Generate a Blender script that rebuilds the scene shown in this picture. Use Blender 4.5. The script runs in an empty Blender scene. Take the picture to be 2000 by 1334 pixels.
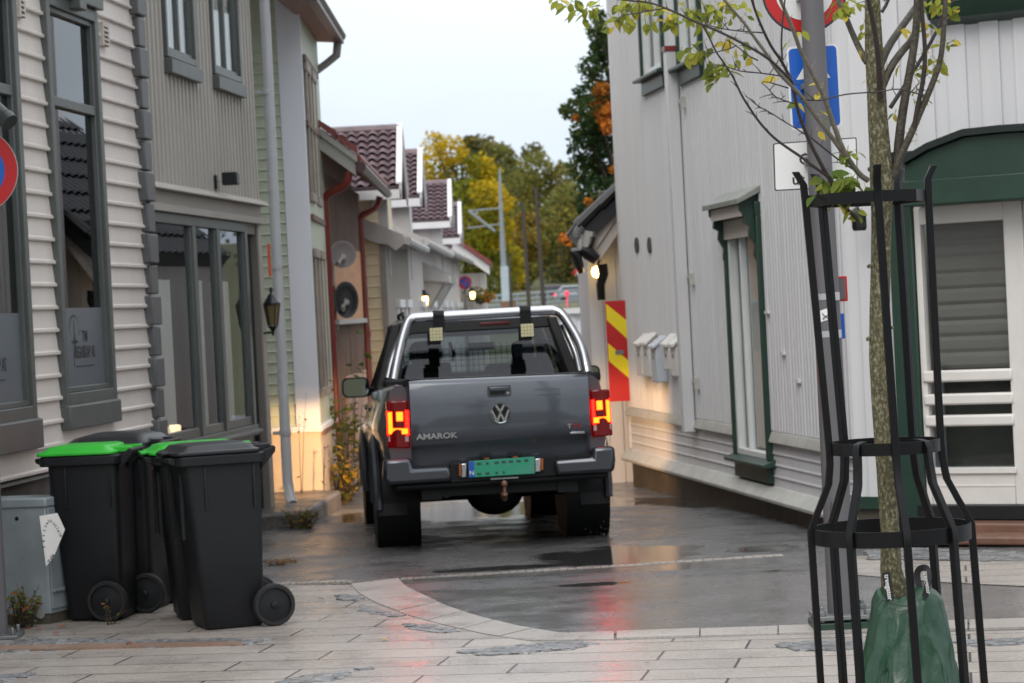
import bpy, bmesh, math, random
from mathutils import Matrix, Vector, noise
R = math.radians
sc = bpy.context.scene
COL = sc.collection
rng = random.Random(11)

# ------------------------------------------------------------------ camera
CH = 1.83                       # eye height
FOC = 4900.0                    # focal length in photo pixels (photo is 2000 wide)
ROLL = 0.050
PITCH = math.atan(61.0 / FOC * math.cos(ROLL))
cF = Vector((0, math.cos(PITCH), -math.sin(PITCH)))
cZ = Vector((0, math.sin(PITCH), math.cos(PITCH)))
cX = Vector((1, 0, 0))
cR = cX * math.cos(ROLL) - cZ * math.sin(ROLL)
cU = cX * math.sin(ROLL) + cZ * math.cos(ROLL)
CAMP = Vector((0, 0, CH))
cam = bpy.data.cameras.new('camera')
camo = bpy.data.objects.new('camera', cam)
COL.objects.link(camo)
m = Matrix.Identity(4)
for i in range(3):
    m[i][0], m[i][1], m[i][2], m[i][3] = cR[i], cU[i], -cF[i], CAMP[i]
camo.matrix_world = m
cam.sensor_width = 36.0
cam.lens = FOC / 2000.0 * 36.0
cam.clip_start = 0.1
cam.clip_end = 3000
cam.dof.use_dof = True
cam.dof.focus_distance = 11.0
cam.dof.aperture_fstop = 6.2
sc.camera = camo

# ------------------------------------------------------------------ sky, sun, exposure
SUN_EL, SUN_AZ = R(48), R(200)          # high behind the viewer, spread by cloud
w = bpy.data.worlds.new('World'); sc.world = w; w.use_nodes = True
nt = w.node_tree; nt.nodes.clear()
def wn(t, **k):
    n = nt.nodes.new(t)
    for a, b in k.items(): setattr(n, a, b)
    return n
out = wn('ShaderNodeOutputWorld'); bg = wn('ShaderNodeBackground'); bg.inputs[1].default_value = 0.11
sky = wn('ShaderNodeTexSky', sky_type='NISHITA', sun_disc=False, sun_elevation=SUN_EL, sun_rotation=SUN_AZ,
         air_density=1.6, dust_density=4.0, ozone_density=1.0)
tc = wn('ShaderNodeTexCoord'); sep = wn('ShaderNodeSeparateXYZ')
nt.links.new(tc.outputs['Generated'], sep.inputs[0])
ramp = wn('ShaderNodeValToRGB')
ramp.color_ramp.elements[0].position = 0.0; ramp.color_ramp.elements[0].color = (0.72, 0.84, 1.0, 1)
ramp.color_ramp.elements[1].position = 0.9; ramp.color_ramp.elements[1].color = (1.65, 1.7, 1.8, 1)
e = ramp.color_ramp.elements.new(0.10); e.color = (0.82, 0.91, 1.0, 1)
e = ramp.color_ramp.elements.new(0.2); e.color = (1.0, 1.05, 1.12, 1)
nt.links.new(sep.outputs['Z'], ramp.inputs[0])
cn = wn('ShaderNodeTexNoise'); cn.inputs['Scale'].default_value = 3.0; cn.inputs['Detail'].default_value = 5
mpn = wn('ShaderNodeMapping'); mpn.inputs['Scale'].default_value = (1, 1, 3.5)
nt.links.new(tc.outputs['Generated'], mpn.inputs[0]); nt.links.new(mpn.outputs[0], cn.inputs['Vector'])
cr = wn('ShaderNodeMapRange'); cr.inputs[1].default_value = .3; cr.inputs[2].default_value = .7
cr.inputs[3].default_value = 8.0; cr.inputs[4].default_value = 9.6
nt.links.new(cn.outputs[0], cr.inputs[0])
mul = wn('ShaderNodeVectorMath', operation='SCALE')
nt.links.new(ramp.outputs[0], mul.inputs[0]); nt.links.new(cr.outputs[0], mul.inputs['Scale'])
mx = wn('ShaderNodeMix', data_type='RGBA'); mx.inputs[0].default_value = 0.9
nt.links.new(sky.outputs[0], mx.inputs[6]); nt.links.new(mul.outputs[0], mx.inputs[7])
nt.links.new(mx.outputs[2], bg.inputs[0]); nt.links.new(bg.outputs[0], out.inputs[0])
sl = bpy.data.lights.new('sun', 'SUN'); sl.energy = 1.1; sl.angle = R(40); sl.color = (1, .96, .9)
so = bpy.data.objects.new('sun', sl); COL.objects.link(so)
sd = Vector((math.sin(SUN_AZ) * math.cos(SUN_EL), math.cos(SUN_AZ) * math.cos(SUN_EL), math.sin(SUN_EL)))
so.rotation_euler = sd.to_track_quat('Z', 'Y').to_euler(); so.location = (0, -10, 30)
vs = sc.view_settings
vs.view_transform = 'Standard'; vs.look = 'None'; vs.gamma = 1; vs.use_curve_mapping = False
vs.exposure = 0.30

# ------------------------------------------------------------------ pixels <-> places
def ray(px, py):
    d = cF + cR * ((px - 1000) / FOC) - cU * ((py - 667) / FOC)
    return d / d.y
def P(px, py, D):
    d = ray(px, py); return CAMP + d * D
def gz(y):
    if y < 17: return 0.0
    if y < 32: return -0.018 * (y - 17)
    return -0.27
def G(px, py, dz=0.0):
    d = ray(px, py); D = 15.0
    for _ in range(30): D = (gz(D) + dz - CH) / d.z
    return CAMP + d * D

# ------------------------------------------------------------------ materials
def lin(c): return tuple((x / 255 / 12.92) if x / 255 <= .04045 else ((x / 255 + .055) / 1.055) ** 2.4 for x in c)
MATS = {}
def mat(name, col, rough=.5, var=.12, vs=6.0, bump=0.0, bs=60.0, metal=0.0, spec=.5, coat=0.0, stretch=None,
        col2=None, thr=None, emit=None, es=0.0, rvar=0.0, trans=0.0, alpha_leaf=False, sss=0):
    """noise-varied principled surface; col in 0-255 sRGB albedo"""
    if name in MATS: return MATS[name]
    mt = bpy.data.materials.new(name); mt.use_nodes = True
    t = mt.node_tree; b = t.nodes['Principled BSDF']
    c = lin(col)
    tcn = t.nodes.new('ShaderNodeTexCoord'); mp = t.nodes.new('ShaderNodeMapping')
    t.links.new(tcn.outputs['Object'], mp.inputs[0])
    if stretch: mp.inputs['Scale'].default_value = stretch
    nz = t.nodes.new('ShaderNodeTexNoise'); nz.inputs['Scale'].default_value = vs; nz.inputs['Detail'].default_value = 6
    nz.inputs['Roughness'].default_value = .62
    t.links.new(mp.outputs[0], nz.inputs['Vector'])
    rp = t.nodes.new('ShaderNodeValToRGB')
    c2 = lin(col2) if col2 else tuple(min(1, x * (1 + var)) for x in c)
    c1 = c if col2 else tuple(x * (1 - var) for x in c)
    lo, hi = thr if thr else (.3, .7)
    rp.color_ramp.elements[0].position = lo; rp.color_ramp.elements[1].position = hi
    rp.color_ramp.elements[0].color = (*c1, 1); rp.color_ramp.elements[1].color = (*c2, 1)
    t.links.new(nz.outputs[0], rp.inputs[0]); t.links.new(rp.outputs[0], b.inputs['Base Color'])
    b.inputs['Roughness'].default_value = rough; b.inputs['Metallic'].default_value = metal
    b.inputs['Specular IOR Level'].default_value = spec
    if coat: b.inputs['Coat Weight'].default_value = coat; b.inputs['Coat Roughness'].default_value = .06
    if trans: b.inputs['Transmission Weight'].default_value = trans
    if rvar:
        mr = t.nodes.new('ShaderNodeMapRange'); mr.inputs[3].default_value = rough - rvar; mr.inputs[4].default_value = rough + rvar
        n3 = t.nodes.new('ShaderNodeTexNoise'); n3.inputs['Scale'].default_value = vs * 2.3; n3.inputs['Detail'].default_value = 4
        t.links.new(mp.outputs[0], n3.inputs['Vector']); t.links.new(n3.outputs[0], mr.inputs[0]); t.links.new(mr.outputs[0], b.inputs['Roughness'])
    if bump:
        n2 = t.nodes.new('ShaderNodeTexNoise'); n2.inputs['Scale'].default_value = bs; n2.inputs['Detail'].default_value = 5
        t.links.new(mp.outputs[0], n2.inputs['Vector'])
        bp = t.nodes.new('ShaderNodeBump'); bp.inputs['Strength'].default_value = bump; bp.inputs['Distance'].default_value = .01
        t.links.new(n2.outputs[0], bp.inputs['Height']); t.links.new(bp.outputs[0], b.inputs['Normal'])
    if emit:
        b.inputs['Emission Color'].default_value = (*lin(emit), 1); b.inputs['Emission Strength'].default_value = es
    MATS[name] = mt
    return mt
def glass(name, tint=(.8, .85, .85), ior=1.5, rough=0.0, opac=0.0, ocol=(120, 125, 130)):
    """thin pane: fresnel mirror over tinted see-through, optionally frosted"""
    if name in MATS: return MATS[name]
    mt = bpy.data.materials.new(name); mt.use_nodes = True
    t = mt.node_tree; t.nodes.remove(t.nodes['Principled BSDF']); o = t.nodes['Material Output']
    fr = t.nodes.new('ShaderNodeFresnel'); fr.inputs[0].default_value = ior
    tr = t.nodes.new('ShaderNodeBsdfTransparent'); tr.inputs[0].default_value = (*tint, 1)
    gl = t.nodes.new('ShaderNodeBsdfGlossy'); gl.inputs['Roughness'].default_value = rough
    gl.inputs[0].default_value = (.95, .97, 1, 1)
    base = tr
    if opac:
        df = t.nodes.new('ShaderNodeBsdfDiffuse'); df.inputs[0].default_value = (*lin(ocol), 1)
        ms0 = t.nodes.new('ShaderNodeMixShader'); ms0.inputs[0].default_value = opac
        t.links.new(tr.outputs[0], ms0.inputs[1]); t.links.new(df.outputs[0], ms0.inputs[2]); base = ms0
    ms = t.nodes.new('ShaderNodeMixShader')
    ge = t.nodes.new('ShaderNodeNewGeometry'); ff = t.nodes.new('ShaderNodeMath'); ff.operation = 'SUBTRACT'; ff.inputs[0].default_value = 1
    t.links.new(ge.outputs['Backfacing'], ff.inputs[1]); fm = t.nodes.new('ShaderNodeMath'); fm.operation = 'MULTIPLY'
    t.links.new(fr.outputs[0], fm.inputs[0]); t.links.new(ff.outputs[0], fm.inputs[1])
    t.links.new(fm.outputs[0], ms.inputs[0]); t.links.new(base.outputs[0], ms.inputs[1]); t.links.new(gl.outputs[0], ms.inputs[2])
    t.links.new(ms.outputs[0], o.inputs[0])
    MATS[name] = mt
    return mt
def leafmat(name, col, col2, vs=3.0):
    if name in MATS: return MATS[name]
    mt = mat(name, col, .7, vs=vs, col2=col2, spec=.08)
    t = mt.node_tree; b = t.nodes['Principled BSDF']; o = t.nodes['Material Output']
    tl = t.nodes.new('ShaderNodeBsdfTranslucent')
    rp = [n for n in t.nodes if n.type == 'VALTORGB'][0]
    t.links.new(rp.outputs[0], tl.inputs[0])
    ms = t.nodes.new('ShaderNodeMixShader'); ms.inputs[0].default_value = .35
    t.links.new(b.outputs[0], ms.inputs[1]); t.links.new(tl.outputs[0], ms.inputs[2]); t.links.new(ms.outputs[0], o.inputs[0])
    return mt

# ------------------------------------------------------------------ objects
WM = {}
def tag(o, label=None, cat=None, group=None, kind=None):
    if label: o['label'] = label
    if cat: o['category'] = cat
    if group: o['group'] = group
    if kind: o['kind'] = kind
    return o
def thing(name, loc, label, cat, group=None, rz=0.0, M=None):
    o = bpy.data.objects.new(name, None); COL.objects.link(o); o.empty_display_size = .2
    mm = M.copy() if M is not None else Matrix.Translation(Vector(loc)) @ Matrix.Rotation(rz, 4, 'Z')
    o.matrix_basis = mm; WM[o.name] = mm
    return tag(o, label, cat, group)
class MB:
    def __init__(s, M=None):
        s.v = []; s.f = []; s.mi = []; s.M = M; s.cur = 0
    def add(s, vs, fs, M=None):
        k = len(s.v)
        for p in vs:
            p = Vector(p)
            if M is not None: p = M @ p
            if s.M is not None: p = s.M @ p
            s.v.append(p)
        for f in fs:
            s.f.append(tuple(i + k for i in f)); s.mi.append(s.cur)
        return s
    def box(s, x0, x1, y0, y1, z0, z1, M=None):
        return s.add([(x0, y0, z0), (x1, y0, z0), (x1, y1, z0), (x0, y1, z0), (x0, y0, z1), (x1, y0, z1), (x1, y1, z1), (x0, y1, z1)],
                     [(0, 3, 2, 1), (4, 5, 6, 7), (0, 1, 5, 4), (1, 2, 6, 5), (2, 3, 7, 6), (3, 0, 4, 7)], M)
    def prism(s, pts, ext, M=None):
        n = len(pts); e = Vector(ext); pts = [Vector(p) for p in pts]
        return s.add(pts + [p + e for p in pts], [tuple(range(n - 1, -1, -1)), tuple(range(n, 2 * n))] +
                     [(i, (i + 1) % n, n + (i + 1) % n, n + i) for i in range(n)], M)
    def poly(s, pts, M=None): return s.add(pts, [tuple(range(len(pts)))], M)
    def loft(s, rings, caps=True, M=None, closed=True):
        n = len(rings[0]); vs = [p for r in rings for p in r]; fs = []
        for a in range(len(rings) - 1):
            for i in range(n if closed else n - 1):
                j = (i + 1) % n
                fs.append((a * n + i, a * n + j, (a + 1) * n + j, (a + 1) * n + i))
        if caps and closed: fs += [tuple(range(n - 1, -1, -1)), tuple(range((len(rings) - 1) * n, len(rings) * n))]
        return s.add(vs, fs, M)
    def tube(s, pts, r, n=8, M=None, caps=True, flat=1.0):
        pts = [Vector(p) for p in pts]; rs = r if isinstance(r, (list, tuple)) else [r] * len(pts)
        rings = []; up = None
        for i, p in enumerate(pts):
            a = pts[max(i - 1, 0)]; b = pts[min(i + 1, len(pts) - 1)]
            d = (b - a); d = d.normalized() if d.length > 1e-9 else Vector((0, 0, 1))
            if up is None: up = Vector((0, 0, 1)) if abs(d.z) < .9 else Vector((0, 1, 0))
            x = d.cross(up); x = x.normalized() if x.length > 1e-6 else Vector((1, 0, 0))
            y = x.cross(d).normalized(); up = y
            rings.append([p + x * rs[i] * math.cos(2 * math.pi * k / n) + y * rs[i] * flat * math.sin(2 * math.pi * k / n) for k in range(n)])
        return s.loft(rings, caps, M)
    def lathe(s, prof, n=24, M=None, caps=True):
        return s.loft([[(r * math.cos(2 * math.pi * k / n), r * math.sin(2 * math.pi * k / n), z) for k in range(n)] for r, z in prof], caps, M)
    def cyl(s, a, b, r, n=16, M=None, r2=None): return s.tube([a, b], [r, r if r2 is None else r2], n, M)
    def build(s, name, mats, parent=None, bevel=0.0, smooth=35, seg=2, origin=None, recalc=True):
        me = bpy.data.meshes.new(name)
        lo = Vector([min(p[i] for p in s.v) for i in range(3)]); hi = Vector([max(p[i] for p in s.v) for i in range(3)])
        c = Vector(origin) if origin is not None else Vector(((lo.x + hi.x) / 2, (lo.y + hi.y) / 2, lo.z))
        me.from_pydata([p - c for p in s.v], [], s.f)
        if not isinstance(mats, (list, tuple)): mats = [mats]
        for q in mats: me.materials.append(q)
        me.polygons.foreach_set('material_index', s.mi)
        if recalc:
            bm = bmesh.new(); bm.from_mesh(me); bmesh.ops.recalc_face_normals(bm, faces=bm.faces); bm.to_mesh(me); bm.free()
        if smooth:
            me.polygons.foreach_set('use_smooth', [True] * len(me.polygons)); me.set_sharp_from_angle(angle=R(smooth))
        me.update()
        o = bpy.data.objects.new(name, me); COL.objects.link(o)
        W = Matrix.Translation(c)
        if parent is not None:
            o.parent = parent; o.matrix_basis = WM[parent.name].inverted() @ W
        else: o.matrix_basis = W
        WM[o.name] = W
        if bevel:
            bv = o.modifiers.new('bevel', 'BEVEL'); bv.width = bevel; bv.segments = seg; bv.limit_method = 'ANGLE'; bv.angle_limit = R(40)
        return o
def clone(root, M, label=None, group=None):
    def cp(o, par):
        c = o.copy(); COL.objects.link(c)
        if par is not None: c.parent = par
        for ch in o.children: cp(ch, c)
        return c
    r = cp(root, None); r.matrix_basis = M
    if label: r['label'] = label
    if group: r['group'] = group
    return r
def text_geo(s, size=1.0, align='CENTER', bold=0.0, shear=0.0):
    cu = bpy.data.curves.new('lettering', 'FONT'); cu.body = s; cu.size = size; cu.align_x = align; cu.align_y = 'CENTER'
    cu.resolution_u = 3; cu.offset = bold; cu.shear = shear
    o = bpy.data.objects.new('lettering', cu); COL.objects.link(o)
    dg = bpy.context.evaluated_depsgraph_get(); me = bpy.data.meshes.new_from_object(o.evaluated_get(dg))
    vs = [tuple(v.co) for v in me.vertices]; fs = [tuple(p.vertices) for p in me.polygons]
    bpy.data.objects.remove(o); bpy.data.curves.remove(cu); bpy.data.meshes.remove(me)
    return vs, fs
def add_text(mb, s, size, M, depth=.002, align='CENTER', bold=0.0, sx=1.0, shear=0.0):
    """lettering lying in the local XY plane of M, raised to z=depth"""
    vs, fs = text_geo(s, size, align, bold, shear)
    mb.add([(x * sx, y, depth) for x, y, z in vs], fs, M)

class Wall:
    """vertical plane: A foot point, t direction along it, n outward"""
    def __init__(s, A, t, n):
        s.A = Vector((A[0], A[1], 0)); s.t = Vector((t[0], t[1], 0)).normalized(); s.n = Vector((n[0], n[1], 0)).normalized()
        s.M = Matrix.Identity(4)
        for i in range(3): s.M[i][0], s.M[i][1], s.M[i][2], s.M[i][3] = s.t[i], s.n[i], (0, 0, 1)[i], s.A[i]
    def p(s, u, n, z): return s.M @ Vector((u, n, z))
    def uz(s, px, py, off=0.0):
        d = ray(px, py); k = (off - (CAMP - s.A).dot(s.n)) / d.dot(s.n)
        q = CAMP + d * k
        return (q - s.A).dot(s.t), q.z
    def uD(s, D):  return ((D - s.A.y) / s.t.y)
    def mb(s): return MB(s.M)
    def face(s, u, n, z):
        """frame whose XY plane lies on the wall (X along the wall as seen from outside, Y up, Z outward)"""
        x = Vector((0, 0, 1)).cross(s.n); q = s.p(u, n, z)
        M = Matrix.Identity(4)
        for i in range(3): M[i][0], M[i][1], M[i][2], M[i][3] = x[i], (0, 0, 1)[i], s.n[i], q[i]
        return M
def cut(a, b, holes):
    """interval a..b minus holes"""
    segs = [(a, b)]
    for h0, h1 in holes:
        nx = []
        for x0, x1 in segs:
            if h1 <= x0 or h0 >= x1: nx.append((x0, x1)); continue
            if h0 > x0: nx.append((x0, h0))
            if h1 < x1: nx.append((h1, x1))
        segs = nx
    return [q for q in segs if q[1] - q[0] > .004]
def hsiding(mb, u0, u1, z0, z1, pitch, prot=.028, holes=(), back=-.02, nose=.02, jit=.0):
    z = z0
    while z < z1 - .01:
        zt = min(z + pitch, z1); zc = z + pitch * .5
        hs = [(h[0], h[1]) for h in holes if h[2] < zc < h[3]]
        for a, b in cut(u0, u1, hs):
            j = rng.uniform(-jit, jit)
            pr = [(a, back, z), (a, prot + j - .006, z), (a, prot + j, z + .006), (a, prot + j, z + nose), (a, prot * .55 + j, z + nose + .012), (a, prot * .18 + j, zt), (a, back, zt)]
            mb.prism(pr, (b - a, 0, 0))
        z += pitch
def vsiding(mb, u0, u1, z0, z1, pitch, wid, prot=.02, holes=(), back=-.02, rnd=False):
    """boards with raised battens of width wid every pitch"""
    for a, b in cut(u0, u1, []):
        pass
    u = u0
    while u < u1 - .005:
        ue = min(u + pitch, u1); uc = (u + ue) / 2
        for z_a, z_b in cut(z0, z1, [(h[2], h[3]) for h in holes if h[0] < uc < h[1]]):
            j = rng.uniform(-.0015, .0015)
            if rnd:
                pr = [(u, back, z_a), (u, 0, z_a), (u + pitch * .12, 0, z_a), (u + pitch * .25, prot * .8 + j, z_a), (u + pitch * .5, prot + j, z_a), (u + pitch * .75, prot * .8 + j, z_a), (u + pitch * .88, 0, z_a), (ue, 0, z_a), (ue, back, z_a)]
            else:
                h = wid / 2; mid = u + pitch / 2
                pr = [(u, back, z_a), (u, j, z_a), (mid - h, j, z_a), (mid - h + .004, prot + j, z_a), (mid + h - .004, prot + j, z_a), (mid + h, j, z_a), (ue, j, z_a), (ue, back, z_a)]
            mb.prism(pr, (0, 0, z_b - z_a))
        u += pitch
def structure(o): o['kind'] = 'structure'; return o
# ------------------------------------------------------------------ ground
def wet_mat(name, c1, c2, grain, rlo, rhi, pud_scale, pud_lo, pud_hi, bump=.35, brick=None, rot=0.0, puddles=(), pdk=.5, dk=.5):
    """wet ground: grain, damp patches, standing water where the large noise is high; optional stone slabs"""
    mt = bpy.data.materials.new(name); mt.use_nodes = True; t = mt.node_tree; b = t.nodes['Principled BSDF']
    tcn = t.nodes.new('ShaderNodeTexCoord'); geo = t.nodes.new('ShaderNodeNewGeometry')
    mp = t.nodes.new('ShaderNodeMapping'); mp.inputs['Rotation'].default_value = (0, 0, rot)
    t.links.new(geo.outputs['Position'], mp.inputs[0])
    def nz(sc_, det=6, ro=.6, sx=(1, 1, 1)):
        m2 = t.nodes.new('ShaderNodeMapping'); m2.inputs['Scale'].default_value = sx; t.links.new(mp.outputs[0], m2.inputs[0])
        n = t.nodes.new('ShaderNodeTexNoise'); n.inputs['Scale'].default_value = sc_; n.inputs['Detail'].default_value = det; n.inputs['Roughness'].default_value = ro
        t.links.new(m2.outputs[0], n.inputs['Vector']); return n.outputs[0]
    def mr(src, a, bb, c, d):
        n = t.nodes.new('ShaderNodeMapRange'); n.interpolation_type = 'SMOOTHSTEP'
        for i, q in enumerate((a, bb, c, d)): n.inputs[1 + i].default_value = q
        t.links.new(src, n.inputs[0]); return n.outputs[0]
    def mixc(f, a, bb):
        n = t.nodes.new('ShaderNodeMix'); n.data_type = 'RGBA'; t.links.new(f, n.inputs[0])
        for q, i in ((a, 6), (bb, 7)):
            if isinstance(q, tuple): n.inputs[i].default_value = (*q, 1)
            else: t.links.new(q, n.inputs[i])
        return n.outputs[2]
    def math_(op, a, bb):
        n = t.nodes.new('ShaderNodeMath'); n.operation = op
        for q, i in ((a, 0), (bb, 1)):
            if isinstance(q, (int, float)): n.inputs[i].default_value = q
            else: t.links.new(q, n.inputs[i])
        return n.outputs[0]
    fine = nz(grain, 3); big = nz(.9, 5)
    col = mixc(mr(fine, .35, .65, 0, 1), lin(c1), lin(c2))
    dark = mixc(mr(big, .35, .65, 0, dk), col, tuple(x * .65 for x in lin(c1)))
    pud = mr(nz(pud_scale, 4, .5, (1, .55, 1)), pud_lo, pud_hi, 0, 1)
    for (X, Y, rx, ry) in puddles:
        s = t.nodes.new('ShaderNodeVectorMath'); s.operation = 'SUBTRACT'; t.links.new(geo.outputs['Position'], s.inputs[0]); s.inputs[1].default_value = (X, Y, 0)
        q = t.nodes.new('ShaderNodeVectorMath'); q.operation = 'MULTIPLY'; t.links.new(s.outputs[0], q.inputs[0]); q.inputs[1].default_value = (1 / rx, 1 / ry, 0)
        l = t.nodes.new('ShaderNodeVectorMath'); l.operation = 'LENGTH'; t.links.new(q.outputs[0], l.inputs[0])
        wob = math_('ADD', l.outputs['Value'], math_('MULTIPLY', math_('SUBTRACT', nz(1.7, 4), .5), 1.6))
        pud = math_('MAXIMUM', pud, mr(wob, .8, 1.0, 1, 0))
    rough = math_('ADD', mr(nz(2.2, 6), .3, .7, rlo, rhi), 0)
    jointh = None
    if brick:
        br = t.nodes.new('ShaderNodeTexBrick'); t.links.new(mp.outputs[0], br.inputs['Vector'])
        br.inputs['Scale'].default_value = 1.0; br.inputs['Brick Width'].default_value = brick[0]; br.inputs['Row Height'].default_value = brick[1]
        br.inputs['Mortar Size'].default_value = brick[2]; br.inputs['Mortar Smooth'].default_value = .1
        br.offset = .37; br.inputs['Bias'].default_value = 0
        br.inputs['Color1'].default_value = (.90, .90, .90, 1); br.inputs['Color2'].default_value = (1.07, 1.06, 1.05, 1)
        v = t.nodes.new('ShaderNodeMix'); v.data_type = 'RGBA'; v.blend_type = 'MULTIPLY'; v.inputs[0].default_value = 1
        t.links.new(dark, v.inputs[6]); t.links.new(br.outputs['Color'], v.inputs[7])
        dark = mixc(br.outputs['Fac'], v.outputs[2], lin((66, 62, 58)))
        jointh = br.outputs['Fac']
    t.links.new(mixc(pud, dark, tuple(x * pdk for x in lin(c1))), b.inputs['Base Color'])
    inv = math_('SUBTRACT', 1.0, pud)
    t.links.new(math_('MAXIMUM', math_('MULTIPLY', rough, inv), .08), b.inputs['Roughness'])
    b.inputs['Specular IOR Level'].default_value = .5; b.inputs['IOR'].default_value = 1.38
    h = math_('ADD', fine, math_('MULTIPLY', nz(grain * .22, 3), .7))
    if jointh is not None: h = math_('SUBTRACT', h, math_('MULTIPLY', jointh, 2.0))
    bp = t.nodes.new('ShaderNodeBump'); bp.inputs['Distance'].default_value = .004
    t.links.new(math_('MAXIMUM', math_('MULTIPLY', inv, bump), .035), bp.inputs['Strength']); t.links.new(h, bp.inputs['Height'])
    t.links.new(bp.outputs[0], b.inputs['Normal'])
    MATS[name] = mt
    return mt
pA = G(905, 1005); pB = G(1190, 1085); pC = G(1480, 1072); pD = G(960, 1110); pE = G(1190, 1140); pF = G(940, 1050)
M_asph = wet_mat('wet_asphalt', (76, 76, 77), (116, 115, 115), 85, .16, .42, .42, .60, .66, .8,
                 puddles=[(pA.x + .1, pA.y + .6, 1.7, 1.5), (pB.x + .1, pB.y, .62, .95), (pC.x, pC.y, .35, .28), (pD.x, pD.y, .45, .22)])
M_apron = wet_mat('wet_smooth_asphalt', (84, 82, 81), (124, 121, 119), 95, .10, .30, .6, .60, .68, .22,
                  puddles=[(pE.x - .1, pE.y, .28, .12)])
M_slab = wet_mat('wet_granite_slabs', (150, 143, 136), (172, 165, 158), 90, .18, .42, .5, .68, .76, .16, brick=(1.15, .335, .0075), rot=R(10), pdk=.78, dk=.16)
M_kerb = wet_mat('wet_granite_kerb', (152, 146, 139), (176, 170, 163), 90, .2, .5, .5, .64, .7, .25)
M_sett = wet_mat('broken_slate_setts', (104, 106, 108), (152, 152, 152), 26, .25, .5, .9, .7, .8, 1.6)

mb = MB()
ys = [2, 5, 9, 12, 15, 17, 20, 24, 28, 32, 45, 56]
xs = [-60, -20, -8, -3, 0, 3, 8, 20, 60]
vs = [(x, y, gz(y)) for y in ys for x in xs]; nx = len(xs)
mb.add(vs, [(j * nx + i, j * nx + i + 1, (j + 1) * nx + i + 1, (j + 1) * nx + i) for j in range(len(ys) - 1) for i in range(nx - 1)])
structure(mb.build('street', M_asph, smooth=0))
mb = MB(); mb.box(-400, 400, -300, 2, -.2, 0.0)
structure(mb.build('ground', M_asph, smooth=0))
M_grass = mat('rough_grass', (62, 70, 40), .9, vs=2.5, col2=(96, 92, 58), bump=.6, bs=30)
mb = MB()
prof = [(56, -.27), (100, -.2), (136, .3), (148, 1.85), (156, 1.95), (215, 2.3), (240, 2.8), (300, 7), (420, 16), (700, 24)]
xs = [-400, -60, -20, 0, 20, 60, 400]; nx = len(xs)
mb.add([(x, y, z) for y, z in prof for x in xs], [(j * nx + i, j * nx + i + 1, (j + 1) * nx + i + 1, (j + 1) * nx + i) for j in range(len(prof) - 1) for i in range(nx - 1)])
structure(mb.build('hillside', M_grass, smooth=60))
# ground sheets laid on the asphalt
def sheet(pix, dz, m, name, sub=0):
    pts = [G(x, y, dz) for x, y in pix]
    b_ = MB(); b_.poly([(p.x, p.y, gz(p.y) + dz) for p in pts]); o = b_.build(name, m, smooth=0)
    return structure(o)
apron = [(778, 1133), (900, 1125), (1050, 1116), (1200, 1108), (1350, 1098), (1530, 1086), (1640, 1120), (2050, 1150), (2050, 1212), (1700, 1222), (1400, 1232), (1120, 1240), (960, 1215), (850, 1178)]
sheet(apron, .004, M_apron, 'asphalt_apron')
def G0(px, py, dz): p = G(px, py, dz); return p
left = [(-500, 1150), (300, 1147), (515, 1145), (690, 1143)]
kin = [(690, 1143), (705, 1160), (740, 1180), (800, 1203), (870, 1222), (950, 1240), (1040, 1253), (1120, 1252), (1200, 1251)]
kout = [(778, 1133), (790, 1146), (825, 1164), (870, 1185), (930, 1205), (1010, 1225), (1100, 1239), (1160, 1237), (1200, 1236)]
near = kin + [(1500, 1241), (1640, 1238), (1800, 1236), (2100, 1228)]
pts = [G(x, y, .006) for x, y in left + near[1:]]
pts += [Vector((8, 6, 0)), Vector((-9, 6, 0)), Vector((-9, 17, 0))]
mb = MB(); mb.poly([(p.x, p.y, .006) for p in pts]); structure(mb.build('pavement', M_slab, smooth=0))
# curved kerb stones
mb = MB()
def lerp2(l, s):
    k = s * (len(l) - 1); i = min(int(k), len(l) - 2); f = k - i
    return (l[i][0] + (l[i + 1][0] - l[i][0]) * f, l[i][1] + (l[i + 1][1] - l[i][1]) * f)
N = 9
for i in range(N):
    rows = []
    for q in range(4):
        s = (i + .012 + (1 - .03) * q / 3) / N
        a = G(*lerp2(kin, s), 0); b_ = G(*lerp2(kout, s), 0)
        a = a + (a - b_).normalized() * .02
        rows.append((a, b_))
    dz = .010 + rng.uniform(-.002, .003)
    for q in range(3):
        (a, b_), (c, d_) = rows[q], rows[q + 1]
        mb.prism([(a.x, a.y, dz - .02), (b_.x, b_.y, dz - .02), (d_.x, d_.y, dz - .02), (c.x, c.y, dz - .02)], (0, 0, .02))
structure(mb.build('curved_kerb', M_kerb, smooth=0))
mb = MB()
ktop = [(1203, 1236), (1400, 1229), (1580, 1223), (1700, 1219), (1850, 1215), (2100, 1208)]
kbot = [(1203, 1250), (1400, 1243), (1580, 1239), (1700, 1235), (1850, 1232), (2100, 1226)]
N = 6
for i in range(N):
    pr = []
    for s, l in (((i + .01) / N, ktop), ((i + .99) / N, ktop), ((i + .99) / N, kbot), ((i + .01) / N, kbot)):
        p = G(*lerp2(l, s), 0); pr.append((p.x, p.y, -.01))
    mb.prism(pr, (0, 0, .020 + rng.uniform(-.001, .003)))
structure(mb.build('straight_kerb', M_kerb, smooth=0))
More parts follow.
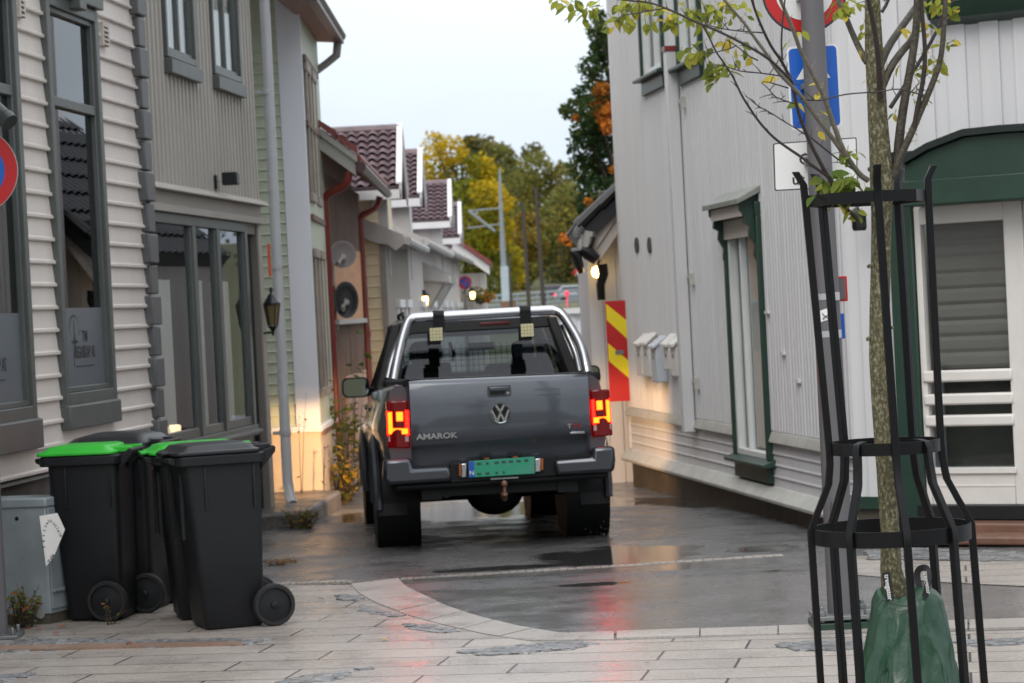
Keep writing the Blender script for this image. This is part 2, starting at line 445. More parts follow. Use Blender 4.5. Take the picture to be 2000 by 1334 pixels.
# pale line of setts across the mouth of the street, built stone by stone in one strip
mb = MB(); line = [(782, 1132), (900, 1125), (1050, 1116), (1200, 1107), (1350, 1097), (1530, 1085)]
for i in range(46):
    s0, s1 = (i + .06) / 46, (i + .94) / 46
    a, b_ = G(*lerp2(line, s0)), G(*lerp2(line, s1))
    hw = .05 + rng.uniform(-.012, .012); dz = .006 + rng.uniform(0, .004)
    mb.prism([(a.x, a.y - hw, gz(a.y)), (b_.x, b_.y - hw, gz(b_.y)), (b_.x, b_.y + hw, gz(b_.y)), (a.x, a.y + hw, gz(a.y))], (0, 0, dz))
structure(mb.build('sett_line', M_kerb, smooth=0))
mb = MB(); line = [(515, 1147), (600, 1143), (690, 1140)]
for i in range(16):
    s0, s1 = (i + .06) / 16, (i + .94) / 16
    a, b_ = G(*lerp2(line, s0)), G(*lerp2(line, s1)); hw = .06 + rng.uniform(-.02, .01)
    mb.prism([(a.x, a.y - hw, 0), (b_.x, b_.y - hw, 0), (b_.x, b_.y + hw, 0), (a.x, a.y + hw, 0)], (0, 0, .012 + rng.uniform(0, .006)))
structure(mb.build('sett_edging', M_kerb, smooth=0))
# patches where the slabs are broken and filled with slate chips
def patch(pix, name, dz=.009, n=60):
    P_ = [G(x, y, dz) for x, y in pix]
    mb = MB(); cx_ = sum((p for p in P_), Vector()) / len(P_)
    mb.poly([(p.x, p.y, dz) for p in P_])
    lo = [min(p[i] for p in P_) for i in (0, 1)]; hi = [max(p[i] for p in P_) for i in (0, 1)]
    def inside(x, y):
        c = False; j = len(P_) - 1
        for i in range(len(P_)):
            if (P_[i].y > y) != (P_[j].y > y) and x < (P_[j].x - P_[i].x) * (y - P_[i].y) / (P_[j].y - P_[i].y) + P_[i].x: c = not c
            j = i
        return c
    for _ in range(n):
        x, y = rng.uniform(lo[0], hi[0]), rng.uniform(lo[1], hi[1])
        if not inside(x, y): continue
        a0 = rng.uniform(0, 6.28); r = rng.uniform(.025, .07); k = rng.choice((4, 5)); hz = rng.uniform(.004, .010)
        tl = rng.uniform(-.006, .006)
        ring = [(x + r * rng.uniform(.7, 1.2) * math.cos(a0 + 6.283 * i / k), y + r * rng.uniform(.6, 1.1) * math.sin(a0 + 6.283 * i / k)) for i in range(k)]
        mb.prism([(q[0], q[1], dz - .004) for q in ring], (tl, tl, hz))
    return structure(mb.build(name, M_sett, smooth=0))
patch([(905, 1272), (1000, 1262), (1080, 1255), (1160, 1255), (1110, 1268), (1000, 1277), (935, 1279)], 'broken_paving', n=220)
patch([(545, 1334), (600, 1322), (720, 1303), (735, 1300), (690, 1312), (640, 1330)], 'broken_paving', n=150)
patch([(-20, 1262), (60, 1246), (200, 1250), (480, 1249), (545, 1246), (470, 1260), (100, 1268), (-20, 1275)], 'broken_paving', n=420)
patch([(-30, 1318), (70, 1317), (0, 1330), (-30, 1340)], 'broken_paving', n=80)
patch([(1515, 1258), (1580, 1254), (1720, 1256), (1720, 1266), (1560, 1270)], 'broken_paving', n=220)
patch([(790, 1216), (850, 1222), (900, 1232), (860, 1236), (800, 1228)], 'broken_paving', n=70)
patch([(700, 1178), (730, 1186), (780, 1203), (745, 1200), (705, 1190)], 'broken_paving', n=70)
patch([(1860, 1252), (2050, 1244), (2050, 1254), (1900, 1262)], 'broken_paving', n=120)
patch([(1690, 1078), (1760, 1072), (2050, 1082), (2050, 1096), (1700, 1092)], 'broken_paving', n=240)
patch([(660, 1160), (700, 1165), (706, 1174), (665, 1170)], 'broken_paving', n=50)
M_rust = wet_mat('rusty_drain_channel', (132, 108, 94), (156, 130, 114), 80, .3, .55, .5, .8, .9, .8)
mb = MB(); a = [G(x, y, .012) for x, y in ((-30, 1262), (200, 1258), (470, 1254), (474, 1259), (200, 1266), (-30, 1271))]
mb.prism([(p.x, p.y, .004) for p in a], (0, 0, .013)); structure(mb.build('drain_channel', M_rust, smooth=0))
# right hand pavement in front of the door
mb = MB(); a = [G(x, y, .006) for x, y in ((1640, 1088), (1760, 1083), (2060, 1090), (2060, 1148), (1850, 1138), (1660, 1122))]
mb.poly([(p.x, p.y, gz(p.y) + .008) for p in a]); structure(mb.build('side_pavement', M_slab, smooth=0))
M_ledge = wet_mat('dark_wet_stone', (74, 70, 66), (104, 100, 95), 30, .25, .5, .9, .7, .8, 1.2)
# raised stone ledge along the left hand fronts
mb = MB()
a = [G(x, y) for x, y in ((505, 1036), (600, 1030), (650, 1018), (640, 1002))]
mb.prism([(a[0].x - 1.2, a[0].y, -.2), (a[0].x, a[0].y, -.2), (a[1].x, a[1].y, -.2), (a[1].x + .15, a[1].y + 2.6, -.2), (a[1].x - 2, a[1].y + 5, -.2), (a[0].x - 1.4, a[0].y + 4.5, -.2)], (0, 0, .235))
structure(mb.build('stone_ledge', M_ledge, bevel=.03, smooth=0))
# unseen rise of land added behind the viewer, only to be reflected
mb = MB(); prs = []
for i in range(41):
    x = -200 + 10 * i; prs.append((x, -70 + 8 * math.sin(i), 4.5 + 4 * noise.noise(Vector((x * .03, 0, 0))) + 1.6 * noise.noise(Vector((x * .12, 3, 0)))))
mb.add([(p[0], p[1] + 25, 0) for p in prs] + prs + [(p[0], p[1] - 60, 0) for p in prs],
       [(i, i + 1, 41 + i + 1, 41 + i) for i in range(40)] + [(41 + i, 42 + i, 82 + i + 1, 82 + i) for i in range(40)])
structure(mb.build('reflection_hill', M_grass, smooth=0))
# ------------------------------------------------------------------ left side houses
M_cream = mat('cream_paint', (205, 197, 189), .45, vs=2.2, var=.07, stretch=(1, 1, .35), bump=.12, bs=30)
M_frame = mat('grey_green_paint', (84, 88, 85), .38, vs=4, var=.12, bump=.1, bs=40)
M_quoin = mat('slate_grey_paint', (86, 87, 88), .42, vs=5, var=.10, bump=.1, bs=40)
M_greyw = mat('warm_grey_paint', (165, 160, 152), .5, vs=2, var=.07, stretch=(1, 1, .3), bump=.12, bs=30)
M_greyd = mat('grey_brown_paint', (118, 113, 106), .5, vs=2, var=.08, stretch=(1, 1, .3))
M_plinth = mat('dark_stone', (70, 66, 62), .7, vs=6, var=.3, bump=.6, bs=18)
M_wood_d = mat('dark_weathered_wood', (92, 86, 80), .6, vs=5, var=.2, stretch=(1, 1, .2), bump=.3, bs=30)
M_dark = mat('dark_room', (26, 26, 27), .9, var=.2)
M_glass = glass('window_glass', (.55, .58, .6), 1.55)
M_glassc = glass('clear_window_glass', (.92, .94, .94), 1.5)
M_glassd = glass('dark_window_glass', (.25, .27, .28), 1.75)
M_frost = glass('frosted_film', (.3, .33, .36), 1.35, rough=.35, opac=.88, ocol=(96, 103, 108))
M_white = mat('white_paint', (214, 214, 214), .42, vs=2.5, var=.05, stretch=(1, 1, .3), bump=.1, bs=40)
M_black = mat('black_metal', (24, 25, 27), .35, vs=8, var=.2)
M_letter = mat('dark_lettering', (38, 42, 46), .5, var=.1)
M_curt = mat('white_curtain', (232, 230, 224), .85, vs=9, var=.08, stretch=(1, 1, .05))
M_tile_d = mat('dark_roof_tile', (34, 35, 40), .22, vs=12, var=.3, bump=.1)
LW = Wall((-5.2, 0), (.115, 1), (1, -.115))
uc, _ = LW.uz(292, 600)             # corner with the quoins
u_end = LW.uD(24.5)
def window(wall, par, u0, u1, z0, z1, name='window', fw=.11, proud=.05, M_f=None, panes=(), bars=(), glassm=None, sill=True, inner=.05, depth=.03, label=None):
    """casing proud of the wall, inner sash, glass set back, optional transoms (z) and bars (u); returns the window part"""
    M_f = M_f or M_frame
    m_ = wall.mb(); n1 = proud
    m_.box(u0, u0 + fw, -depth, n1, z0, z1); m_.box(u1 - fw, u1, -depth, n1, z0, z1)
    m_.box(u0 + fw, u1 - fw, -depth, n1, z1 - fw, z1); m_.box(u0 + fw, u1 - fw, -depth, n1, z0, z0 + fw)
    a0, a1, b0, b1 = u0 + fw, u1 - fw, z0 + fw, z1 - fw
    i_ = inner
    m_.box(a0, a0 + i_, -depth, n1 - .025, b0, b1); m_.box(a1 - i_, a1, -depth, n1 - .025, b0, b1)
    m_.box(a0 + i_, a1 - i_, -depth, n1 - .025, b1 - i_, b1); m_.box(a0 + i_, a1 - i_, -depth, n1 - .025, b0, b0 + i_)
    for z in panes: m_.box(a0 + i_, a1 - i_, -depth, n1 - .02, z - .035, z + .035)
    for u in bars: m_.box(u - .03, u + .03, -depth, n1 - .022, b0 + i_, b1 - i_)
    f = m_.build(name, M_f, par, bevel=.006)
    g = wall.mb(); g.box(a0 + i_ - .01, a1 - i_ + .01, -.008, 0, b0 + i_ - .01, b1 - i_ + .01)
    g.build('pane', glassm or M_glassd, f, smooth=0)
    r = wall.mb(); r.box(u0 + .02, u1 - .02, -.34, -.32, z0, z1); r.box(u0 + .02, u0 + .04, -.32, -.03, z0, z1); r.box(u1 - .04, u1 - .02, -.32, -.03, z0, z1)
    r.box(u0 + .04, u1 - .04, -.32, -.03, z0, z0 + .02); r.box(u0 + .04, u1 - .04, -.32, -.03, z1 - .02, z1)
    r.build('recess', M_dark, f, smooth=0)
    if sill:
        s_ = wall.mb(); s_.prism([(u0 - .01, 0, z0 - .14), (u0 - .01, .08, z0 - .14), (u0 - .01, .085, z0 - .02), (u0 - .01, 0, z0 + .0)], (u1 - u0 + .02, 0, 0))
        s_.build('sill', M_f, f, bevel=.006)
    if label: f['label'] = label
    return f
def bbox_uz(wall, pts, off=.05):
    q = [wall.uz(x, y, off) for x, y in pts]
    return q
# --- cream house at the very left
H1 = thing('clapboard_house', LW.p(uc - 4, -3, 0), 'cream clapboard house with tall grey shop windows and dark corner blocks', 'house')
w1u0, _ = LW.uz(108, 400, .05); w1u1, _ = LW.uz(208, 400, .05)
_, w1z0 = LW.uz(150, 790, .05); _, w1z1 = LW.uz(140, 4, .05)
w0u1, _ = LW.uz(50, 400, .05); w0u0 = w0u1 - 1.5
_, w0z0 = LW.uz(60, 818, .05)
plz = LW.uz(30, 935)[1]
holes = [(w1u0 + .03, w1u1 - .03, w1z0 - .04, w1z1), (w0u0 + .03, w0u1 - .03, w0z0 - .06, w1z1)]
pitch = .158
m_ = LW.mb(); hsiding(m_, uc - 9.5, uc - .13, plz, 6.4, pitch, .034, holes, nose=.022, jit=.002)
m_.box(uc - .13, uc, -.02, .022, plz, 6.4)
m_.box(uc - 9.5, uc, -7.0, -.36, 0, 6.4); m_.box(uc - .3, uc, -.36, -.02, 0, 6.4); m_.box(uc - 9.5, uc - 9.2, -.36, -.02, 0, 6.4)
m_.box(uc - 9.2, uc - .3, -.36, -.02, 6.2, 6.4)
m_.build('wall', M_cream, H1, smooth=0)
m_ = LW.mb(); m_.box(uc - 9.5, uc, -.36, .015, -.2, plz - .03); m_.prism([(uc - 9.5, .0, plz - .03), (uc - 9.5, .05, plz - .03), (uc - 9.5, .0, plz + .0)], (9.5, 0, 0)); m_.build('plinth', M_plinth, H1)
m_ = LW.mb(); m_.prism([(uc - 9.8, .45, 6.3), (uc - 9.8, -3.5, 9.0), (uc - 9.8, -7.4, 6.3), (uc - 9.8, -7.4, 6.15), (uc - 9.8, -3.5, 8.8), (uc - 9.8, .45, 6.15)], (9.85, 0, 0)); m_.build('roof', M_tile_d, H1, smooth=0)
m_ = LW.mb(); z = plz - .02; k = 0
qz0 = z
while z < 6.3:
    ww = .10 if k % 2 else .155
    m_.box(uc - ww - .04, uc + .075, -.03, .066 + (.016 if k % 2 == 0 else 0), z, z + .232); z += .247; k += 1
m_.build('quoin', M_quoin, H1, bevel=.012)
tz = LW.uz(150, 207, .05)[1]
win1 = window(LW, H1, w1u0, w1u1, w1z0, w1z1, panes=(tz,), fw=.085, proud=.06, sill=False, inner=.04)
def bottom_board(wall, par, u0, u1, z0, z1):
    s_ = wall.mb(); s_.box(u0, u1, 0, .085, z0, z1); s_.prism([(u0 - .0, .086, z1 - .004), (u0, .0, z1 + .03), (u0, .0, z1 - .004)], (u1 - u0, 0, 0)); s_.build('sill', M_frame, par, bevel=.008)
bottom_board(LW, win1, w1u0 - .005, w1u1 + .005, w1z0 - .17, w1z0 - .005)
s_ = LW.mb(); s_.box(w1u0 - .03, w1u1 + .03, 0, .10, w1z1 + .01, w1z1 + .25); s_.box((w1u0 + w1u1) / 2 - .09, (w1u0 + w1u1) / 2 + .09, 0, .14, w1z1 - .06, w1z1 + .2); s_.build('head_casing', M_frame, win1, bevel=.008)
tz0 = LW.uz(8, 172, .05)[1]
win0 = window(LW, H1, w0u0, w0u1, w0z0, w1z1, panes=(tz0,), fw=.085, proud=.06, sill=False, inner=.04)
bottom_board(LW, win0, w0u0 - .005, w0u1 + .03, w0z0 - .2, w0z0 - .005)
def film(win, u0, u1, z0, z1, zt):
    f_ = LW.mb(); f_.box(u0 + .12, u1 - .12, .001, .003, z0 + .12, zt); f_.build('frosted_film', M_frost, win, smooth=0)
    g = MB(); cu = (u0 + u1) / 2; hgt = zt - z0 - .18
    zc = z0 + .18 + hgt * .36
    M_ = LW.face(cu, .004, zc)
    add_text(g, 'TM', .11, M_ @ Matrix.Translation((.06, .115, 0)), .001, sx=.9, bold=.002)
    add_text(g, 'REGNSKAP AS', .125, M_ @ Matrix.Translation((.04, 0, 0)), .001, sx=.66, bold=.002)
    g.box(-.2, .26, -.10, -.093, 0, .002, M_)
    # thin open ring with a compass star
    ring = [(-.2 + .12 * math.cos(a), .17 + .105 * math.sin(a)) for a in [R(d) for d in range(-20, 201, 10)]]
    for (x0, y0), (x1, y1) in zip(ring, ring[1:]): g.add([(x0, y0, .001), (x1, y1, .001), (x1 + .004, y1 - .012, .001), (x0 + .004, y0 - .012, .001)], [(0, 1, 2, 3)], M_)
    star = []
    for k in range(8): a = R(45 * k + 90); rr = (.075 if k % 4 == 0 else .10) if k % 2 == 0 else .022; star.append((-.2 + rr * math.cos(a), .08 + rr * math.sin(a), .001))
    g.add(star, [tuple(range(8))], M_)
    g.box(-.205, -.197, .08, .24, 0, .001, M_); g.box(-.235, -.227, -.10, .03, 0, .001, M_)
    g.build('lettering', M_letter, win, smooth=0, recalc=False)
film(win1, w1u0, w1u1, w1z0, w1z1, LW.uz(170, 601, 0)[1]); film(win0, w0u0, w0u1, w0z0, w1z1, LW.uz(15, 612, 0)[1])
M_vent = mat('cream_vent', (190, 182, 172), .5)
for a, b_ in (((36, -14), (50, 36)), ((199, 42), (214, 92))):
    u0, z1 = LW.uz(*a, .05); u1, z0 = LW.uz(*b_, .05)
    v = LW.mb(); v.box(u0, u0 + .03, 0, .055, z0, z1); v.box(u1 - .03, u1, 0, .055, z0, z1); v.box(u0 + .03, u1 - .03, 0, .055, z1 - .03, z1); v.box(u0 + .03, u1 - .03, 0, .036, z0, z1 - .03)
    zz = z0 + .005
    while zz < z1 - .05: v.prism([(u0 + .03, .036, zz + .02), (u0 + .03, .06, zz), (u0 + .03, .06, zz + .008), (u0 + .03, .036, zz + .03)], (u1 - u0 - .06, 0, 0)); zz += .034
    v.build('vent', M_vent, H1)
# --- grey board house
H2 = thing('board_house', LW.p((uc + u_end) / 2, -3, 0), 'grey house clad in vertical boards with a three-pane shop window', 'house')
off2 = -.03
def uz2(x, y, o=off2): return LW.uz(x, y, o)
zl = uz2(420, 380)[1]                      # ledge
u_w0 = uc + .02; u_w1 = uz2(486, 640)[0]; u_r1 = uz2(512, 700)[0]
zw1 = uz2(420, 428)[1]; zw0 = uz2(420, 846)[1]
up = []
for x0, x1, yb in ((315, 373, 120), (407, 460, 152)):
    a = uz2(x0, 60)[0]; b_ = uz2(x1, 60)[0]; zb = uz2((x0 + x1) / 2, yb)[1]; up.append((a, b_, zb, zb + 1.75))
M2 = LW.M @ Matrix.Translation((0, off2, 0))
W2 = Wall(LW.p(0, off2, 0)[:2], LW.t, LW.n)
holes = [(a + .03, b_ - .03, c - .02, d_) for a, b_, c, d_ in up]
m_ = W2.mb(); vsiding(m_, uc + .005, u_end, zl, 6.9, .135, .055, .022, holes)
m_.box(uc + .005, u_end, -7, -.36, -.2, 6.9); m_.box(u_end - .15, u_end, -.36, -.02, -.2, 6.9); m_.box(uc + .005, u_end - .15, -.36, -.02, 6.7, 6.9)
m_.box(u_r1 + .02, u_end, -.02, .02, -.1, zl - .03)
m_.build('wall', M_greyw, H2, smooth=0)
m_ = W2.mb(); m_.box(uc + .08, u_end, -.02, .03, zw1, zl - .05); m_.prism([(uc + .08, 0, zl - .05), (uc + .08, .12, zl - .05), (uc + .08, .11, zl - .02), (uc + .08, 0, zl + .03)], (u_end - uc - .08, 0, 0)); m_.box(uc + .08, u_end, .03, .06, zw1, zw1 + .06)
m_.build('fascia', M_greyw, H2, bevel=.006)
m_ = W2.mb(); m_.prism([(uc - .3, .45, 6.8), (uc - .3, -3.5, 9.4), (uc - .3, -7.4, 6.8), (uc - .3, -7.4, 6.65), (uc - .3, -3.5, 9.2), (uc - .3, .45, 6.65)], (u_end - uc + .3, 0, 0)); m_.build('roof', M_tile_d, H2, smooth=0)
for a, b_, c, d_ in up:
    f = window(W2, H2, a, b_, c, d_, bars=((a + b_) / 2,), fw=.06, inner=.035, proud=.045, glassm=M_glassc)
    c_ = W2.mb(); c_.loft([[(a + .06 + (b_ - a - .12) * k / 20, -.07 + .02 * math.sin(k * 2.3), zz) for k in range(21)] for zz in (c + .05, d_ - .1)], caps=False, closed=False); c_.build('curtain', M_curt, f, recalc=False)  # white sheet added behind the upper panes only to brighten them
# shop window
f_ = W2.mb(); nb = [u_w0, uz2(385, 640)[0], uz2(432, 640)[0], u_w1]
f_.box(u_w0, u_w1, -.25, .02, zw1 - .09, zw1 - .002); f_.box(u_w0, u_w1, -.25, .05, zw0 - .1, zw0)
f_.prism([(u_w0, -.1, zw0), (u_w0, .09, zw0 - .05), (u_w0, .09, zw0 - .08), (u_w0, -.1, zw0 - .03)], (u_w1 - u_w0, 0, 0))
for i, u in enumerate(nb): f_.box(u - .06, u + .06, -.06, .02, zw0, zw1 - .09)
for a, b_ in zip(nb, nb[1:]): f_.box(a + .06, a + .10, -.05, .005, zw0, zw1 - .09); f_.box(b_ - .10, b_ - .06, -.05, .005, zw0, zw1 - .09); f_.box(a + .10, b_ - .10, -.05, .005, zw0, zw0 + .08)
shop = f_.build('shop_window', M_frame, H2, bevel=.006)
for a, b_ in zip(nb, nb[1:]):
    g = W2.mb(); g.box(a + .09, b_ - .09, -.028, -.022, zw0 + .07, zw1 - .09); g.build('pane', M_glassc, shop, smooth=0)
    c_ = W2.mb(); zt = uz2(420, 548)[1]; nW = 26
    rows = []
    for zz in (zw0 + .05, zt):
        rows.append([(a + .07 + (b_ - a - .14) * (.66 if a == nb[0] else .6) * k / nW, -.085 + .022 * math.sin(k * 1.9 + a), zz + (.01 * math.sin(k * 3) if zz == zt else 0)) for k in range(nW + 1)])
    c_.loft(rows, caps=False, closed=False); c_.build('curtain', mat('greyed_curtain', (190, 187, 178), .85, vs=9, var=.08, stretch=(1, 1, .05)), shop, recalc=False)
r_ = W2.mb(); r_.box(u_w0, u_w1, -.35, -.33, zw0 - .1, zw1); r_.build('recess', M_dark, shop, smooth=0)
r_ = W2.mb(); r_.box(u_w0, u_w1, -.36, -.02, -.2, zw0 - .11); r_.build('breast_panel', M_frame, H2)
# recessed doorway beside it
r_ = W2.mb(); r_.box(u_w1 + .07, u_r1, -.14, -.09, -.1, zw1); r_.box(u_r1 - .02, u_r1 + .02, -.09, .01, -.1, zw1); r_.box(u_w1 + .07, u_r1 - .02, -.09, .0, zw1 - .1, zw1 - .002)
r_.build('doorway', M_greyd, H2)
r_ = W2.mb(); r_.box(u_r1 - .10, u_r1 - .03, -.09, -.05, -.05, zw1 - .12); r_.build('door_frame', M_black, H2, bevel=.004)
# lamp box on the boards
u0, z1 = uz2(412, 338); u1, z0 = uz2(438, 368)
t_ = thing('wall_lamp', W2.p(u0, .02, z0), 'dark square box lamp on the grey boards above the shop window', 'lamp')
b_ = W2.mb(); b_.box(u0, u0 + .06, .02, .05, z0 - .03, z1 - .02); b_.box(u0 + .02, u0 + .05, .05, .12, z0 + .04, z1 - .08); b_.build('bracket', M_black, t_, bevel=.005)
b_ = W2.mb(); b_.box(u0 - .02, u0 + .10, .10, .24, z0, z1); b_.build('lamp_housing', M_black, t_, bevel=.01)
# carriage lantern
lp = P(531, 602, 24.35)
t_ = thing('wall_lantern', (lp.x, lp.y, lp.z - .3), 'black old-fashioned carriage lantern on the grey house corner', 'lantern')
Mq = Matrix.Translation(lp)
b_ = MB(Mq); b_.lathe([(.0, .21), (.012, .2), (.018, .17), (.008, .15), (.03, .13), (.075, .06), (.085, .05), (.085, .035)], 8); b_.lathe([(.045, -.17), (.05, -.18), (.03, -.2), (.012, -.23), (.018, -.25), (.0, -.27)], 8)
for k in range(6):
    a = R(60 * k); b_.tube([(.08 * math.cos(a), .08 * math.sin(a), .04), (.047 * math.cos(a), .047 * math.sin(a), -.17)], .005, 5)
b_.tube([(-.17, .05, -.1), (-.1, .03, -.24), (-.02, 0, -.235)], .012, 6); b_.box(-.19, -.165, -.01, .1, -.2, .05)
b_.build('lantern_frame', M_black, t_)
b_ = MB(Mq); b_.lathe([(.076, .036), (.044, -.168)], 6); b_.build('lantern_glass', mat('amber_glass', (112, 98, 66), .15, vs=5), t_)
# white downpipe
M_pipe = mat('pale_grey_pipe', (178, 180, 182), .35, vs=3, var=.05)
t_ = thing('drainpipe', (P(562, 1000, 25.0).x, 25.0, 0.0), 'pale grey round drainpipe between the grey house and the green cladding', 'drainpipe')
pth = [P(519, -60, 25.0), P(530, 200, 25.0), P(541, 500, 25.0), P(553, 760, 25.0), P(561, 930, 25.0)]
x_, y_ = pth[-1].x, 25.0
pth = [Vector((x_ + .02, y_, 6.6)), Vector((x_, y_, .25)), Vector((x_ + .02, y_ - .06, .1)), Vector((x_ + .05, y_ - .14, .02))]
b_ = MB(); b_.tube(pth, .052, 14); b_.build('pipe', M_pipe, t_)
for zz in (.7, 2.35, 4.1):
    b_ = MB(); b_.cyl((x_, y_, zz), (x_, y_, zz + .05), .06, 14); b_.box(x_ - .12, x_, y_ - .01, y_ + .1, zz + .01, zz + .04); b_.build('clamp', M_pipe, t_)
b_ = MB(); c_ = P(526, 508, 24.5); b_.box(c_.x - .014, c_.x + .014, c_.y - .01, c_.y + .004, c_.z - .16, c_.z + .16)
tag(b_.build('warning_sticker', mat('orange_red', (206, 88, 50), .5)), 'narrow orange strip sticker beside the pale drainpipe', 'sticker')
# --- green clapboard house end
M_green = mat('pale_green_paint', (192, 201, 180), .5, vs=3, var=.05, bump=.1, bs=30)
M_bluew = mat('cool_white_paint', (228, 231, 238), .42, vs=2, var=.04, stretch=(1, 1, .3))
D3 = 26.5; xr = P(630, 900, D3).x; xl = xr - 4.0
E3 = Wall((xl, D3), (1, 0), (0, -1))
H3 = thing('green_house', (xl + 1.5, D3 + 1.3, 0), 'pale green clapboard house end with a broad white corner board', 'house')
zb3 = P(600, 832, D3).z
m_ = E3.mb(); hsiding(m_, 0, 4 - .255, zb3, 7.2, .113, .02, nose=.012)
m_.box(0, 3.98, -2.6, -.02, -.2, 7.2)
m_.build('wall', M_green, H3, smooth=0)
m_ = E3.mb(); m_.box(4 - .255, 4, -.03, .032, zb3, 7.2); m_.build('corner_board', M_bluew, H3, bevel=.006)
m_ = E3.mb(); m_.box(0, 3.99, -2.55, .0, -.2, zb3 - .07); m_.build('plinth', mat('pale_render', (214, 200, 180), .6, vs=4, var=.06), H3)
m_ = E3.mb(); m_.box(0, 4.015, -2.5, .05, zb3 - .068, zb3 - .002); m_.build('base_ledge', M_bluew, H3, bevel=.01)
# its street side, seen almost edge on: window casings and trim
M_trim0 = mat('dull_brown_white', (150, 138, 130), .5, var=.15)
S3 = Wall((xr, D3), (P(652, 800, 29.0).x - xr, 2.5), (1, .03))
for k, (ua, ub) in enumerate(((.35, .95), (1.35, 1.95))):
    m_ = S3.mb()
    for za, zb in ((1.1, 2.5), (3.2, 4.5)):
        m_.box(ua, ua + .09, -.01, .02, za, zb); m_.box(ub - .09, ub, -.01, .02, za, zb); m_.box(ua - .05, ub + .05, -.01, .03, zb, zb + .1); m_.box(ua - .05, ub + .05, -.01, .028, za - .1, za)
    m_.build('side_window', M_trim0, H3, bevel=.008)
for zz in (.6, 2.9, 3.9, 4.6):
    m_ = S3.mb(); m_.box(.2, 2.4, -.01, .025, zz, zz + .06); m_.build('side_trim', mat('brown_trim', (112, 84, 70), .6), H3)
# eave high over the street
zE = P(620, 85, 29.2).z; xe = P(655, 85, 29.2).x
m_ = MB(); y0, y1 = 25.15, 29.2
m_.prism([(xr - .05, y0, zE + .02), (xe, y0, zE), (xe, y0, zE + .05), (xr - 2.5, y0, zE + 2.35), (xr - 2.5, y0, zE + 2.25)], (0, y1 - y0, 0))
m_.build('eave_soffit', mat('brown_boards', (158, 124, 114), .6, vs=4, var=.1, stretch=(6, 1, 1)), H3, smooth=0)
m_ = MB()
for k in range(22):
    ya = y0 + (y1 - y0) * k / 22
    m_.tube([(xe + .07, ya, zE + .07), (xe + .07, ya + .19, zE + .075)], [.055, .06], 8)
m_.box(xe + .0, xe + .10, y0, y1, zE - .02, zE + .06)
m_.build('tile_edge', mat('dark_brown_tile', (66, 48, 46), .35, vs=8, var=.2), H3)
t_ = thing('drainpipe', (xr + .03, 29.0, 0), 'grey drainpipe with a slanting neck below the brown eave', 'drainpipe')
b_ = MB(); b_.tube([P(660, 78, 29.1), P(657, 108, 29.1), P(640, 122, 29.1), P(612, 143, 29.05), P(598, 155, 29.0), P(596, 175, 29.0)] + [Vector((P(650, 870, 28.9).x, 28.9, z)) for z in (3.9, 1.0, 0.0)], [.05, .05, .045, .045, .045, .05, .05, .05, .05], 12)
b_.build('pipe', mat('grey_pipe', (142, 142, 142), .35), t_)
# ------------------------------------------------------------------ the row further down the street
M_boards = mat('bare_weathered_boards', (140, 124, 114), .75, vs=3, var=.28, stretch=(4, 4, .4), bump=.3, bs=20)
M_redp = mat('dark_red_paint', (120, 44, 38), .35, vs=6, var=.12)
M_redt = mat('red_roof_tile', (124, 62, 58), .5, vs=14, var=.25, bump=.1)
M_tile = mat('purple_brown_tile', (86, 70, 74), .5, vs=3.0, col2=(116, 97, 101), bump=.1)
M_trim = mat('pale_grey_trim', (170, 168, 164), .5, vs=3, var=.06)
M_yel = mat('straw_yellow_paint', (224, 210, 174), .5, vs=3, var=.05)
M_whw = mat('chalk_white_paint', (206, 202, 198), .5, vs=2.5, var=.06, stretch=(1, 1, .4))
Da, Db = 29.0, 35.0; zE4 = P(690, 327, 28.7).z
xa, xb = P(641, 620, Da).x, P(711, 620, Db).x
S4 = Wall((xa, Da), (xb - xa, Db - Da), (1, -(xb - xa) / (Db - Da)))
H4 = thing('weathered_house', (xa - 2, 32, -.27), 'house of bare weathered boards with red downpipes and two dishes', 'house')
L4 = S4.uD(Db)
m_ = S4.mb(); vsiding(m_, 0, L4, -.3, zE4, .16, .03, .018); m_.box(0, L4 - .01, -5, -.02, -.3, zE4 - .1); m_.build('wall', M_boards, H4, smooth=0)
ve = P(690, 327, 28.7); vt = P(612, 270, 28.7)
sl4 = (vt.z - ve.z) / (ve.x - vt.x)
xE, zE4 = ve.x, ve.z; xR = xE - 3.2
m_ = MB(); zr = zE4 + 3.2 * sl4
m_.prism([(xE, 28.75, zE4), (xR, 28.75, zr), (xR, 28.75, zr + .08), (xE, 28.75, zE4 + .08)], (0, Db - .2 - 28.75, 0))
m_.build('roof', mat('brown_soffit_boards', (150, 118, 98), .6, vs=4, var=.15), H4, smooth=0)
m_ = MB(); m_.prism([(xa, 29.0, zE4 - .02), (xR, 29.0, zE4 - .02), (xR, 29.0, zr - .06), (xa, 29.0, zE4 + (xE - xa) * sl4 - .02)], (0, 5.7, 0)); m_.build('gable', M_boards, H4, smooth=0)
m_ = MB(); m_.prism([(xE + .03, 28.68, zE4 - .10), (xR, 28.68, zr - .10), (xR, 28.68, zr + .12), (xE + .03, 28.68, zE4 + .12)], (0, .05, 0))
m_.prism([(xE + .05, 28.63, zE4 + .05), (xR, 28.63, zr + .05), (xR, 28.63, zr + .14), (xE + .05, 28.63, zE4 + .14)], (0, .05, 0))
m_.build('bargeboard', M_trim, H4, bevel=.006)
m_ = MB()
for k in range(14):
    f = k / 14; x0 = xE + .06 - f * 3.2; z0 = zE4 + .15 + f * 3.2 * sl4
    m_.prism([(x0, 28.6, z0), (x0 - .235, 28.6, z0 + .235 * sl4), (x0 - .235, 28.6, z0 + .235 * sl4 + .06), (x0, 28.6, z0 + .09)], (0, .3, 0))
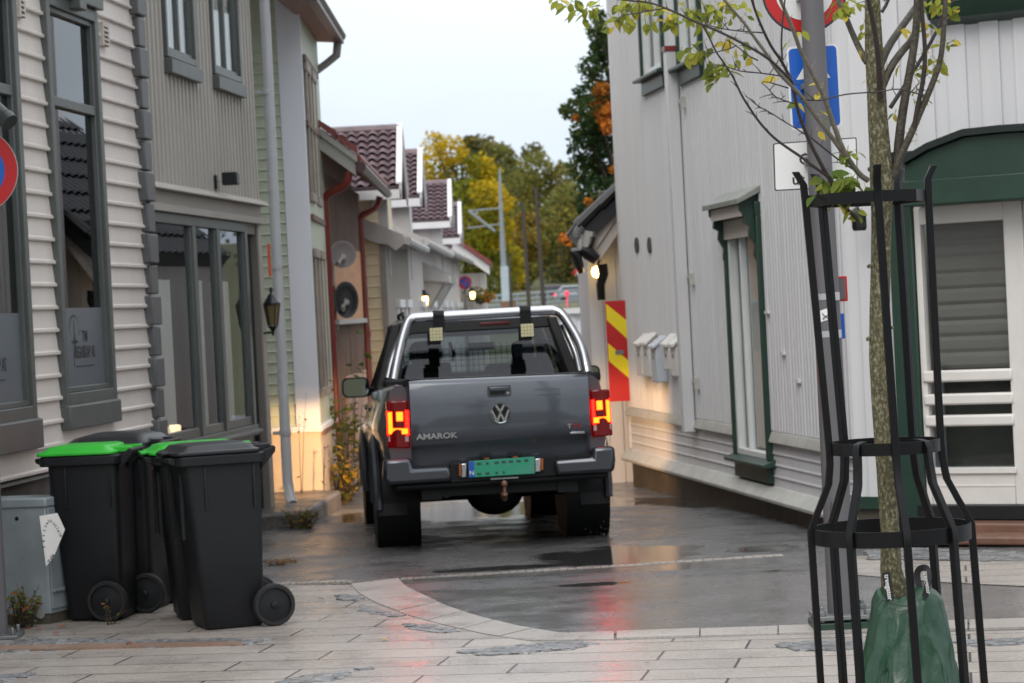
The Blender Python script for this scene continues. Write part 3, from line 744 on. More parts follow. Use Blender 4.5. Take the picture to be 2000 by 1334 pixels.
for k in range(26):
    y = 28.7 + (Db - 28.9) * k / 26; m_.tube([(xE + .05, y, zE4 + .10), (xE + .05, y + .19, zE4 + .105)], [.05, .058], 8)
m_.build('roof_tiles', M_redt, H4)
m_ = MB(); m_.tube([(xE + .09, 28.65, zE4 + .0), (xE + .09, Db - .15, zE4 - .02)], .06, 10); m_.build('gutter', mat('dark_maroon', (70, 44, 44), .35), H4)
def redpipe(pts, nm):
    t_ = thing('drainpipe', (pts[-1].x, pts[-1].y, gz(30)), nm, 'drainpipe')
    b_ = MB(); b_.tube(pts, .048, 10); b_.build('pipe', M_redp, t_)
    for q in (pts[-2],): b_ = MB(); b_.cyl(q - Vector((0, 0, .04)), q + Vector((0, 0, .04)), .06, 10); b_.build('clamp', M_redp, t_)
pw = P(633, 392, 28.9)
redpipe([P(681, 335, 28.75), P(680, 352, 28.75), P(672, 363, 28.78), P(641, 378, 28.86), P(633, 392, 28.9), Vector((pw.x + .01, 28.92, 1.6)), Vector((pw.x + .01, 28.92, -.2))], 'thick dark red drainpipe at the near end of the weathered board house')
pw = P(702, 428, 34.7)
redpipe([P(742, 384, 34.8), P(738, 398, 34.8), P(730, 408, 34.76), P(708, 420, 34.7), P(702, 430, 34.7), Vector((pw.x + .02, 34.7, 1.6)), Vector((pw.x + .02, 34.7, -.2))], 'thin dark red drainpipe at the far end of the weathered board house')
m_ = S4.mb(); ua, zt = S4.uz(643, 475); ub, zb_ = S4.uz(700, 622); m_.box(S4.uz(646, 500)[0], S4.uz(699, 500)[0], .019, .035, zb_, zt)
m_.build('plywood_panel', mat('orange_plywood', (186, 132, 88), .6, vs=3, var=.18, stretch=(1, .3, 3)), H4)
m_ = S4.mb(); m_.box(S4.uz(650, 620)[0], S4.uz(716, 620)[0], .02, .07, zb_ - .06, zb_); m_.build('rail', M_trim, H4)
# headlamp-lit plastered strip behind the plants
m_ = S4.mb(); m_.box(S4.uz(672, 800)[0], S4.uz(712, 800)[0], .02, .05, -.25, S4.uz(700, 725)[1]); m_.build('lower_panel', mat('pinkish_render', (190, 152, 128), .7, vs=4, var=.1), H4)
def dish(px, py, rx, ry, D, m, label):
    c = P(px, py, D); r = rx * D / FOC
    ax = Vector((.12, -1, .16)).normalized()
    q = ax.to_track_quat('Z', 'Y').to_matrix().to_4x4(); Mx = Matrix.Translation(c) @ q
    sy = ry / rx
    t_ = thing('satellite_dish', (c.x - .2, c.y, c.z - r), label, 'satellite dish')
    b_ = MB(Mx @ Matrix.Scale(sy, 4, q.inverted().to_3x3() @ Vector((0, 0, 1))))
    b_.lathe([(0, -.16 * r), (r * .4, -.13 * r), (r * .75, -.05 * r), (r, .06 * r), (r * 1.01, .075 * r), (r * .99, .08 * r), (r * .74, -.02 * r), (r * .4, -.1 * r), (0, -.13 * r)], 32, caps=False)
    b_.build('dish', m, t_, smooth=50)
    b_ = MB(); b_.tube([c - Vector((.08, -.05, .1)), c + Vector((-.03, -.2, -.55 * r)), c + ax * r * .95 + Vector((0, 0, -.3 * r))], .018, 6)
    b_.tube([c - Vector((.04, -.05, .06)), c + Vector((-.22 * r, -.12, -.75 * r))], .03, 6); b_.build('arm', M_trim, t_)
    e_ = c + ax * r * .95 + Vector((0, 0, -.3 * r)); b_ = MB(); b_.cyl(e_ - ax * .02, e_ - ax * .16, .035, 10); b_.build('receiver', M_trim, t_)
    b_ = MB(); b_.tube([c + Vector((0, .02, 0)), c + Vector((-.14, .2, .0)), c + Vector((-.14, .2, -.35))], .025, 8); b_.build('bracket', M_trim, t_)
dish(669, 497, 27, 27, 29.25, mat('grey_dish', (140, 132, 132), .4, var=.06), 'upper grey satellite dish on the weathered board house')
dish(676, 586, 24, 36, 29.75, mat('black_dish', (40, 42, 46), .35, var=.1), 'lower black satellite dish on the plywood panel')
# ---- dormered row
def rowX(D): return -1.70 + .022 * (D - 35)
def tiled(mb, p00, p10, p01, nu, nv, th=.03):
    """pantiled slope: p00 lower corner, p10 along the eave, p01 up the slope"""
    a, b_ = (p10 - p00), (p01 - p00); nn = a.cross(b_).normalized()
    if nn.z < 0: nn = -nn
    wv = [0, .45, .9, 1, .75, .3]
    for j in range(nv):
        rows = []
        for e in (0, 1):
            pts = []
            for i in range(nu * 6 + 1):
                f = i / (nu * 6); h = wv[i % 6] * th
                pts.append(p00 + a * f + b_ * ((j + e * 1.04) / nv) + nn * (h + (th * .9 if e == 0 else 0)))
            rows.append(pts)
        mb.loft(rows, caps=False, closed=False)
        mb.add([p00 + b_ * (j / nv), p10 + b_ * (j / nv), p10 + b_ * (j / nv) + nn * th * .9, p00 + b_ * (j / nv) + nn * th * .9], [(0, 1, 2, 3)])
def dormer(par, D, zr, ze, xf, wid, mw, mt, left=2.6, hw=1.15):
    """cross gable with its ridge square to the street; xf is the street end of the roof"""
    m_ = MB(); tiled(m_, Vector((xf - left, D - hw, ze)), Vector((xf, D - hw, ze)), Vector((xf - left, D, zr)), int(left / .15), 9, .05)
    m_.prism([(xf - left, D, zr), (xf - left, D + hw, ze), (xf - left, D + hw, ze - .06), (xf - left, D, zr - .06)], (left, 0, 0))
    m_.prism([(xf - left, D, zr - .02), (xf - left, D - hw, ze - .02), (xf - left, D - hw, ze - .08), (xf - left, D, zr - .08)], (left, 0, 0))
    m_.tube([(xf - left, D, zr + .03), (xf, D, zr + .03)], .075, 8)
    rf = m_.build('roof', mt, par, recalc=False, smooth=30)
    v = MB()
    for s in (-1, 1):
        v.prism([(xf, D, zr - .13), (xf, D + s * (hw + .06), ze - .16), (xf, D + s * (hw + .06), ze + .07), (xf, D, zr + .11)], (.03, 0, 0))
        v.prism([(xf - .04, D, zr + .075), (xf - .04, D + s * (hw + .07), ze + .05), (xf - .04, D + s * (hw + .07), ze + .085), (xf - .04, D, zr + .115)], (.085, 0, 0))
    v.build('bargeboard', M_white, par, bevel=.005)
    v = MB(); v.box(xf - left, xf + .02, D - hw - .06, D - hw + .02, ze - .15, ze - .02); v.build('gutter_board', M_white, par)
    v = MB(); xw = xf - .22
    v.prism([(xw, D - hw + .15, 2.4), (xw, D + hw - .15, 2.4), (xw, D + hw - .15, ze - .08), (xw, D, zr - .16), (xw, D - hw + .15, ze - .08)], (-left, 0, 0))
    v.build('dormer_wall', mw, par, smooth=0)
    v = MB(); v.box(xw - .2, xw + .03, D - hw + .12, D - hw + .149, 2.4, ze - .09); v.box(xw + .002, xw + .035, D - hw + .15, D - hw + .32, 2.4, ze - .09); v.build('corner_post', M_trim, par)
def rowhouse(name, label, D0, D1, mw, dorm, zev, endm=None, windows=1):
    x0, x1 = rowX(D0), rowX(D1)
    S = Wall((x0, D0), (x1 - x0, D1 - D0), (1, -.022))
    par = thing(name, (x0 - 2, (D0 + D1) / 2, -.27), label, 'house')
    L = S.uD(D1)
    v = S.mb(); v.box(0, L - .01, -5, -.02, -.3, zev)
    hs = [(L * .3, L * .3 + .95, .55, 1.95), (L * .7, L * .7 + .95, -.2, 1.95)]
    vsiding(v, 0, L, -.3, zev, .17, .05, .02, hs); v.build('wall', mw, par, smooth=0)
    for k, h in enumerate(hs):
        f = v = S.mb(); a, b_, c, d_ = h
        v.box(a - .02, a + .1, -.02, .06, c, d_); v.box(b_ - .1, b_ + .02, -.02, .06, c, d_); v.box(a - .06, b_ + .06, -.02, .09, d_, d_ + .12); v.box(a - .04, b_ + .04, -.02, .08, c - .1, c)
        w_ = v.build('window' if k == 0 else 'door', M_white, par, bevel=.006)
        v = S.mb(); v.box(a + .09, b_ - .09, -.018, -.008, c, d_); v.build('pane' if k == 0 else 'door_leaf', M_glassd if k == 0 else M_greyd, w_)
    v = MB(); xe_ = x0 + .27; sl = .47
    v.prism([(xe_, D0 - .1, zev), (xe_ - 3.4, D0 - .1, zev + 3.4 * sl), (xe_ - 3.4, D0 - .1, zev + 3.4 * sl + .07), (xe_, D0 - .1, zev + .07)], (x1 - x0, D1 - D0 + .2, 0))
    v.build('roof', M_tile, par, smooth=0)
    v = MB(); y0 = D0 - .14
    pts = [(xe_, y0, zev - .02), (xe_, y0, zev + .1), (xe_ - 3, y0, zev + 3 * sl + .1), (xe_ - 3, y0, zev + 3 * sl - .12)]
    n = 26
    for k in range(1, n): f = 3 - 3 * k / n; pts.append((xe_ - f, y0, zev + f * sl - .13 - .05 * abs(math.sin(k * math.pi / 4))))
    v.prism(pts, (0, .05, 0)); v.build('bargeboard', M_trim, par)
    v = MB(); v.tube([(xe_ + .05, D0 - .1, zev + .02), (xe_ + .05 + x1 - x0, D1, zev + .0)], .06, 8); v.build('gutter', M_trim, par)
    if endm:
        E = Wall((x0 - 4, D0), (1, 0), (0, -1)); v = E.mb(); hsiding(v, 0, 3.92, -.3, zev + .45, .15, .02, nose=.012); v.build('end_wall', endm, par, smooth=0)
        v = E.mb(); v.box(3.92, 4.0, -.02, .03, -.3, zev + .2); v.build('corner_board', mat('mid_grey_paint', (142, 138, 136), .5, var=.06), par)
    for (D, zr, ze, xf, mm) in dorm: dormer(par, D, zr, ze, xf, 2.3, mm, M_tile)
    return par, S, L
pr1, S5, L5 = rowhouse('row_house', 'nearest dormered row house with straw yellow end wall and large tiled dormer', 35.0, 39.6, M_greyw, [(36.3, 4.50, 3.62, -1.47, M_yel)], 2.85, M_yel)
pr2, S6, L6 = rowhouse('row_house', 'second row house with narrow white dormer behind the large tiled one', 39.6, 48.5, M_whw, [(41.4, 4.47, 3.72, -1.36, M_whw)], 2.95)
pr3, S7, L7 = rowhouse('row_house', 'third white row house with smaller purple tiled dormer', 48.5, 54.2, M_whw, [(51.8, 4.49, 3.71, -1.13, M_whw)], 3.0)
pr4, S8, L8 = rowhouse('row_house', 'fourth row house whose small white-edged dormer stands last in line', 54.2, 59.0, M_whw, [(56.4, 4.22, 3.5, -1.03, M_whw)], 3.0)
for a_, b_ in ((pr1, 0), (pr2, 0)): pass
# canopies and carved brackets over the doors of the row
v = MB()
for D, l in ((44.5, 1.6), (47.5, 1.2)):
    x = rowX(D); v.prism([(x, D - l / 2, 2.75), (x + .45, D - l / 2, 2.5), (x + .45, D - l / 2, 2.38), (x, D - l / 2, 2.42)], (0, l, 0))
    for s in (-1, 1): v.prism([(x, D + s * l * .45, 2.4), (x + .35, D + s * l * .45, 2.38), (x + .05, D + s * l * .45, 1.9)], (0, .06, 0))
v.build('door_canopy', M_trim, pr2)
M_lampglow = mat('lamp_glow', (255, 224, 160), .4, emit=(255, 205, 120), es=7)
def lantern(px, py, D, label):
    c = P(px, py, D); t_ = thing('wall_lantern', (c.x, c.y, c.z - .15), label, 'lantern')
    b_ = MB(Matrix.Translation(c)); b_.lathe([(.035, -.08), (.055, -.02), (.06, .05), (.04, .08)], 12); b_.build('lit_globe', M_lampglow, t_)
    b_ = MB(Matrix.Translation(c)); b_.lathe([(.09, .08), (.06, .14), (.01, .2)], 12); b_.tube([(-.0, 0, .17), (-.12, .05, .2), (-.22, .1, .05)], .014, 6); b_.build('lantern_cap', M_black, t_)
lantern(830, 588, 43.2, 'lit lantern on the grey front of the dormered row, nearer of two')
lantern(923, 577, 58.0, 'lit lantern beside the far round sign, farther of two')
# last house with red eave
c0 = P(948, 560, 59.5); Sx = c0.x
t9 = thing('end_house', (Sx - 1, 61, -.2), 'white house at the end of the row with a red roof edge', 'house')
E9 = Wall((Sx - 3, 59.5), (1, 0), (0, -1)); v = E9.mb(); vsiding(v, 0, 3, -.3, 2.75, .2, .05, .02); v.box(0, 3, -4, -.02, -.3, 2.75); v.build('wall', M_whw, t9, smooth=0)
e0, e1 = P(956, 527, 59.2), P(903, 490, 59.2); s9 = (e1.z - e0.z) / (e0.x - e1.x)
v = MB(); v.prism([(e0.x, 59.1, e0.z - .12), (e0.x - 2.2, 59.1, e0.z - .12 + 2.2 * s9), (e0.x - 2.2, 59.1, e0.z + .1 + 2.2 * s9), (e0.x, 59.1, e0.z + .1)], (0, .06, 0)); v.build('bargeboard', M_white, t9)
v = MB(); v.prism([(e0.x + .05, 59.0, e0.z + .1), (e0.x - 2.2, 59.0, e0.z + .1 + 2.2 * s9), (e0.x - 2.2, 59.0, e0.z + .2 + 2.2 * s9), (e0.x + .05, 59.0, e0.z + .2)], (0, 4, 0)); v.build('roof', M_redt, t9)
# round no-parking sign down the street
def noparking(c, r, face, label, pole=True, D=0):
    t_ = thing('round_sign', (c.x, c.y, 0), label, 'traffic sign')
    q = face.to_track_quat('Z', 'Y').to_matrix().to_4x4(); Mx = Matrix.Translation(c) @ q
    b_ = MB(Mx); b_.lathe([(r, -.012), (r, 0)], 40); b_.build('plate', M_trim, t_)
    def ring(r0, r1, z, m, nm):
        b_ = MB(Mx); n = 48; vs = [(r0 * math.cos(6.2832 * k / n), r0 * math.sin(6.2832 * k / n), z) for k in range(n)] + [(r1 * math.cos(6.2832 * k / n), r1 * math.sin(6.2832 * k / n), z) for k in range(n)]
        b_.add(vs, [(k, (k + 1) % n, n + (k + 1) % n, n + k) for k in range(n)]); return b_, m, nm
    for (b_, m, nm) in (ring(.0005, r * .72, .002, M_signblue, 'blue_field'), ring(r * .70, r * .985, .004, M_signred, 'red_ring')): b_.build(nm, m, t_, recalc=False, smooth=0)
    b_ = MB(Mx @ Matrix.Rotation(R(-45), 4, 'Z')); b_.box(-r * .09, r * .09, -r * .72, r * .72, .001, .005); b_.build('red_bar', M_signred, t_, smooth=0)
    return t_
M_signblue = mat('sign_blue', (6, 84, 176), .35, var=.05)
M_signred = mat('sign_red', (178, 14, 18), .4, var=.06)
M_signwhite = mat('sign_white', (216, 216, 214), .35, var=.03)
M_steel = mat('galvanised_steel', (120, 122, 122), .42, vs=7, var=.14, metal=.55, bump=.05)
c = P(908, 552, 58.5); t_ = noparking(c, .155, Vector((.05, -1, 0)), 'small round red and blue sign far down the street by the row')
b_ = MB(); b_.cyl((c.x, c.y + .04, -.25), (c.x, c.y + .04, c.z + .16), .025, 10); b_.build('post', M_steel, t_)
# ------------------------------------------------------------------ right hand white house
M_wr = mat('white_board_paint', (199, 199, 200), .45, vs=2.2, var=.065, stretch=(2.5, 2.5, .12), bump=.1, bs=30)
M_wl = mat('white_lower_paint', (198, 190, 182), .42, vs=2, var=.08, stretch=(.5, .5, 2), bump=.15, bs=25)
M_gr = mat('dark_green_paint', (32, 57, 46), .4, vs=4, var=.14, bump=.08, bs=30)
M_conc = mat('mossy_concrete', (74, 68, 58), .6, vs=4, var=.35, bump=.5, bs=14)
M_cap = mat('mossy_white_ledge', (170, 170, 163), .45, vs=5, var=.16, bump=.1)
C0 = (2.55, 18.96)
RW = Wall(C0, (-.139, 1), (-1, -.139))
R2 = Wall(C0, (.85, -.527), (-.527, -.85))
LR = RW.uz(1213, 500)[0]
zb_ = RW.uz(1420, 838)[1]; zc = RW.uz(1420, 942)[1]
HR = thing('white_house', (C0[0] + 2, 23, 0), 'white board house with green window frames and a green hooded door', 'house')
def rw(px, py, o=0): return RW.uz(px, py, o)
# windows on the street side
lw = (rw(1489, 650, .05)[0], rw(1422, 650, .05)[0]); lz = (rw(1455, 890, .05)[1], rw(1455, 425, .05)[1])
uw = []
for xa_, xb_, yb in ((1247, 1291, 142), (1319, 1364, 118)):
    u1_, u0_ = rw(xa_, 60, .05)[0], rw(xb_, 60, .05)[0]; zz = rw((xa_ + xb_) / 2, yb, .05)[1]; uw.append((u0_, u1_, zz, zz + 1.7))
holes = [(lw[0] + .03, lw[1] - .03, lz[0], lz[1])] + [(a + .03, b - .03, c, d) for a, b, c, d in uw]
m_ = RW.mb(); vsiding(m_, 0.0, LR - .12, zb_ + .06, 7.2, .098, .05, .022, holes, rnd=True)
m_.box(LR - .12, LR, -.02, .028, zc + .1, 7.2)
hsiding(m_, .0, LR - .12, zc + .06, zb_ - .05, (zb_ - zc - .11) / 4.0, .013, [(lw[0] + .02, lw[1] - .02, 0, lz[1])], nose=.014)
m_.box(0.02, LR - .01, -7, -.36, -.3, 7.0); m_.box(LR - .2, LR - .01, -.36, -.02, -.3, 7.0); m_.box(.02, .2, -.36, -.02, -.3, 7.0)
m_.build('wall', M_wr, HR, smooth=0)
m_ = RW.mb()
for a, b in cut(0, LR, [(lw[0] - .02, lw[1] + .02)]): m_.prism([(a, 0, zb_ - .05), (a, .05, zb_ - .04), (a, .045, zb_ - .015), (a, .02, zb_ + .05), (a, 0, zb_ + .06)], (b - a, 0, 0))
m_.build('belt_board', M_cap, HR, bevel=.006)
m_ = RW.mb(); m_.prism([(0, 0, zc - .02), (0, .11, zc - .04), (0, .115, zc - .01), (0, .03, zc + .08), (0, 0, zc + .08)], (LR, 0, 0)); m_.build('water_ledge', M_cap, HR, bevel=.006)
m_ = RW.mb(); m_.box(0, LR - .02, -.36, -.01, -.4, zc - .02); m_.build('plinth', M_conc, HR)
m_ = RW.mb(); m_.prism([(-.5, .5, 7.0), (-.5, -3.5, 9.8), (-.5, -7.5, 7.0), (-.5, -7.5, 6.85), (-.5, -3.5, 9.6), (-.5, .5, 6.85)], (LR + .6, 0, 0)); m_.build('roof', M_tile_d, HR, smooth=0)
M_win = mat('white_window_paint', (206, 208, 206), .4, var=.05)
def green_window(u0, u1, z0, z1, bars=(), panes=()):
    m_ = RW.mb(); g = .055
    m_.box(u0, u0 + g, -.03, .06, z0, z1); m_.box(u1 - g, u1, -.03, .06, z0, z1); m_.box(u0, u1, -.03, .065, z1, z1 + .12)
    f = m_.build('window', M_gr, HR, bevel=.006)
    m_ = RW.mb(); s = .055
    a0, a1 = u0 + g, u1 - g
    m_.box(a0, a0 + s, -.05, .03, z0, z1); m_.box(a1 - s, a1, -.05, .03, z0, z1); m_.box(a0 + s, a1 - s, -.05, .03, z0, z0 + s); m_.box(a0 + s, a1 - s, -.05, .03, z1 - s, z1)
    for b in bars: m_.box(b - .022, b + .022, -.05, .012, z0 + s, z1 - s)
    for p in panes: m_.box(a0 + s, a1 - s, -.05, .022, p - .03, p + .03)
    m_.build('sash', M_win, f, bevel=.006)
    m_ = RW.mb(); m_.box(a0 + s - .01, a1 - s + .01, -.035, -.028, z0 + .05, z1 - .05); m_.build('pane', M_glassc, f, smooth=0)
    m_ = RW.mb(); m_.box(u0 + .02, u1 - .02, -.35, -.34, z0, z1); m_.box(u0 + .02, u0 + .04, -.34, -.05, z0, z1); m_.box(u1 - .04, u1 - .02, -.34, -.05, z0, z1); m_.build('recess', M_dark, f)
    m_ = RW.mb(); nW = 20
    m_.loft([[(a0 + (a1 - a0) * k / nW, -.16 + .02 * math.sin(k * 2.1), zz) for k in range(nW + 1)] for zz in (z0 + .05, z1 - .05)], caps=False, closed=False); m_.build('curtain', M_curt, f, recalc=False)
    m_ = RW.mb(); m_.prism([(u0 - .08, 0, z0 - .06), (u0 - .08, .13, z0 - .06), (u0 - .08, .13, z0 - .03), (u0 - .08, 0, z0 + .01)], (u1 - u0 + .16, 0, 0)); m_.box(u0 + .02, u1 - .02, 0, .055, z0 - .2, z0 - .06)
    m_.build('sill', M_gr, f, bevel=.006)
    return f
fw_ = green_window(lw[0], lw[1], lz[0], lz[1], bars=(lw[0] + .66 * (lw[1] - lw[0]),))
for a, b, c, d in uw: green_window(a, b, c, d, bars=((a + b) / 2,))
# hood on carved brackets
uh0, uh1 = rw(1484, 395, 0)[0], rw(1421, 410, 0)[0]; zh = rw(1420, 398, .17)[1]
m_ = RW.mb(); m_.prism([(uh0 - .08, 0, zh + .13), (uh0 - .08, .22, zh + .02), (uh0 - .08, .22, zh - .03), (uh0 - .08, 0, zh + .07)], (uh1 - uh0 + .16, 0, 0))
hood = m_.build('window_hood', mat('mossy_lead', (128, 132, 124), .4, vs=6, var=.2), fw_, bevel=.006)
for u in (uh0, uh1 - .05):
    m_ = RW.mb(); m_.prism([(u, 0, zh + .06), (u, .18, zh - .01), (u, .18, zh - .08), (u, .14, zh - .12), (u, .15, zh - .19), (u, .10, zh - .22), (u, .11, zh - .29), (u, .06, zh - .38), (u, .07, zh - .47), (u, .035, zh - .54), (u, .035, zh - .62), (u, 0, zh - .64)], (.05, 0, 0)); m_.build('carved_bracket', M_gr, fw_)
m_ = RW.mb(); m_.box(uh0 + .05, uh1 - .05, .15, .17, zh - .13, zh - .03); m_.box(uh0 + .05, uh1 - .05, .02, .06, zh - .3, zh + .05); m_.build('hood_lining', M_wl, fw_)
# square white rainwater pipe
up_ = rw(1327, 470, .085)[0]; z1_ = rw(1318, 104)[1]; z0_ = rw(1338, 838)[1]
t_ = thing('drainpipe', RW.p(up_, .1, 0), 'white square boxed drainpipe on the white house with a red-edged top', 'drainpipe')
m_ = RW.mb(); m_.box(up_ - .06, up_ + .06, .03, .145, z0_, z1_); m_.build('pipe', M_wr, t_, bevel=.006)
m_ = RW.mb(); m_.box(up_ - .07, up_ + .07, .025, .155, z1_, z1_ + .05); m_.build('red_cap', M_redp, t_)
for py in (200, 545, 745):
    zz = rw(1340, py)[1]; m_ = RW.mb(); m_.box(up_ - .28, up_ + .03, .02, .045, zz, zz + .04); m_.box(up_ - .31, up_ - .27, .02, .07, zz - .06, zz + .05); m_.build('pipe_bracket', M_cap, t_)
m_ = RW.mb(); a_ = rw(1346, 705); m_.box(a_[0] - .04, a_[0] + .04, .018, .05, rw(1346, 735)[1], rw(1346, 678)[1]); tag(m_.build('cable_cover', M_black), 'dark narrow cable cover on the white wall right of the boxed drainpipe', 'cable cover')
for px in (1244, 1269):
    u_, z_ = rw(px, 479, .02); m_ = RW.mb(); n = 20
    m_.prism([(u_ + .11 * math.cos(6.2832 * k / n), .017, z_ + .085 * math.sin(6.2832 * k / n)) for k in range(n)], (0, .012, 0)); m_.build('vent_hole', M_plinth, HR)
for px, py in ((1500, 610), (1530, 690), (1560, 745), (1540, 310), (1555, 312)):
    u_, z_ = rw(px, py, .02); m_ = RW.mb(); m_.box(u_ - .06, u_ + .06, .016, .04, z_ - .012, z_ + .012); m_.build('cable_clip', M_win, HR)
# letter boxes
for i, (px, pyt, pyb, pr, lab) in enumerate(((1322, 652, 735, .12, 'white letter box nearest the boxed drainpipe'), (1306, 652, 722, .11, 'short white letter box, second from the drainpipe'), (1287, 656, 746, .14, 'pale blue-grey letter box hanging lowest of the row'), (1268, 650, 735, .12, 'white letter box, second from the far end of the row'), (1254, 652, 733, .12, 'white letter box at the far end of the row'))):
    u_, zt = rw(px, pyt, .07); z0 = rw(px, pyb, .07)[1]; hw = .13
    t_ = thing('letter_box', RW.p(u_, .1, z0), lab, 'letter box', 'letter boxes on the white house')
    mm = mat('pale_blue_box', (186, 192, 200), .35, var=.05) if i == 2 else mat('letter_box_white', (212, 210, 206), .35, var=.05)
    m_ = RW.mb(); m_.prism([(u_ - hw, .018, z0), (u_ - hw, pr, z0), (u_ - hw, pr, zt - .1), (u_ - hw, .018, zt)], (2 * hw, 0, 0)); m_.build('box', mm, t_, bevel=.012)
    m_ = RW.mb(); m_.prism([(u_ - hw - .02, .018, zt + .005), (u_ - hw - .02, pr + .03, zt - .10), (u_ - hw - .02, pr + .03, zt - .135), (u_ - hw - .02, pr + .02, zt - .13), (u_ - hw - .02, .018, zt - .02)], (2 * hw + .04, 0, 0)); m_.build('lid', mm, t_, bevel=.006)
    m_ = RW.mb(); m_.box(u_ - .02, u_ + .02, pr - .002, pr + .006, zt - .24, zt - .2); m_.build('lock', M_steel, t_)
# ---- door face
def r2(px, py, o=0): return R2.uz(px, py, o)
LE = r2(2150, 700)[0]
zg0 = r2(1900, 48)[1]
ud0 = r2(1795, 700)[0]
zdoor0 = r2(1880, 985)[1]; zh1 = r2(1850, 395)[1]
m_ = R2.mb()
u = 0.0; k = 0
hole = [(ud0 - .2, LE, -.5, zh1 + .4)]
while u < LE + 4:
    wd = .145 if k % 2 else .115
    for a, b in cut(zdoor0 + .0, 7.2, [(h[2], h[3]) for h in hole if h[0] < u + wd / 2 < h[1]]):
        m_.box(u, u + wd - (.0 if k % 2 else .0), -.02, .030 if k % 2 else .006, a, b)
    u += wd; k += 1
m_.box(.02, LE + 4, -5, -.36, -.3, 7.0)
m_.build('front_wall', M_wr, HR, smooth=0)
m_ = R2.mb(); m_.box(.0, ud0 - .19, .0, .045, r2(1710, 985)[1] - .03, r2(1710, 985)[1] + .06); m_.build('base_board', M_gr, HR)
m_ = R2.mb(); m_.box(0.0, LE, -.36, -.005, -.3, r2(1710, 985)[1] - .0); m_.build('front_plinth', M_conc, HR)
ug = r2(1812, 30, .15)[0]
m_ = R2.mb(); m_.prism([(ug, 0, zg0), (ug, .16, zg0 + .05), (ug, .30, zg0 + .26), (ug, .30, zg0 + .5), (ug, 0, zg0 + .5)], (LE - ug + .3, 0, 0)); m_.build('green_cornice', M_gr, HR, bevel=.01)
# arched green hood
hp = [(1766, 404), (1766, 322), (1815, 293), (1885, 266), (1960, 258), (2090, 250), (2090, 384)]
hp = [r2(x, y, .3) for x, y in hp]
m_ = R2.mb(); m_.prism([(u, 0.03, z) for u, z in hp], (0, .27, 0))
hm = r2(1850, 345, .3)[1]
m_.build('door_hood', M_gr, HR, bevel=.012)
m_ = R2.mb(); m_.box(hp[0][0] - .02, LE, .30, .325, hp[0][1], hm - .012); m_.build('hood_fascia', M_gr, HR, bevel=.008)
rim = hp[1:6]
m_ = R2.mb()
for (a, b), (c, d) in zip(rim, rim[1:]): m_.prism([(a, .02, b), (c, .02, d), (c, .02, d + .05), (a, .02, b + .05)], (0, .34, 0))
m_.build('hood_capping', mat('near_black_green', (26, 36, 32), .3, var=.1), HR)
ut0, ut1 = r2(1747, 700, .05)[0], r2(1794, 700, .05)[0]
m_ = R2.mb(); m_.box(ut0, ut1, -.02, .06, r2(1770, 1010)[1], hp[0][1] + .05); m_.build('door_post', M_gr, HR, bevel=.01)
# door
zd1 = hp[0][1] + .0; ds0 = ut1 + .005; ua0 = r2(1812, 700)[0]; ua1 = r2(1974, 700)[0]; dE = r2(2012, 700)[0]
M_door = mat('cream_door_paint', (210, 206, 200), .4, var=.05)
def dz(py): return r2(1885, py)[1]
m_ = R2.mb()
m_.box(ds0, ua0, -.06, .03, zdoor0, zd1); m_.box(ua1, dE, -.06, .03, zdoor0, zd1); m_.box(ua0, ua1, -.06, .03, dz(434), zd1); m_.box(ua0, ua1, -.06, .03, zdoor0, dz(913))
m_.box(dE + .012, LE, -.06, .03, zdoor0, zd1); m_.box(dE, dE + .012, -.06, .02, zdoor0, zd1)
door = m_.build('door', M_door, HR, bevel=.01)
for a, b in ((722, 745), (768, 790), (810, 832)):
    m_ = R2.mb(); m_.box(ua0 - .03, ua1 + .02, -.05, .05, dz(b), dz(a)); m_.build('glazing_rail', M_door, door, bevel=.015)
m_ = R2.mb(); m_.box(ua0 - .02, ua1 + .02, .03, .05, dz(924), dz(913)); m_.box(ua0, ua1, .03, .034, dz(950), dz(946)); m_.build('bead', M_door, door, bevel=.008)
m_ = R2.mb(); m_.box(ua0 - .01, ua1 + .01, -.03, -.022, dz(915), dz(432)); m_.build('pane', M_glassc, door, smooth=0)
m_ = R2.mb(); m_.box(ua0 - .02, ua1 + .02, -.35, -.34, dz(915), dz(432)); m_.build('recess', mat('dim_hall', (92, 92, 86), .9), door, smooth=0)
m_ = R2.mb(); z = dz(720)
while z < dz(434): m_.prism([(ua0 + .02, -.075, z), (ua0 + .02, -.060, z + .03), (ua0 + .02, -.060, z + .09), (ua0 + .02, -.075, z + .12)], (ua1 - ua0 - .03, 0, 0)); z += .118
m_.build('blind', mat('grey_pleated_blind', (104, 100, 95), .8, var=.06), door, smooth=0)
m_ = R2.mb(); m_.box(ds0 - .05, LE, -.1, .10, zdoor0 - .10, zdoor0 - .002); m_.build('threshold', M_black, HR)
# stone steps
st0 = r2(1775, 1030, .3)[0]
t_ = thing('door_step', R2.p(st0 + .8, .5, 0), 'wet reddish stone steps below the white door', 'steps')
M_step = mat('reddish_stone', (112, 82, 68), .35, vs=5, var=.25, bump=.3, bs=20)
zs = R2.uz(1900, 1018, .35)[1]
m_ = R2.mb(); m_.box(st0, LE + .4, .0, .32, .0, zdoor0 - .11); m_.build('upper_step', M_step, t_, bevel=.015)
m_ = R2.mb(); m_.box(st0 - .03, LE + .4, .32, .66, .0, (zdoor0 - .11) * .5); m_.build('lower_step', M_step, t_, bevel=.015)
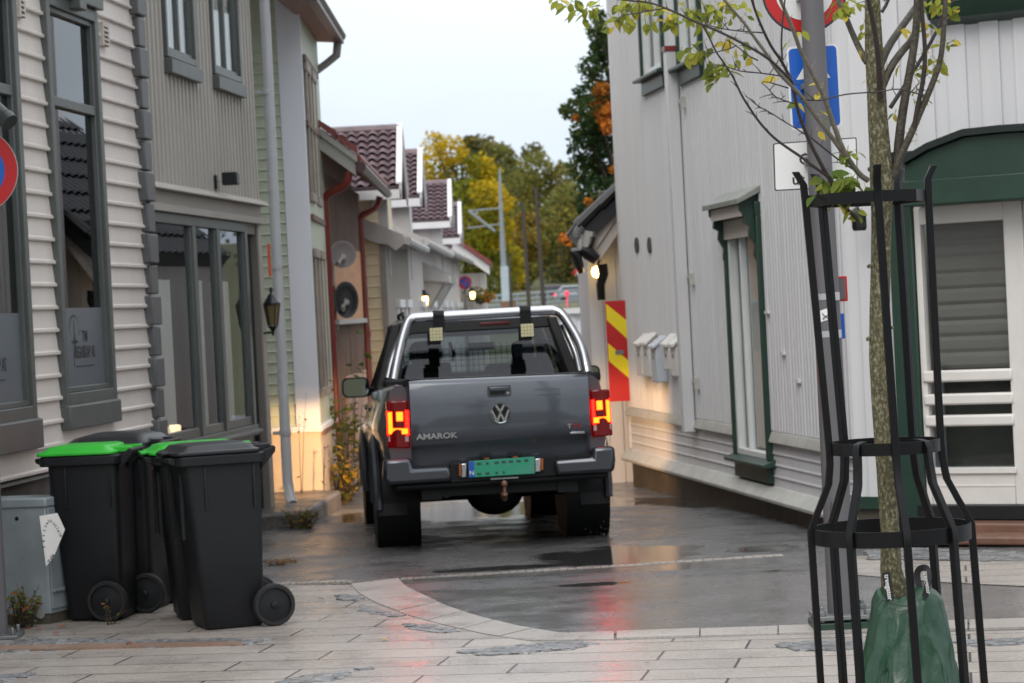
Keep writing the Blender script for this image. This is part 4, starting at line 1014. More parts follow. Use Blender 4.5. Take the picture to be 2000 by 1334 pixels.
# corner lamp
c = P(1678, 432, 18.6); t_ = thing('wall_lamp', (c.x, c.y, c.z - .1), 'small black lamp on the corner of the white house near the tree guard', 'lamp')
b_ = MB(Matrix.Translation(c)); b_.lathe([(.045, -.07), (.055, -.05), (.055, .05), (.03, .07)], 14); b_.build('lamp_housing', M_black, t_)
b_ = MB(Matrix.Translation(c)); b_.tube([(0, 0, .05), (.0, .06, .1), (.0, .35, .08)], .015, 6); b_.build('arm', M_black, t_)

# ------------------------------------------------------------------ outbuilding with the broken gutter
DO = 28.9
ox0 = P(1161, 800, DO).x; OE = Wall((ox0, DO), (1, 0), (0, -1))
HO = thing('outbuilding', (ox0 + 1, DO + 1.5, -.27), 'small white outbuilding with black tiled roof and broken black gutter', 'outbuilding')
bz = P(1225, 500, DO).z
z_e = P(1165, 470, DO).z
m_ = OE.mb(); 
for i in range(20):
    u = i * .165
    if u > 3.2: break
    ht = z_e + .1 + u * .95
    m_.box(u, u + .158, -.02, rng.uniform(0, .006), -.3, ht)
m_.box(0, 3.2, -4, -.03, -.3, z_e); m_.prism([(0, -.03, z_e), (3.2, -.03, z_e), (3.2, -.03, z_e + 3.1)], (0, -3.9, 0)); m_.build('wall', M_wr, HO, smooth=0)
v0, v1 = P(1163, 490, DO - .35), P(1222, 402, DO - .35)
so_ = (v1.z - v0.z) / (v1.x - v0.x); x0, z0 = v0.x - .02, v0.z - .02; Lx = 2.6
m_ = MB(); y = DO - .35
m_.prism([(x0, y, z0), (x0 + Lx, y, z0 + Lx * so_), (x0 + Lx, y, z0 + Lx * so_ + .24), (x0 + .03, y, z0 + .26)], (0, .04, 0))
m_.prism([(x0 + .08, y + .04, z0 - .08), (x0 + Lx, y + .04, z0 + Lx * so_ - .16), (x0 + Lx, y + .04, z0 + Lx * so_ + .02), (x0 + .02, y + .04, z0 + .02)], (0, .05, 0))
m_.build('bargeboard', M_wl, HO, bevel=.006)
m_ = MB(); xe_ = P(1131, 447, DO - .4).x; ze_ = P(1131, 447, DO - .4).z; xt = P(1222, 362, DO - .4).x; zt = P(1222, 362, DO - .4).z
so2 = (zt - ze_) / (xt - xe_)
tiled(m_, Vector((xe_, DO - .42, ze_)), Vector((xe_, DO + 4, ze_)), Vector((xe_ + 2.4, DO - .42, ze_ + 2.4 * so2)), 20, 8, .045)
m_.prism([(xe_, DO - .42, ze_), (xe_ + 2.4, DO - .42, ze_ + 2.4 * so2), (xe_ + 2.4, DO - .42, ze_ + 2.4 * so2 - .10), (xe_ + .12, DO - .42, ze_ - .14)], (0, 4.4, 0))
m_.prism([(xe_ + 2.4, DO - .42, ze_ + 2.4 * so2), (xe_ + 4.8, DO - .42, ze_), (xe_ + 4.8, DO - .42, ze_ - .1), (xe_ + 2.4, DO - .42, ze_ + 2.4 * so2 - .1)], (0, 4.4, 0))
for k in range(9):
    f = k / 9; x_ = xe_ + 2.4 * f; z_ = ze_ + 2.4 * f * so2
    m_.tube([(x_ - .02, DO - .44, z_ + .03), (x_ + .27, DO - .44, z_ + .27 * so2 + .06)], [.075, .06], 8)
m_.build('roof', mat('black_glazed_tile', (20, 21, 24), .42, vs=12, var=.3, bump=.1), HO, recalc=False)
m_ = MB(); c = P(1196, 392, DO - .2); m_.box(c.x - .14, c.x + .14, c.y, c.y + .4, c.z - .2, c.z + .12); m_.build('chimney', M_plinth, HO, bevel=.02)
yy = DO - .45
m_ = MB(); m_.tube([P(1136, 442, yy), P(1129, 452, yy), P(1127, 464, yy)], .055, 8); m_.build('gutter_elbow', M_steel, HO)
m_ = MB(); m_.tube([P(1152, 452, yy), P(1148, 474, yy), P(1143, 490, yy)], [.07, .06, .045], 6); m_.tube([P(1134, 458, yy), P(1133, 485, yy)], .03, 6); m_.build('gutter_board', M_trim, HO)
M_gut = mat('black_plastic_gutter', (20, 21, 23), .28, var=.2)
m_ = MB(); m_.tube([P(1154, 462, yy), P(1150, 482, yy), P(1140, 490, yy)], [.06, .05, .05], 8); m_.tube([P(1136, 486, yy), P(1150, 495, yy), P(1166, 508, yy)], [.055, .08, .06], 8)
m_.tube([P(1113, 490, yy), P(1126, 500, yy), P(1132, 520, yy), P(1136, 534, yy)], [.03, .06, .05, .03], 8); m_.tube([P(1116, 491, yy), P(1140, 488, yy)], .035, 8); m_.build('broken_gutter', M_gut, HO)
m_ = MB(); m_.tube([P(1176, 516, yy), P(1179, 535, yy), P(1173, 557, yy), P(1175, 586, yy)], [.06, .055, .05, .045], 8); m_.build('hanging_gutter', M_gut, HO)
c = P(1166, 531, DO - .25); t_ = thing('wall_lantern', (c.x, c.y, c.z - .1), 'lit lamp under the broken gutter of the white outbuilding', 'lantern')
b_ = MB(Matrix.Translation(c)); b_.lathe([(.0, -.07), (.05, -.05), (.066, 0), (.05, .05), (.0, .07)], 14); b_.build('lit_globe', M_lampglow, t_)
b_ = MB(Matrix.Translation(c)); b_.tube([(0, 0, .05), (.03, .06, .12), (.03, .24, .1)], .014, 6); b_.build('arm', M_black, t_)
c0 = P(1152, 556, DO + 1.6); t_ = thing('drainpipe', (c0.x + .05, c0.y, -.27), 'black drainpipe with a curved top at the corner of the outbuilding', 'drainpipe')
b_ = MB(); b_.tube([P(1151, 556, DO + 1.6), P(1154, 566, DO + 1.6), P(1156, 585, DO + 1.6), Vector((P(1159, 700, DO + 1.6).x, DO + 1.6, -.27))], [.05, .055, .055, .055], 10); b_.build('pipe', M_gut, t_)
# red and yellow hazard board
E_ = Wall((P(1187, 700, 27.95).x, 27.95), (1, 0), (0, -1)); wd = (1230 - 1187) * 27.95 / FOC
zt = P(1208, 587, 27.95).z; zb = P(1208, 784, 27.95).z
t_ = thing('hazard_board', (E_.A.x + wd / 2, 27.95, zb), 'tall red board with two yellow diagonal stripes on the outbuilding', 'warning sign')
m_ = E_.mb(); m_.box(0, wd, -.02, 0, zb, zt); m_.build('plate', M_signred, t_, smooth=0)
M_sy = mat('sign_yellow', (226, 204, 20), .35, var=.04)
def fz(py): return zt + (zb - zt) * (py - 587) / (784 - 587)
for y1, y2, y3, y4 in ((592, 627, 664, 624), (669, 706, 741, 704)):
    m_ = E_.mb(); m_.prism([(.01, .001, fz(y1)), (wd - .012, .001, fz(y2)), (wd - .012, .001, fz(y3)), (.01, .001, fz(y4))], (0, .003, 0)); m_.build('yellow_stripe', M_sy, t_, smooth=0)
m_ = E_.mb(); m_.box(wd * .36, wd * .74, .004, .012, fz(692), fz(684)); m_.build('label_plate', M_steel, t_)
# ------------------------------------------------------------------ trees, railway mast, railing, cars beyond
def leafcloud(mb, blobs, n, size, seed, nm):
    r = random.Random(seed); tot = sum(b[3] * b[4] for b in blobs)
    for (x, y, z, rx, rz, sh) in blobs:
        k = max(6, int(n * rx * rz / tot))
        for _ in range(k):
            a = r.uniform(0, 6.2832); c = r.uniform(-1, 1); s = math.sqrt(1 - c * c); q = r.uniform(.35, 1.08) ** .6
            q *= 1 + .22 * noise.noise(Vector((x + 2 * math.cos(a) * s, y + 2 * math.sin(a) * s, z + 2 * c)))
            p = Vector((x + rx * q * s * math.cos(a), y + rx * q * s * math.sin(a), z + rz * q * c))
            d1 = Vector((r.gauss(0, 1), r.gauss(0, 1), r.gauss(0, .7))).normalized(); d2 = d1.cross(Vector((r.gauss(0, 1), r.gauss(0, 1), r.gauss(0, 1)))).normalized()
            e = size * r.uniform(.6, 1.4); mb.cur = (sh + (1 if r.random() < .22 else 0)) % nm
            mb.add([p - d1 * e, p + d2 * e * .55, p + d1 * e, p - d2 * e * .55], [(0, 1, 2, 3)])
def tree(name, label, base, blobs, n, size, mats, seed, trunk_r=.2, group=None):
    t_ = thing(name, base, label, 'tree', group); r = random.Random(seed)
    b_ = MB(); top = max(b[2] for b in blobs)
    b_.tube([base, base + Vector((.05, 0, (top - base.z) * .5)), Vector((base.x, base.y, top))], [trunk_r, trunk_r * .7, trunk_r * .15], 8)
    for b in blobs:
        p = base.lerp(Vector((base.x, base.y, top)), r.uniform(.25, .7)); b_.tube([p, p.lerp(Vector(b[:3]), .5) + Vector((0, 0, -.1)), Vector(b[:3])], [trunk_r * .45, trunk_r * .3, trunk_r * .1], 5)
    b_.build('trunk', M_bark_far, t_)
    c_ = MB(); leafcloud(c_, blobs, n, size, seed, len(mats)); c_.build('crown', mats, t_, smooth=0, recalc=False)
    return t_
M_bark_far = mat('dark_bark', (70, 62, 52), .85, vs=6, var=.3)
L_y = [leafmat('leaf_yellow_a', (176, 146, 28), (206, 176, 40)), leafmat('leaf_yellow_b', (150, 138, 34), (182, 164, 44)), leafmat('leaf_yellow_c', (98, 108, 36), (136, 132, 40)), leafmat('leaf_yellow_d', (74, 88, 34), (104, 112, 40))]
L_o = [leafmat('leaf_olive_a', (98, 104, 54), (126, 126, 66)), leafmat('leaf_olive_b', (110, 104, 54), (148, 138, 64)), leafmat('leaf_olive_c', (76, 84, 50), (98, 102, 60)), leafmat('leaf_olive_d', (130, 112, 50), (150, 122, 54))]
L_d = [leafmat('leaf_dark_a', (46, 66, 38), (66, 86, 46)), leafmat('leaf_dark_b', (60, 76, 40), (86, 96, 50)), leafmat('leaf_dark_c', (38, 56, 36), (56, 74, 44))]
L_or = [leafmat('leaf_orange_a', (186, 106, 40), (206, 130, 54)), leafmat('leaf_orange_b', (150, 96, 44), (178, 122, 52))]
def pixblobs(specs, D, sp, seed):
    """(px,py,rpx,shade) -> balls near distance D"""
    r = random.Random(seed); o = []
    for (px, py, rr, sh) in specs:
        d = D + r.uniform(-sp, sp); p = P(px, py, d); o.append((p.x, p.y, p.z, rr * d / FOC, rr * d / FOC * .9, sh))
    return o
# yellow tree
sp = [(905, 430, 95, 2), (850, 330, 45, 0), (880, 295, 34, 0), (905, 340, 50, 2), (940, 330, 32, 0), (950, 380, 36, 0), (980, 395, 26, 0), (870, 400, 55, 2), (915, 460, 60, 1), (965, 450, 40, 0), (990, 500, 34, 1), (960, 540, 55, 2), (1000, 545, 28, 0), (1012, 520, 20, 1), (900, 520, 70, 2), (850, 280, 26, 0), (930, 420, 40, 0), (940, 495, 34, 0), (985, 440, 24, 0), (845, 350, 40, 1), (960, 340, 24, 1)]
bl = pixblobs(sp, 235, 5, 3); b0 = P(915, 600, 235)
tree('yellow_tree', 'broad bright yellow autumn tree above the dormered row', Vector((b0.x, 235, 2.6)), bl, 15000, .21, L_y, 5, .35)
# olive trees behind
sets = [([(935, 300, 40, 2), (915, 275, 12, 2), (970, 320, 45, 0), (960, 370, 50, 0), (1000, 360, 40, 2)], 300, 'grey-green tree showing just above the yellow one'),
        ([(1045, 330, 38, 0), (1040, 300, 24, 2), (1020, 380, 52, 0), (1065, 390, 55, 1), (1050, 450, 62, 0), (1020, 500, 55, 3), (1005, 430, 40, 3), (1045, 540, 50, 2)], 280, 'tall olive tree with a rounded top left of the dark orange-patched tree'),
        ([(1095, 350, 38, 1), (1110, 400, 46, 0), (1130, 440, 60, 1), (1100, 480, 60, 0), (1140, 520, 60, 2), (1105, 560, 50, 2)], 270, 'olive green tree half behind the dark orange-patched tree'),
        ([(1000, 470, 34, 3), (1030, 440, 30, 3), (1010, 530, 40, 1), (1035, 480, 34, 3)], 250, 'rusty golden small tree in front of the olive trees')]
for i, (s_, D, lab) in enumerate(sets):
    bl = pixblobs(s_, D, 7, 20 + i); b0 = P(s_[len(s_) // 2][0], 600, D)
    tree('olive_tree', lab, Vector((b0.x, D, 4.0)), bl, 9000, .25, L_o, 31 + i, .3, 'olive trees on the far slope')
# far wood as one mass to either side and beyond
mb = MB(); r = random.Random(9); bl = []
for i in range(70):
    x = r.uniform(-60, 70); y = r.uniform(330, 400); h = 9 + r.uniform(0, 6) + (4 if abs(x) > 14 else 0); bl.append((x * 1.6, y, 9 + h * .5, r.uniform(5, 8), h * .55, r.choice((0, 1, 2, 3))))
leafcloud(mb, bl, 11000, .55, 77, 4); tag(mb.build('far_wood', L_o, smooth=0, recalc=False), 'far off autumn wood on the rising slope', 'wood', kind='stuff')
# dark tree with orange patches
sp = [(1190, 80, 40, 0), (1165, 60, 22, 1), (1200, 150, 55, 1), (1150, 130, 26, 0), (1165, 215, 48, 0), (1120, 215, 26, 1), (1105, 215, 14, 0), (1145, 185, 30, 2), (1200, 240, 60, 2), (1150, 285, 44, 2), (1195, 320, 62, 0), (1140, 330, 34, 1), (1165, 380, 46, 2), (1200, 400, 60, 1), (1145, 260, 34, 0), (1250, 60, 70, 0), (1280, 180, 90, 1), (1300, 300, 110, 2), (1340, 120, 90, 0), (1280, 420, 100, 1), (1175, 100, 26, 2), (1180, 440, 44, 1), (1150, 410, 24, 2), (1170, 35, 18, 1)]
bl = pixblobs(sp, 62, 1.2, 4); b0 = P(1270, 600, 62)
tk = tree('dark_tree', 'tall dark green tree with orange patches behind the white house', Vector((b0.x, 62, 0.2)), bl, 26000, .065, L_d, 8, .28)
bl = pixblobs([(1172, 220, 17, 0), (1168, 212, 16, 0), (1180, 226, 18, 0), (1198, 215, 18, 0), (1190, 248, 16, 0), (1192, 218, 17, 0), (1205, 225, 14, 1), (1185, 245, 15, 0), (1205, 250, 10, 1), (1180, 180, 22, 1), (1208, 190, 12, 1), (1160, 205, 9, 1), (1125, 230, 7, 1), (1200, 330, 10, 1), (1150, 395, 9, 1), (1230, 160, 20, 0), (1270, 260, 24, 1)], 60.6, .3, 6)
mb = MB(); leafcloud(mb, bl, 4200, .055, 12, 2); mb.build('orange_leaves', L_or, tk, smooth=0, recalc=False)
bl = pixblobs([(1103, 466, 13, 0), (1122, 470, 8, 1), (1112, 474, 7, 0)], 46, .1, 6); b0 = P(1120, 600, 46)
tree('small_maple', 'orange sprig of a small maple beside the broken gutter', Vector((b0.x + .25, 46, -.27)), bl, 160, .05, L_or, 15, .03)
# railway mast and catenary arms
D = 145
def pole(name, label, cat, pts, rr, m):
    b_ = MB(); b_.tube(pts, rr, 8); return tag(b_.build(name, m), label, cat)
t_ = thing('railway_mast', P(992, 600, D), 'pale tapering railway mast with arms in front of the yellow tree', 'mast')
Mg = mat('pale_mast_steel', (128, 136, 140), .6, var=.1)
b_ = MB(); b_.tube([P(988, 605, D), P(982, 480, D), P(978, 400, D), P(976, 330, D)], [.21, .15, .11, .07], 8)
b_.build('mast_pole', Mg, t_)
b_ = MB(); b_.box(P(981, 600, D - .2).x, P(999, 600, D - .2).x, D - .3, D - .1, 1.9, P(988, 520, D - .2).z); b_.build('cabinet', mat('pale_blue_steel', (166, 178, 186), .45), t_)
b_ = MB(); b_.tube([P(915, 412, D), P(976, 407, D)], .05, 6); b_.tube([P(915, 412, D), P(967, 452, D)], .09, 6); b_.tube([P(912, 446, D), P(976, 438, D)], .05, 6); b_.build('cantilever_arm', Mg, t_)
for i, (x0, y0, x1, y1, D_, r_, lab) in enumerate(((1034, 606, 1020, 396, 140, .12, 'dark thin pole left of two in front of the olive trees'), (1062, 600, 1046, 366, 142, .13, 'dark thin pole right of two in front of the olive trees'), (999, 606, 994, 498, 138, .09, 'short dark pole close beside the pale railway mast'))):
    pole('utility_pole', lab, 'pole', [P(x0, y0, D_), P(x1, y1, D_)], [r_, r_ * .7], mat('dark_pole', (62, 56, 50), .8, var=.2))
# railing on the embankment
D = 150
t_ = thing('railing', P(1045, 600, D), 'long grey steel railing on the embankment at the end of the street', 'railing')
b_ = MB()
for y0, y1 in ((581, 563), (591, 574), (600, 585)): b_.tube([P(925, y0, D), P(1260, y1 - 6, D)], .085, 6)
b_.build('rail', Mg, t_)
for k in range(16):
    px = 930 + 20 * k; yt = 581 - (px - 925) * .06; b_ = MB(); b_.tube([P(px, yt, D), P(px + 1.5, yt + 34, D)], .08, 6); b_.build('baluster', Mg, t_)
# lower second railing / fence on the slope
t_ = thing('slope_fence', P(1080, 630, 140), 'low weathered grey fence rail part way up the embankment', 'fence')
b_ = MB(); b_.tube([P(930, 618, 140), P(1250, 596, 140)], .13, 6); b_.tube([P(930, 630, 140), P(1250, 610, 140)], .13, 6)
for k in range(9): b_.tube([P(940 + 36 * k, 616 - 2.4 * k, 140), P(941 + 36 * k, 640 - 2.4 * k, 140)], .11, 6)
b_.build('rails', M_boards, t_)
# cars on the upper road
def far_car(px, py, D, L, col, label, tail):
    c = P(px, py, D); t_ = thing('parked_car', (c.x, D, c.z), label, 'car', 'cars on the embankment road'); h = 1.45
    b_ = MB(Matrix.Translation(c)); pr = [(-L / 2, 0, .25), (L / 2, 0, .25), (L / 2, 0, .75), (L * .32, 0, .85), (-L * .45, 0, .88), (-L / 2, 0, .8)]
    b_.prism([(x, -.85, z) for x, y, z in pr], (0, 1.7, 0)); b_.prism([(L * .3, -.75, .84), (L * .14, -.7, h), (-L * .34, -.7, h), (-L * .46, -.75, .86)], (0, 1.45, 0)); b_.build('body', col, t_, bevel=.06)
    b_ = MB(Matrix.Translation(c)); b_.prism([(L * .26, -.755, .9), (L * .13, -.715, h - .1), (-L * .32, -.715, h - .1), (-L * .41, -.755, .9)], (0, .02, 0)); b_.build('side_window', M_glassd, t_)
    for x in (-.3, .3):
        b_ = MB(Matrix.Translation(c)); b_.cyl((x * L, -.88, .3), (x * L, -.68, .3), .31, 18); b_.build('wheel', M_black, t_)
    b_ = MB(Matrix.Translation(c)); b_.box(-L / 2 - .03, -L / 2 + .1, -.87, -.6, .6, .8) ; b_.build('tail_light', mat('far_tail_light', (230, 30, 50), .4, emit=(255, 40, 70), es=2.5), t_)
far_car(1131, 590, 215, 4.2, mat('silver_car_paint', (150, 158, 166), .3, metal=.4, var=.05), 'silver car on the embankment road, nearer the outbuilding', 1)
far_car(1092, 588, 225, 3.9, mat('plum_car_paint', (96, 84, 98), .3, metal=.4, var=.05), 'dark plum car behind the railing on the embankment road', 1)
c = P(1107, 573, 149); b_ = MB(); b_.lathe([(.0, -.15), (.1, -.1), (.15, 0), (.1, .1), (0, .15)], 12, Matrix.Translation(c)); b_.tube([c, Vector((c.x, c.y, 1.8))], .03, 6)
tag(b_.build('warning_light', mat('pink_red_light', (240, 40, 80), .4, emit=(255, 50, 90), es=.8)), 'small pinkish red signal light at the railing', 'signal light')
t_ = thing('barrier_arm', P(1135, 545, 149), 'short red and white striped crossing barrier above the cars', 'barrier'); pA_, pB_ = P(1121, 529, 149), P(1148, 550, 149)
M_bar = [mat('barrier_red', (206, 44, 44), .4), mat('barrier_white', (214, 210, 206), .4)]
b_ = MB()
for k in range(5): b_.cur = k % 2; b_.tube([pA_.lerp(pB_, k / 5), pA_.lerp(pB_, (k + 1) / 5)], .2, 6)
b_.build('striped_arm', M_bar, t_); b_ = MB(); b_.tube([pB_, Vector((pB_.x, pB_.y, 1.8))], .12, 8); b_.build('barrier_post', M_steel, t_)
# white low building beyond the outbuilding
D = 47; x0 = P(1096, 650, D).x; WW = Wall((x0, D), (1, 0), (0, -1)); zt = P(1128, 612, D).z
t_ = thing('white_garage', (x0 + 2, D + 1, -.27), 'low white garage partly hidden by the pickup roof bar', 'garage')
b_ = WW.mb(); b_.box(0, 4, -3, 0, -.3, zt); b_.build('wall', M_bluew, t_); b_ = WW.mb(); b_.box(-.1, 4.1, -3.1, .15, zt, zt + .1); b_.build('flat_roof', M_white, t_)
b_ = WW.mb(); a0 = P(1137, 650, D).x - x0; b_.box(a0, a0 + .5, 0, .03, P(1140, 665, D).z, P(1140, 628, D).z); b_.build('shutter', mat('blue_grey_shutter', (128, 132, 142), .5), t_)
b_ = WW.mb(); a1 = P(1113, 650, D).x - x0; b_.box(a1, a1 + .12, 0, .06, -.3, zt); b_.build('pilaster', M_white, t_)
# left garden bush and fence bits at the end of the row
c = P(990, 598, 150); b_ = MB(); b_.box(P(978, 600, 139).x, P(1008, 600, 139).x, 138.9, 139.0, .3, P(990, 588, 139).z); tag(b_.build('brown_fence_panel', mat('brown_fence', (120, 92, 72), .8, var=.2, stretch=(8, 1, 1))), 'small brown fence panel below the railing', 'fence panel')
c = P(938, 582, 59); t_ = thing('hanging_basket', (c.x, c.y, c.z - .2), 'hanging flower basket with orange and green leaves at the end house', 'flower basket')
b_ = MB(Matrix.Translation(c)); b_.lathe([(0, -.16), (.1, -.12), (.16, -.02), (.15, 0)], 12); b_.build('basket', M_plinth, t_)
b_ = MB(); leafcloud(b_, [(c.x, c.y, c.z + .06, .32, .17, 0), (c.x + .15, c.y, c.z, .2, .12, 1)], 260, .05, 3, 3); b_.build('foliage', [L_y[2], L_or[0], L_y[3]], t_, smooth=0, recalc=False)
# ------------------------------------------------------------------ the pickup
M_paint = mat('dark_grey_metallic', (66, 70, 77), .34, rvar=.06, vs=2.0, var=.05, metal=.55, coat=1.0)
M_chrome = mat('brushed_steel', (196, 196, 198), .16, vs=4, var=.03, metal=1.0)
M_bump = mat('satin_bumper_steel', (84, 86, 90), .22, vs=4, var=.08, metal=.9)
M_rub = mat('tyre_rubber', (22, 22, 23), .7, vs=20, var=.2, bump=.3, bs=60)
M_plas = mat('black_plastic', (14, 15, 16), .55, vs=10, var=.15, spec=.25)
M_cabin = mat('cab_interior', (30, 30, 33), .9, var=.1)
M_cargl = glass('tinted_car_glass', (.30, .34, .35), 1.5)
M_redl = mat('red_lens', (74, 3, 6), .12, vs=6, var=.1, emit=(180, 4, 8), es=.10)
M_hot = mat('lit_tail_lamp', (255, 120, 30), .3, emit=(255, 78, 8), es=7.5)
M_hot2 = mat('lit_tail_halo', (240, 40, 10), .3, emit=(255, 4, 1), es=28)
M_clear = mat('pale_lens', (172, 140, 140), .15, var=.1)
TY = R(5.1); TX0 = P(977, 920, 19.7).x
MT = Matrix.Translation((TX0, 19.7, gz(19.7))) @ Matrix.Rotation(TY, 4, 'Z') @ Matrix.Rotation(R(-1.03), 4, 'X')
MTi = MT.inverted()
TR = thing('pickup_truck', (0, 0, 0), 'dark grey double cab pickup driving away with red tail lights lit and steel roll bar', 'pickup truck', M=MT)
def T(px, py, y):
    o = MTi @ CAMP; d = MTi.to_3x3() @ ray(px, py); k = (y - o.y) / d.y; q = o + d * k
    return q
def tmb(): return MB(MT)
# ---- bed and body shell as lofted sections
zT = T(778, 752, .12).z; zB = T(780, 900, .05).z
def sect(y, hw, z0, z1, bulge=.0, rec=0.0, shoulder=.05):
    """half profile from bottom centre out and up, mirrored"""
    h = [(0, z0), (hw * .80, z0), (hw - .03, z0 + .06), (hw, z0 + .22), (hw + bulge, z0 + .42), (hw + bulge * .7, z1 - .30), (hw - .015, z1 - .14), (hw - shoulder * .6, z1 - .05), (hw - shoulder * 1.6, z1 - .006), (hw - shoulder * 2.6, z1)]
    h += [(hw - .16, z1 - rec * .1), (hw - .17, z1 - rec), (0, z1 - rec)]
    pts = [(x, y, z) for x, z in h] + [(-x, y, z) for x, z in reversed(h[1:-1])]
    return pts
hwR = .872
b_ = tmb()
b_.loft([sect(.10, hwR - .01, .62, zT, .0, .35), sect(.2, hwR + .005, .58, zT, .0, .35), sect(.55, .90, .55, zT, .02, .35), sect(.8, .905, .55, zT, .045, .35), sect(1.25, .905, .55, zT, .055, .35), sect(1.7, .905, .55, zT, .04, .35)])
b_.build('bed', M_paint, TR, smooth=50)
b_ = tmb()
zBelt = zT - .03
b_.loft([sect(1.72, .91, .45, zBelt, .02), sect(2.4, .915, .42, zBelt, .02), sect(3.2, .915, .42, zBelt - .01, .02), sect(3.75, .91, .45, zBelt - .03, .03), sect(4.1, .90, .5, zBelt - .08, .06), sect(4.5, .89, .5, zBelt - .12, .06), sect(4.9, .86, .45, zBelt - .2, .02), sect(5.2, .74, .45, zBelt - .34, 0)])
b_.build('body', M_paint, TR, smooth=50)
# wheel arch lips
for s in (-1, 1):
    for yc in (1.25, 4.35):
        b_ = tmb(); n = 18; rr = .50
        pr = []
        for k in range(n + 1):
            a = R(-8 + 196 * k / n); pr.append((s * .945, yc + rr * math.cos(a), .40 + rr * math.sin(a)))
        b_.tube(pr, .034, 8); b_.build('wheel_arch', M_paint, TR)
        b_ = tmb(); b_.cyl((s * .60, yc, .40), (s * .958, yc, .40), .475, 28); b_.build('arch_liner', M_plas, TR)
# tailgate: traced face with a crowned profile
tl, tr, br, bl_ = T(799, 743, .02), T(1148, 729, .02), T(1155, 886, .02), T(806, 914, .02)
def TG(fx, fz, y):
    a = tl.lerp(tr, fx); c = bl_.lerp(br, fx); q = c.lerp(a, fz); return Vector((q.x, y, q.z))
prof = [(1.0, .085), (.995, .05), (.975, .022), (.93, .006), (.7, -.006), (.45, -.012), (.27, -.010), (.235, .004), (.20, .030), (.10, .045), (.0, .06)]
b_ = tmb(); rows = []
for k in range(13):
    fx = k / 12; cr_ = .012 * (1 - (2 * fx - 1) ** 2); ed = .02 if k in (0, 12) else 0
    rows.append([TG(fx, f, y - cr_ + ed) for f, y in prof])
b_.loft(rows, caps=False, closed=False)
b_.loft([[TG(k / 12, 1.0, .085) for k in range(13)], [TG(k / 12, 1.0, .14) - Vector((0, 0, .01)) for k in range(13)], [TG(k / 12, .3, .15) for k in range(13)]], caps=False, closed=False)
tg = b_.build('tailgate', M_paint, TR, smooth=40, recalc=False)
b_ = tmb(); b_.loft([[TG(k / 12, 1.0, .07) + Vector((0, 0, .006)) for k in range(13)], [TG(k / 12, 1.0, .15) + Vector((0, 0, .012)) for k in range(13)], [TG(k / 12, .96, .155) for k in range(13)]], caps=False, closed=False)
b_.build('top_cap', M_plas, tg, recalc=False)
# handle
def TP(px, py, y=-.02): return T(px, py, y)
def rrect(w, h, r, n=5):
    o = []
    for cx_, cz_, a0 in ((w / 2 - r, h / 2 - r, 0), (-w / 2 + r, h / 2 - r, 90), (-w / 2 + r, -h / 2 + r, 180), (w / 2 - r, -h / 2 + r, 270)):
        for k in range(n + 1): a = R(a0 + 90 * k / n); o.append((cx_ + r * math.cos(a), cz_ + r * math.sin(a)))
    return o
hc = TP(975, 763)
b_ = tmb(); o = rrect(.185, .088, .018); b_.prism([(hc.x + x, -.028, hc.z + z) for x, z in o], (0, .02, 0)); hd = b_.build('handle', M_paint, tg, bevel=.003)
b_ = tmb(); b_.box(hc.x - .075, hc.x + .045, -.0295, -.026, hc.z - .034, hc.z - .004); b_.build('grip_slot', mat('black_void', (6, 6, 6), .8), hd, smooth=0)
b_ = tmb(); b_.box(hc.x - .078, hc.x + .078, -.04, -.027, hc.z - .002, hc.z + .03); b_.build('grip', M_paint, hd, bevel=.006)
b_ = tmb(); b_.cyl((hc.x + .066, -.034, hc.z - .02), (hc.x + .066, -.026, hc.z - .02), .011, 14); b_.build('lock', M_chrome, hd)
# emblem: ring with V over W
ec = TP(977, 807); er = 19.7 / 245 * .92 * .98
er = .0815
b_ = tmb(); n = 40
Me = Matrix.Translation((ec.x, -.030, ec.z)) @ Matrix.Rotation(R(90), 4, 'X')
b_.lathe([(er * .86, 0), (er * .88, .010), (er * .94, .014), (er, .008), (er, -.008), (er * .86, -.008)], 44, Me, caps=False)
def bar(x0, z0, x1, z1, wd, xt=.009):
    d = Vector((x1 - x0, 0, z1 - z0)).normalized(); nn = Vector((-d.z, 0, d.x)) * wd / 2
    a, c = Vector((x0, 0, z0)), Vector((x1, 0, z1))
    pts = [a - nn, c - nn, c + nn, a + nn]
    b_.prism([(ec.x + p.x * er, -.040, ec.z + p.z * er) for p in pts], (0, xt, 0))
for s in (-1, 1):
    bar(s * .40, .80, 0, .12, .20); bar(s * .84, .35, s * .36, -.80, .20); bar(s * .36, -.80, 0, .02, .19)
b_.build('emblem', M_chrome, tg)
b_ = tmb(); b_.lathe([(.0, -.004), (er * .9, -.004)], 40, Me); b_.build('emblem_ground', M_black, tg, recalc=False)
def tfr(x, y, z): return Matrix.Translation((x, y, z)) @ Matrix.Rotation(R(90), 4, 'X')
lc = TP(853, 852); b_ = tmb(); add_text(b_, 'AMAROK', .062, tfr(lc.x, -.024, lc.z), .004, sx=1.22, bold=.0018); add_text(b_, 'AMAROK', .062, tfr(lc.x, -.024, lc.z), .001, sx=1.22, bold=.0018); b_.build('lettering', M_chrome, tg, smooth=0, recalc=False)
lc = TP(1122, 832); b_ = tmb(); add_text(b_, 'T', .046, tfr(lc.x - .04, -.02, lc.z), .004, sx=1.3, bold=.0015); b_.build('lettering', M_chrome, tg, smooth=0, recalc=False)
b_ = tmb(); add_text(b_, 'DI', .046, tfr(lc.x + .02, -.02, lc.z), .004, sx=1.3, bold=.0015); b_.build('lettering', mat('red_badge', (120, 22, 28), .35), tg, smooth=0, recalc=False)
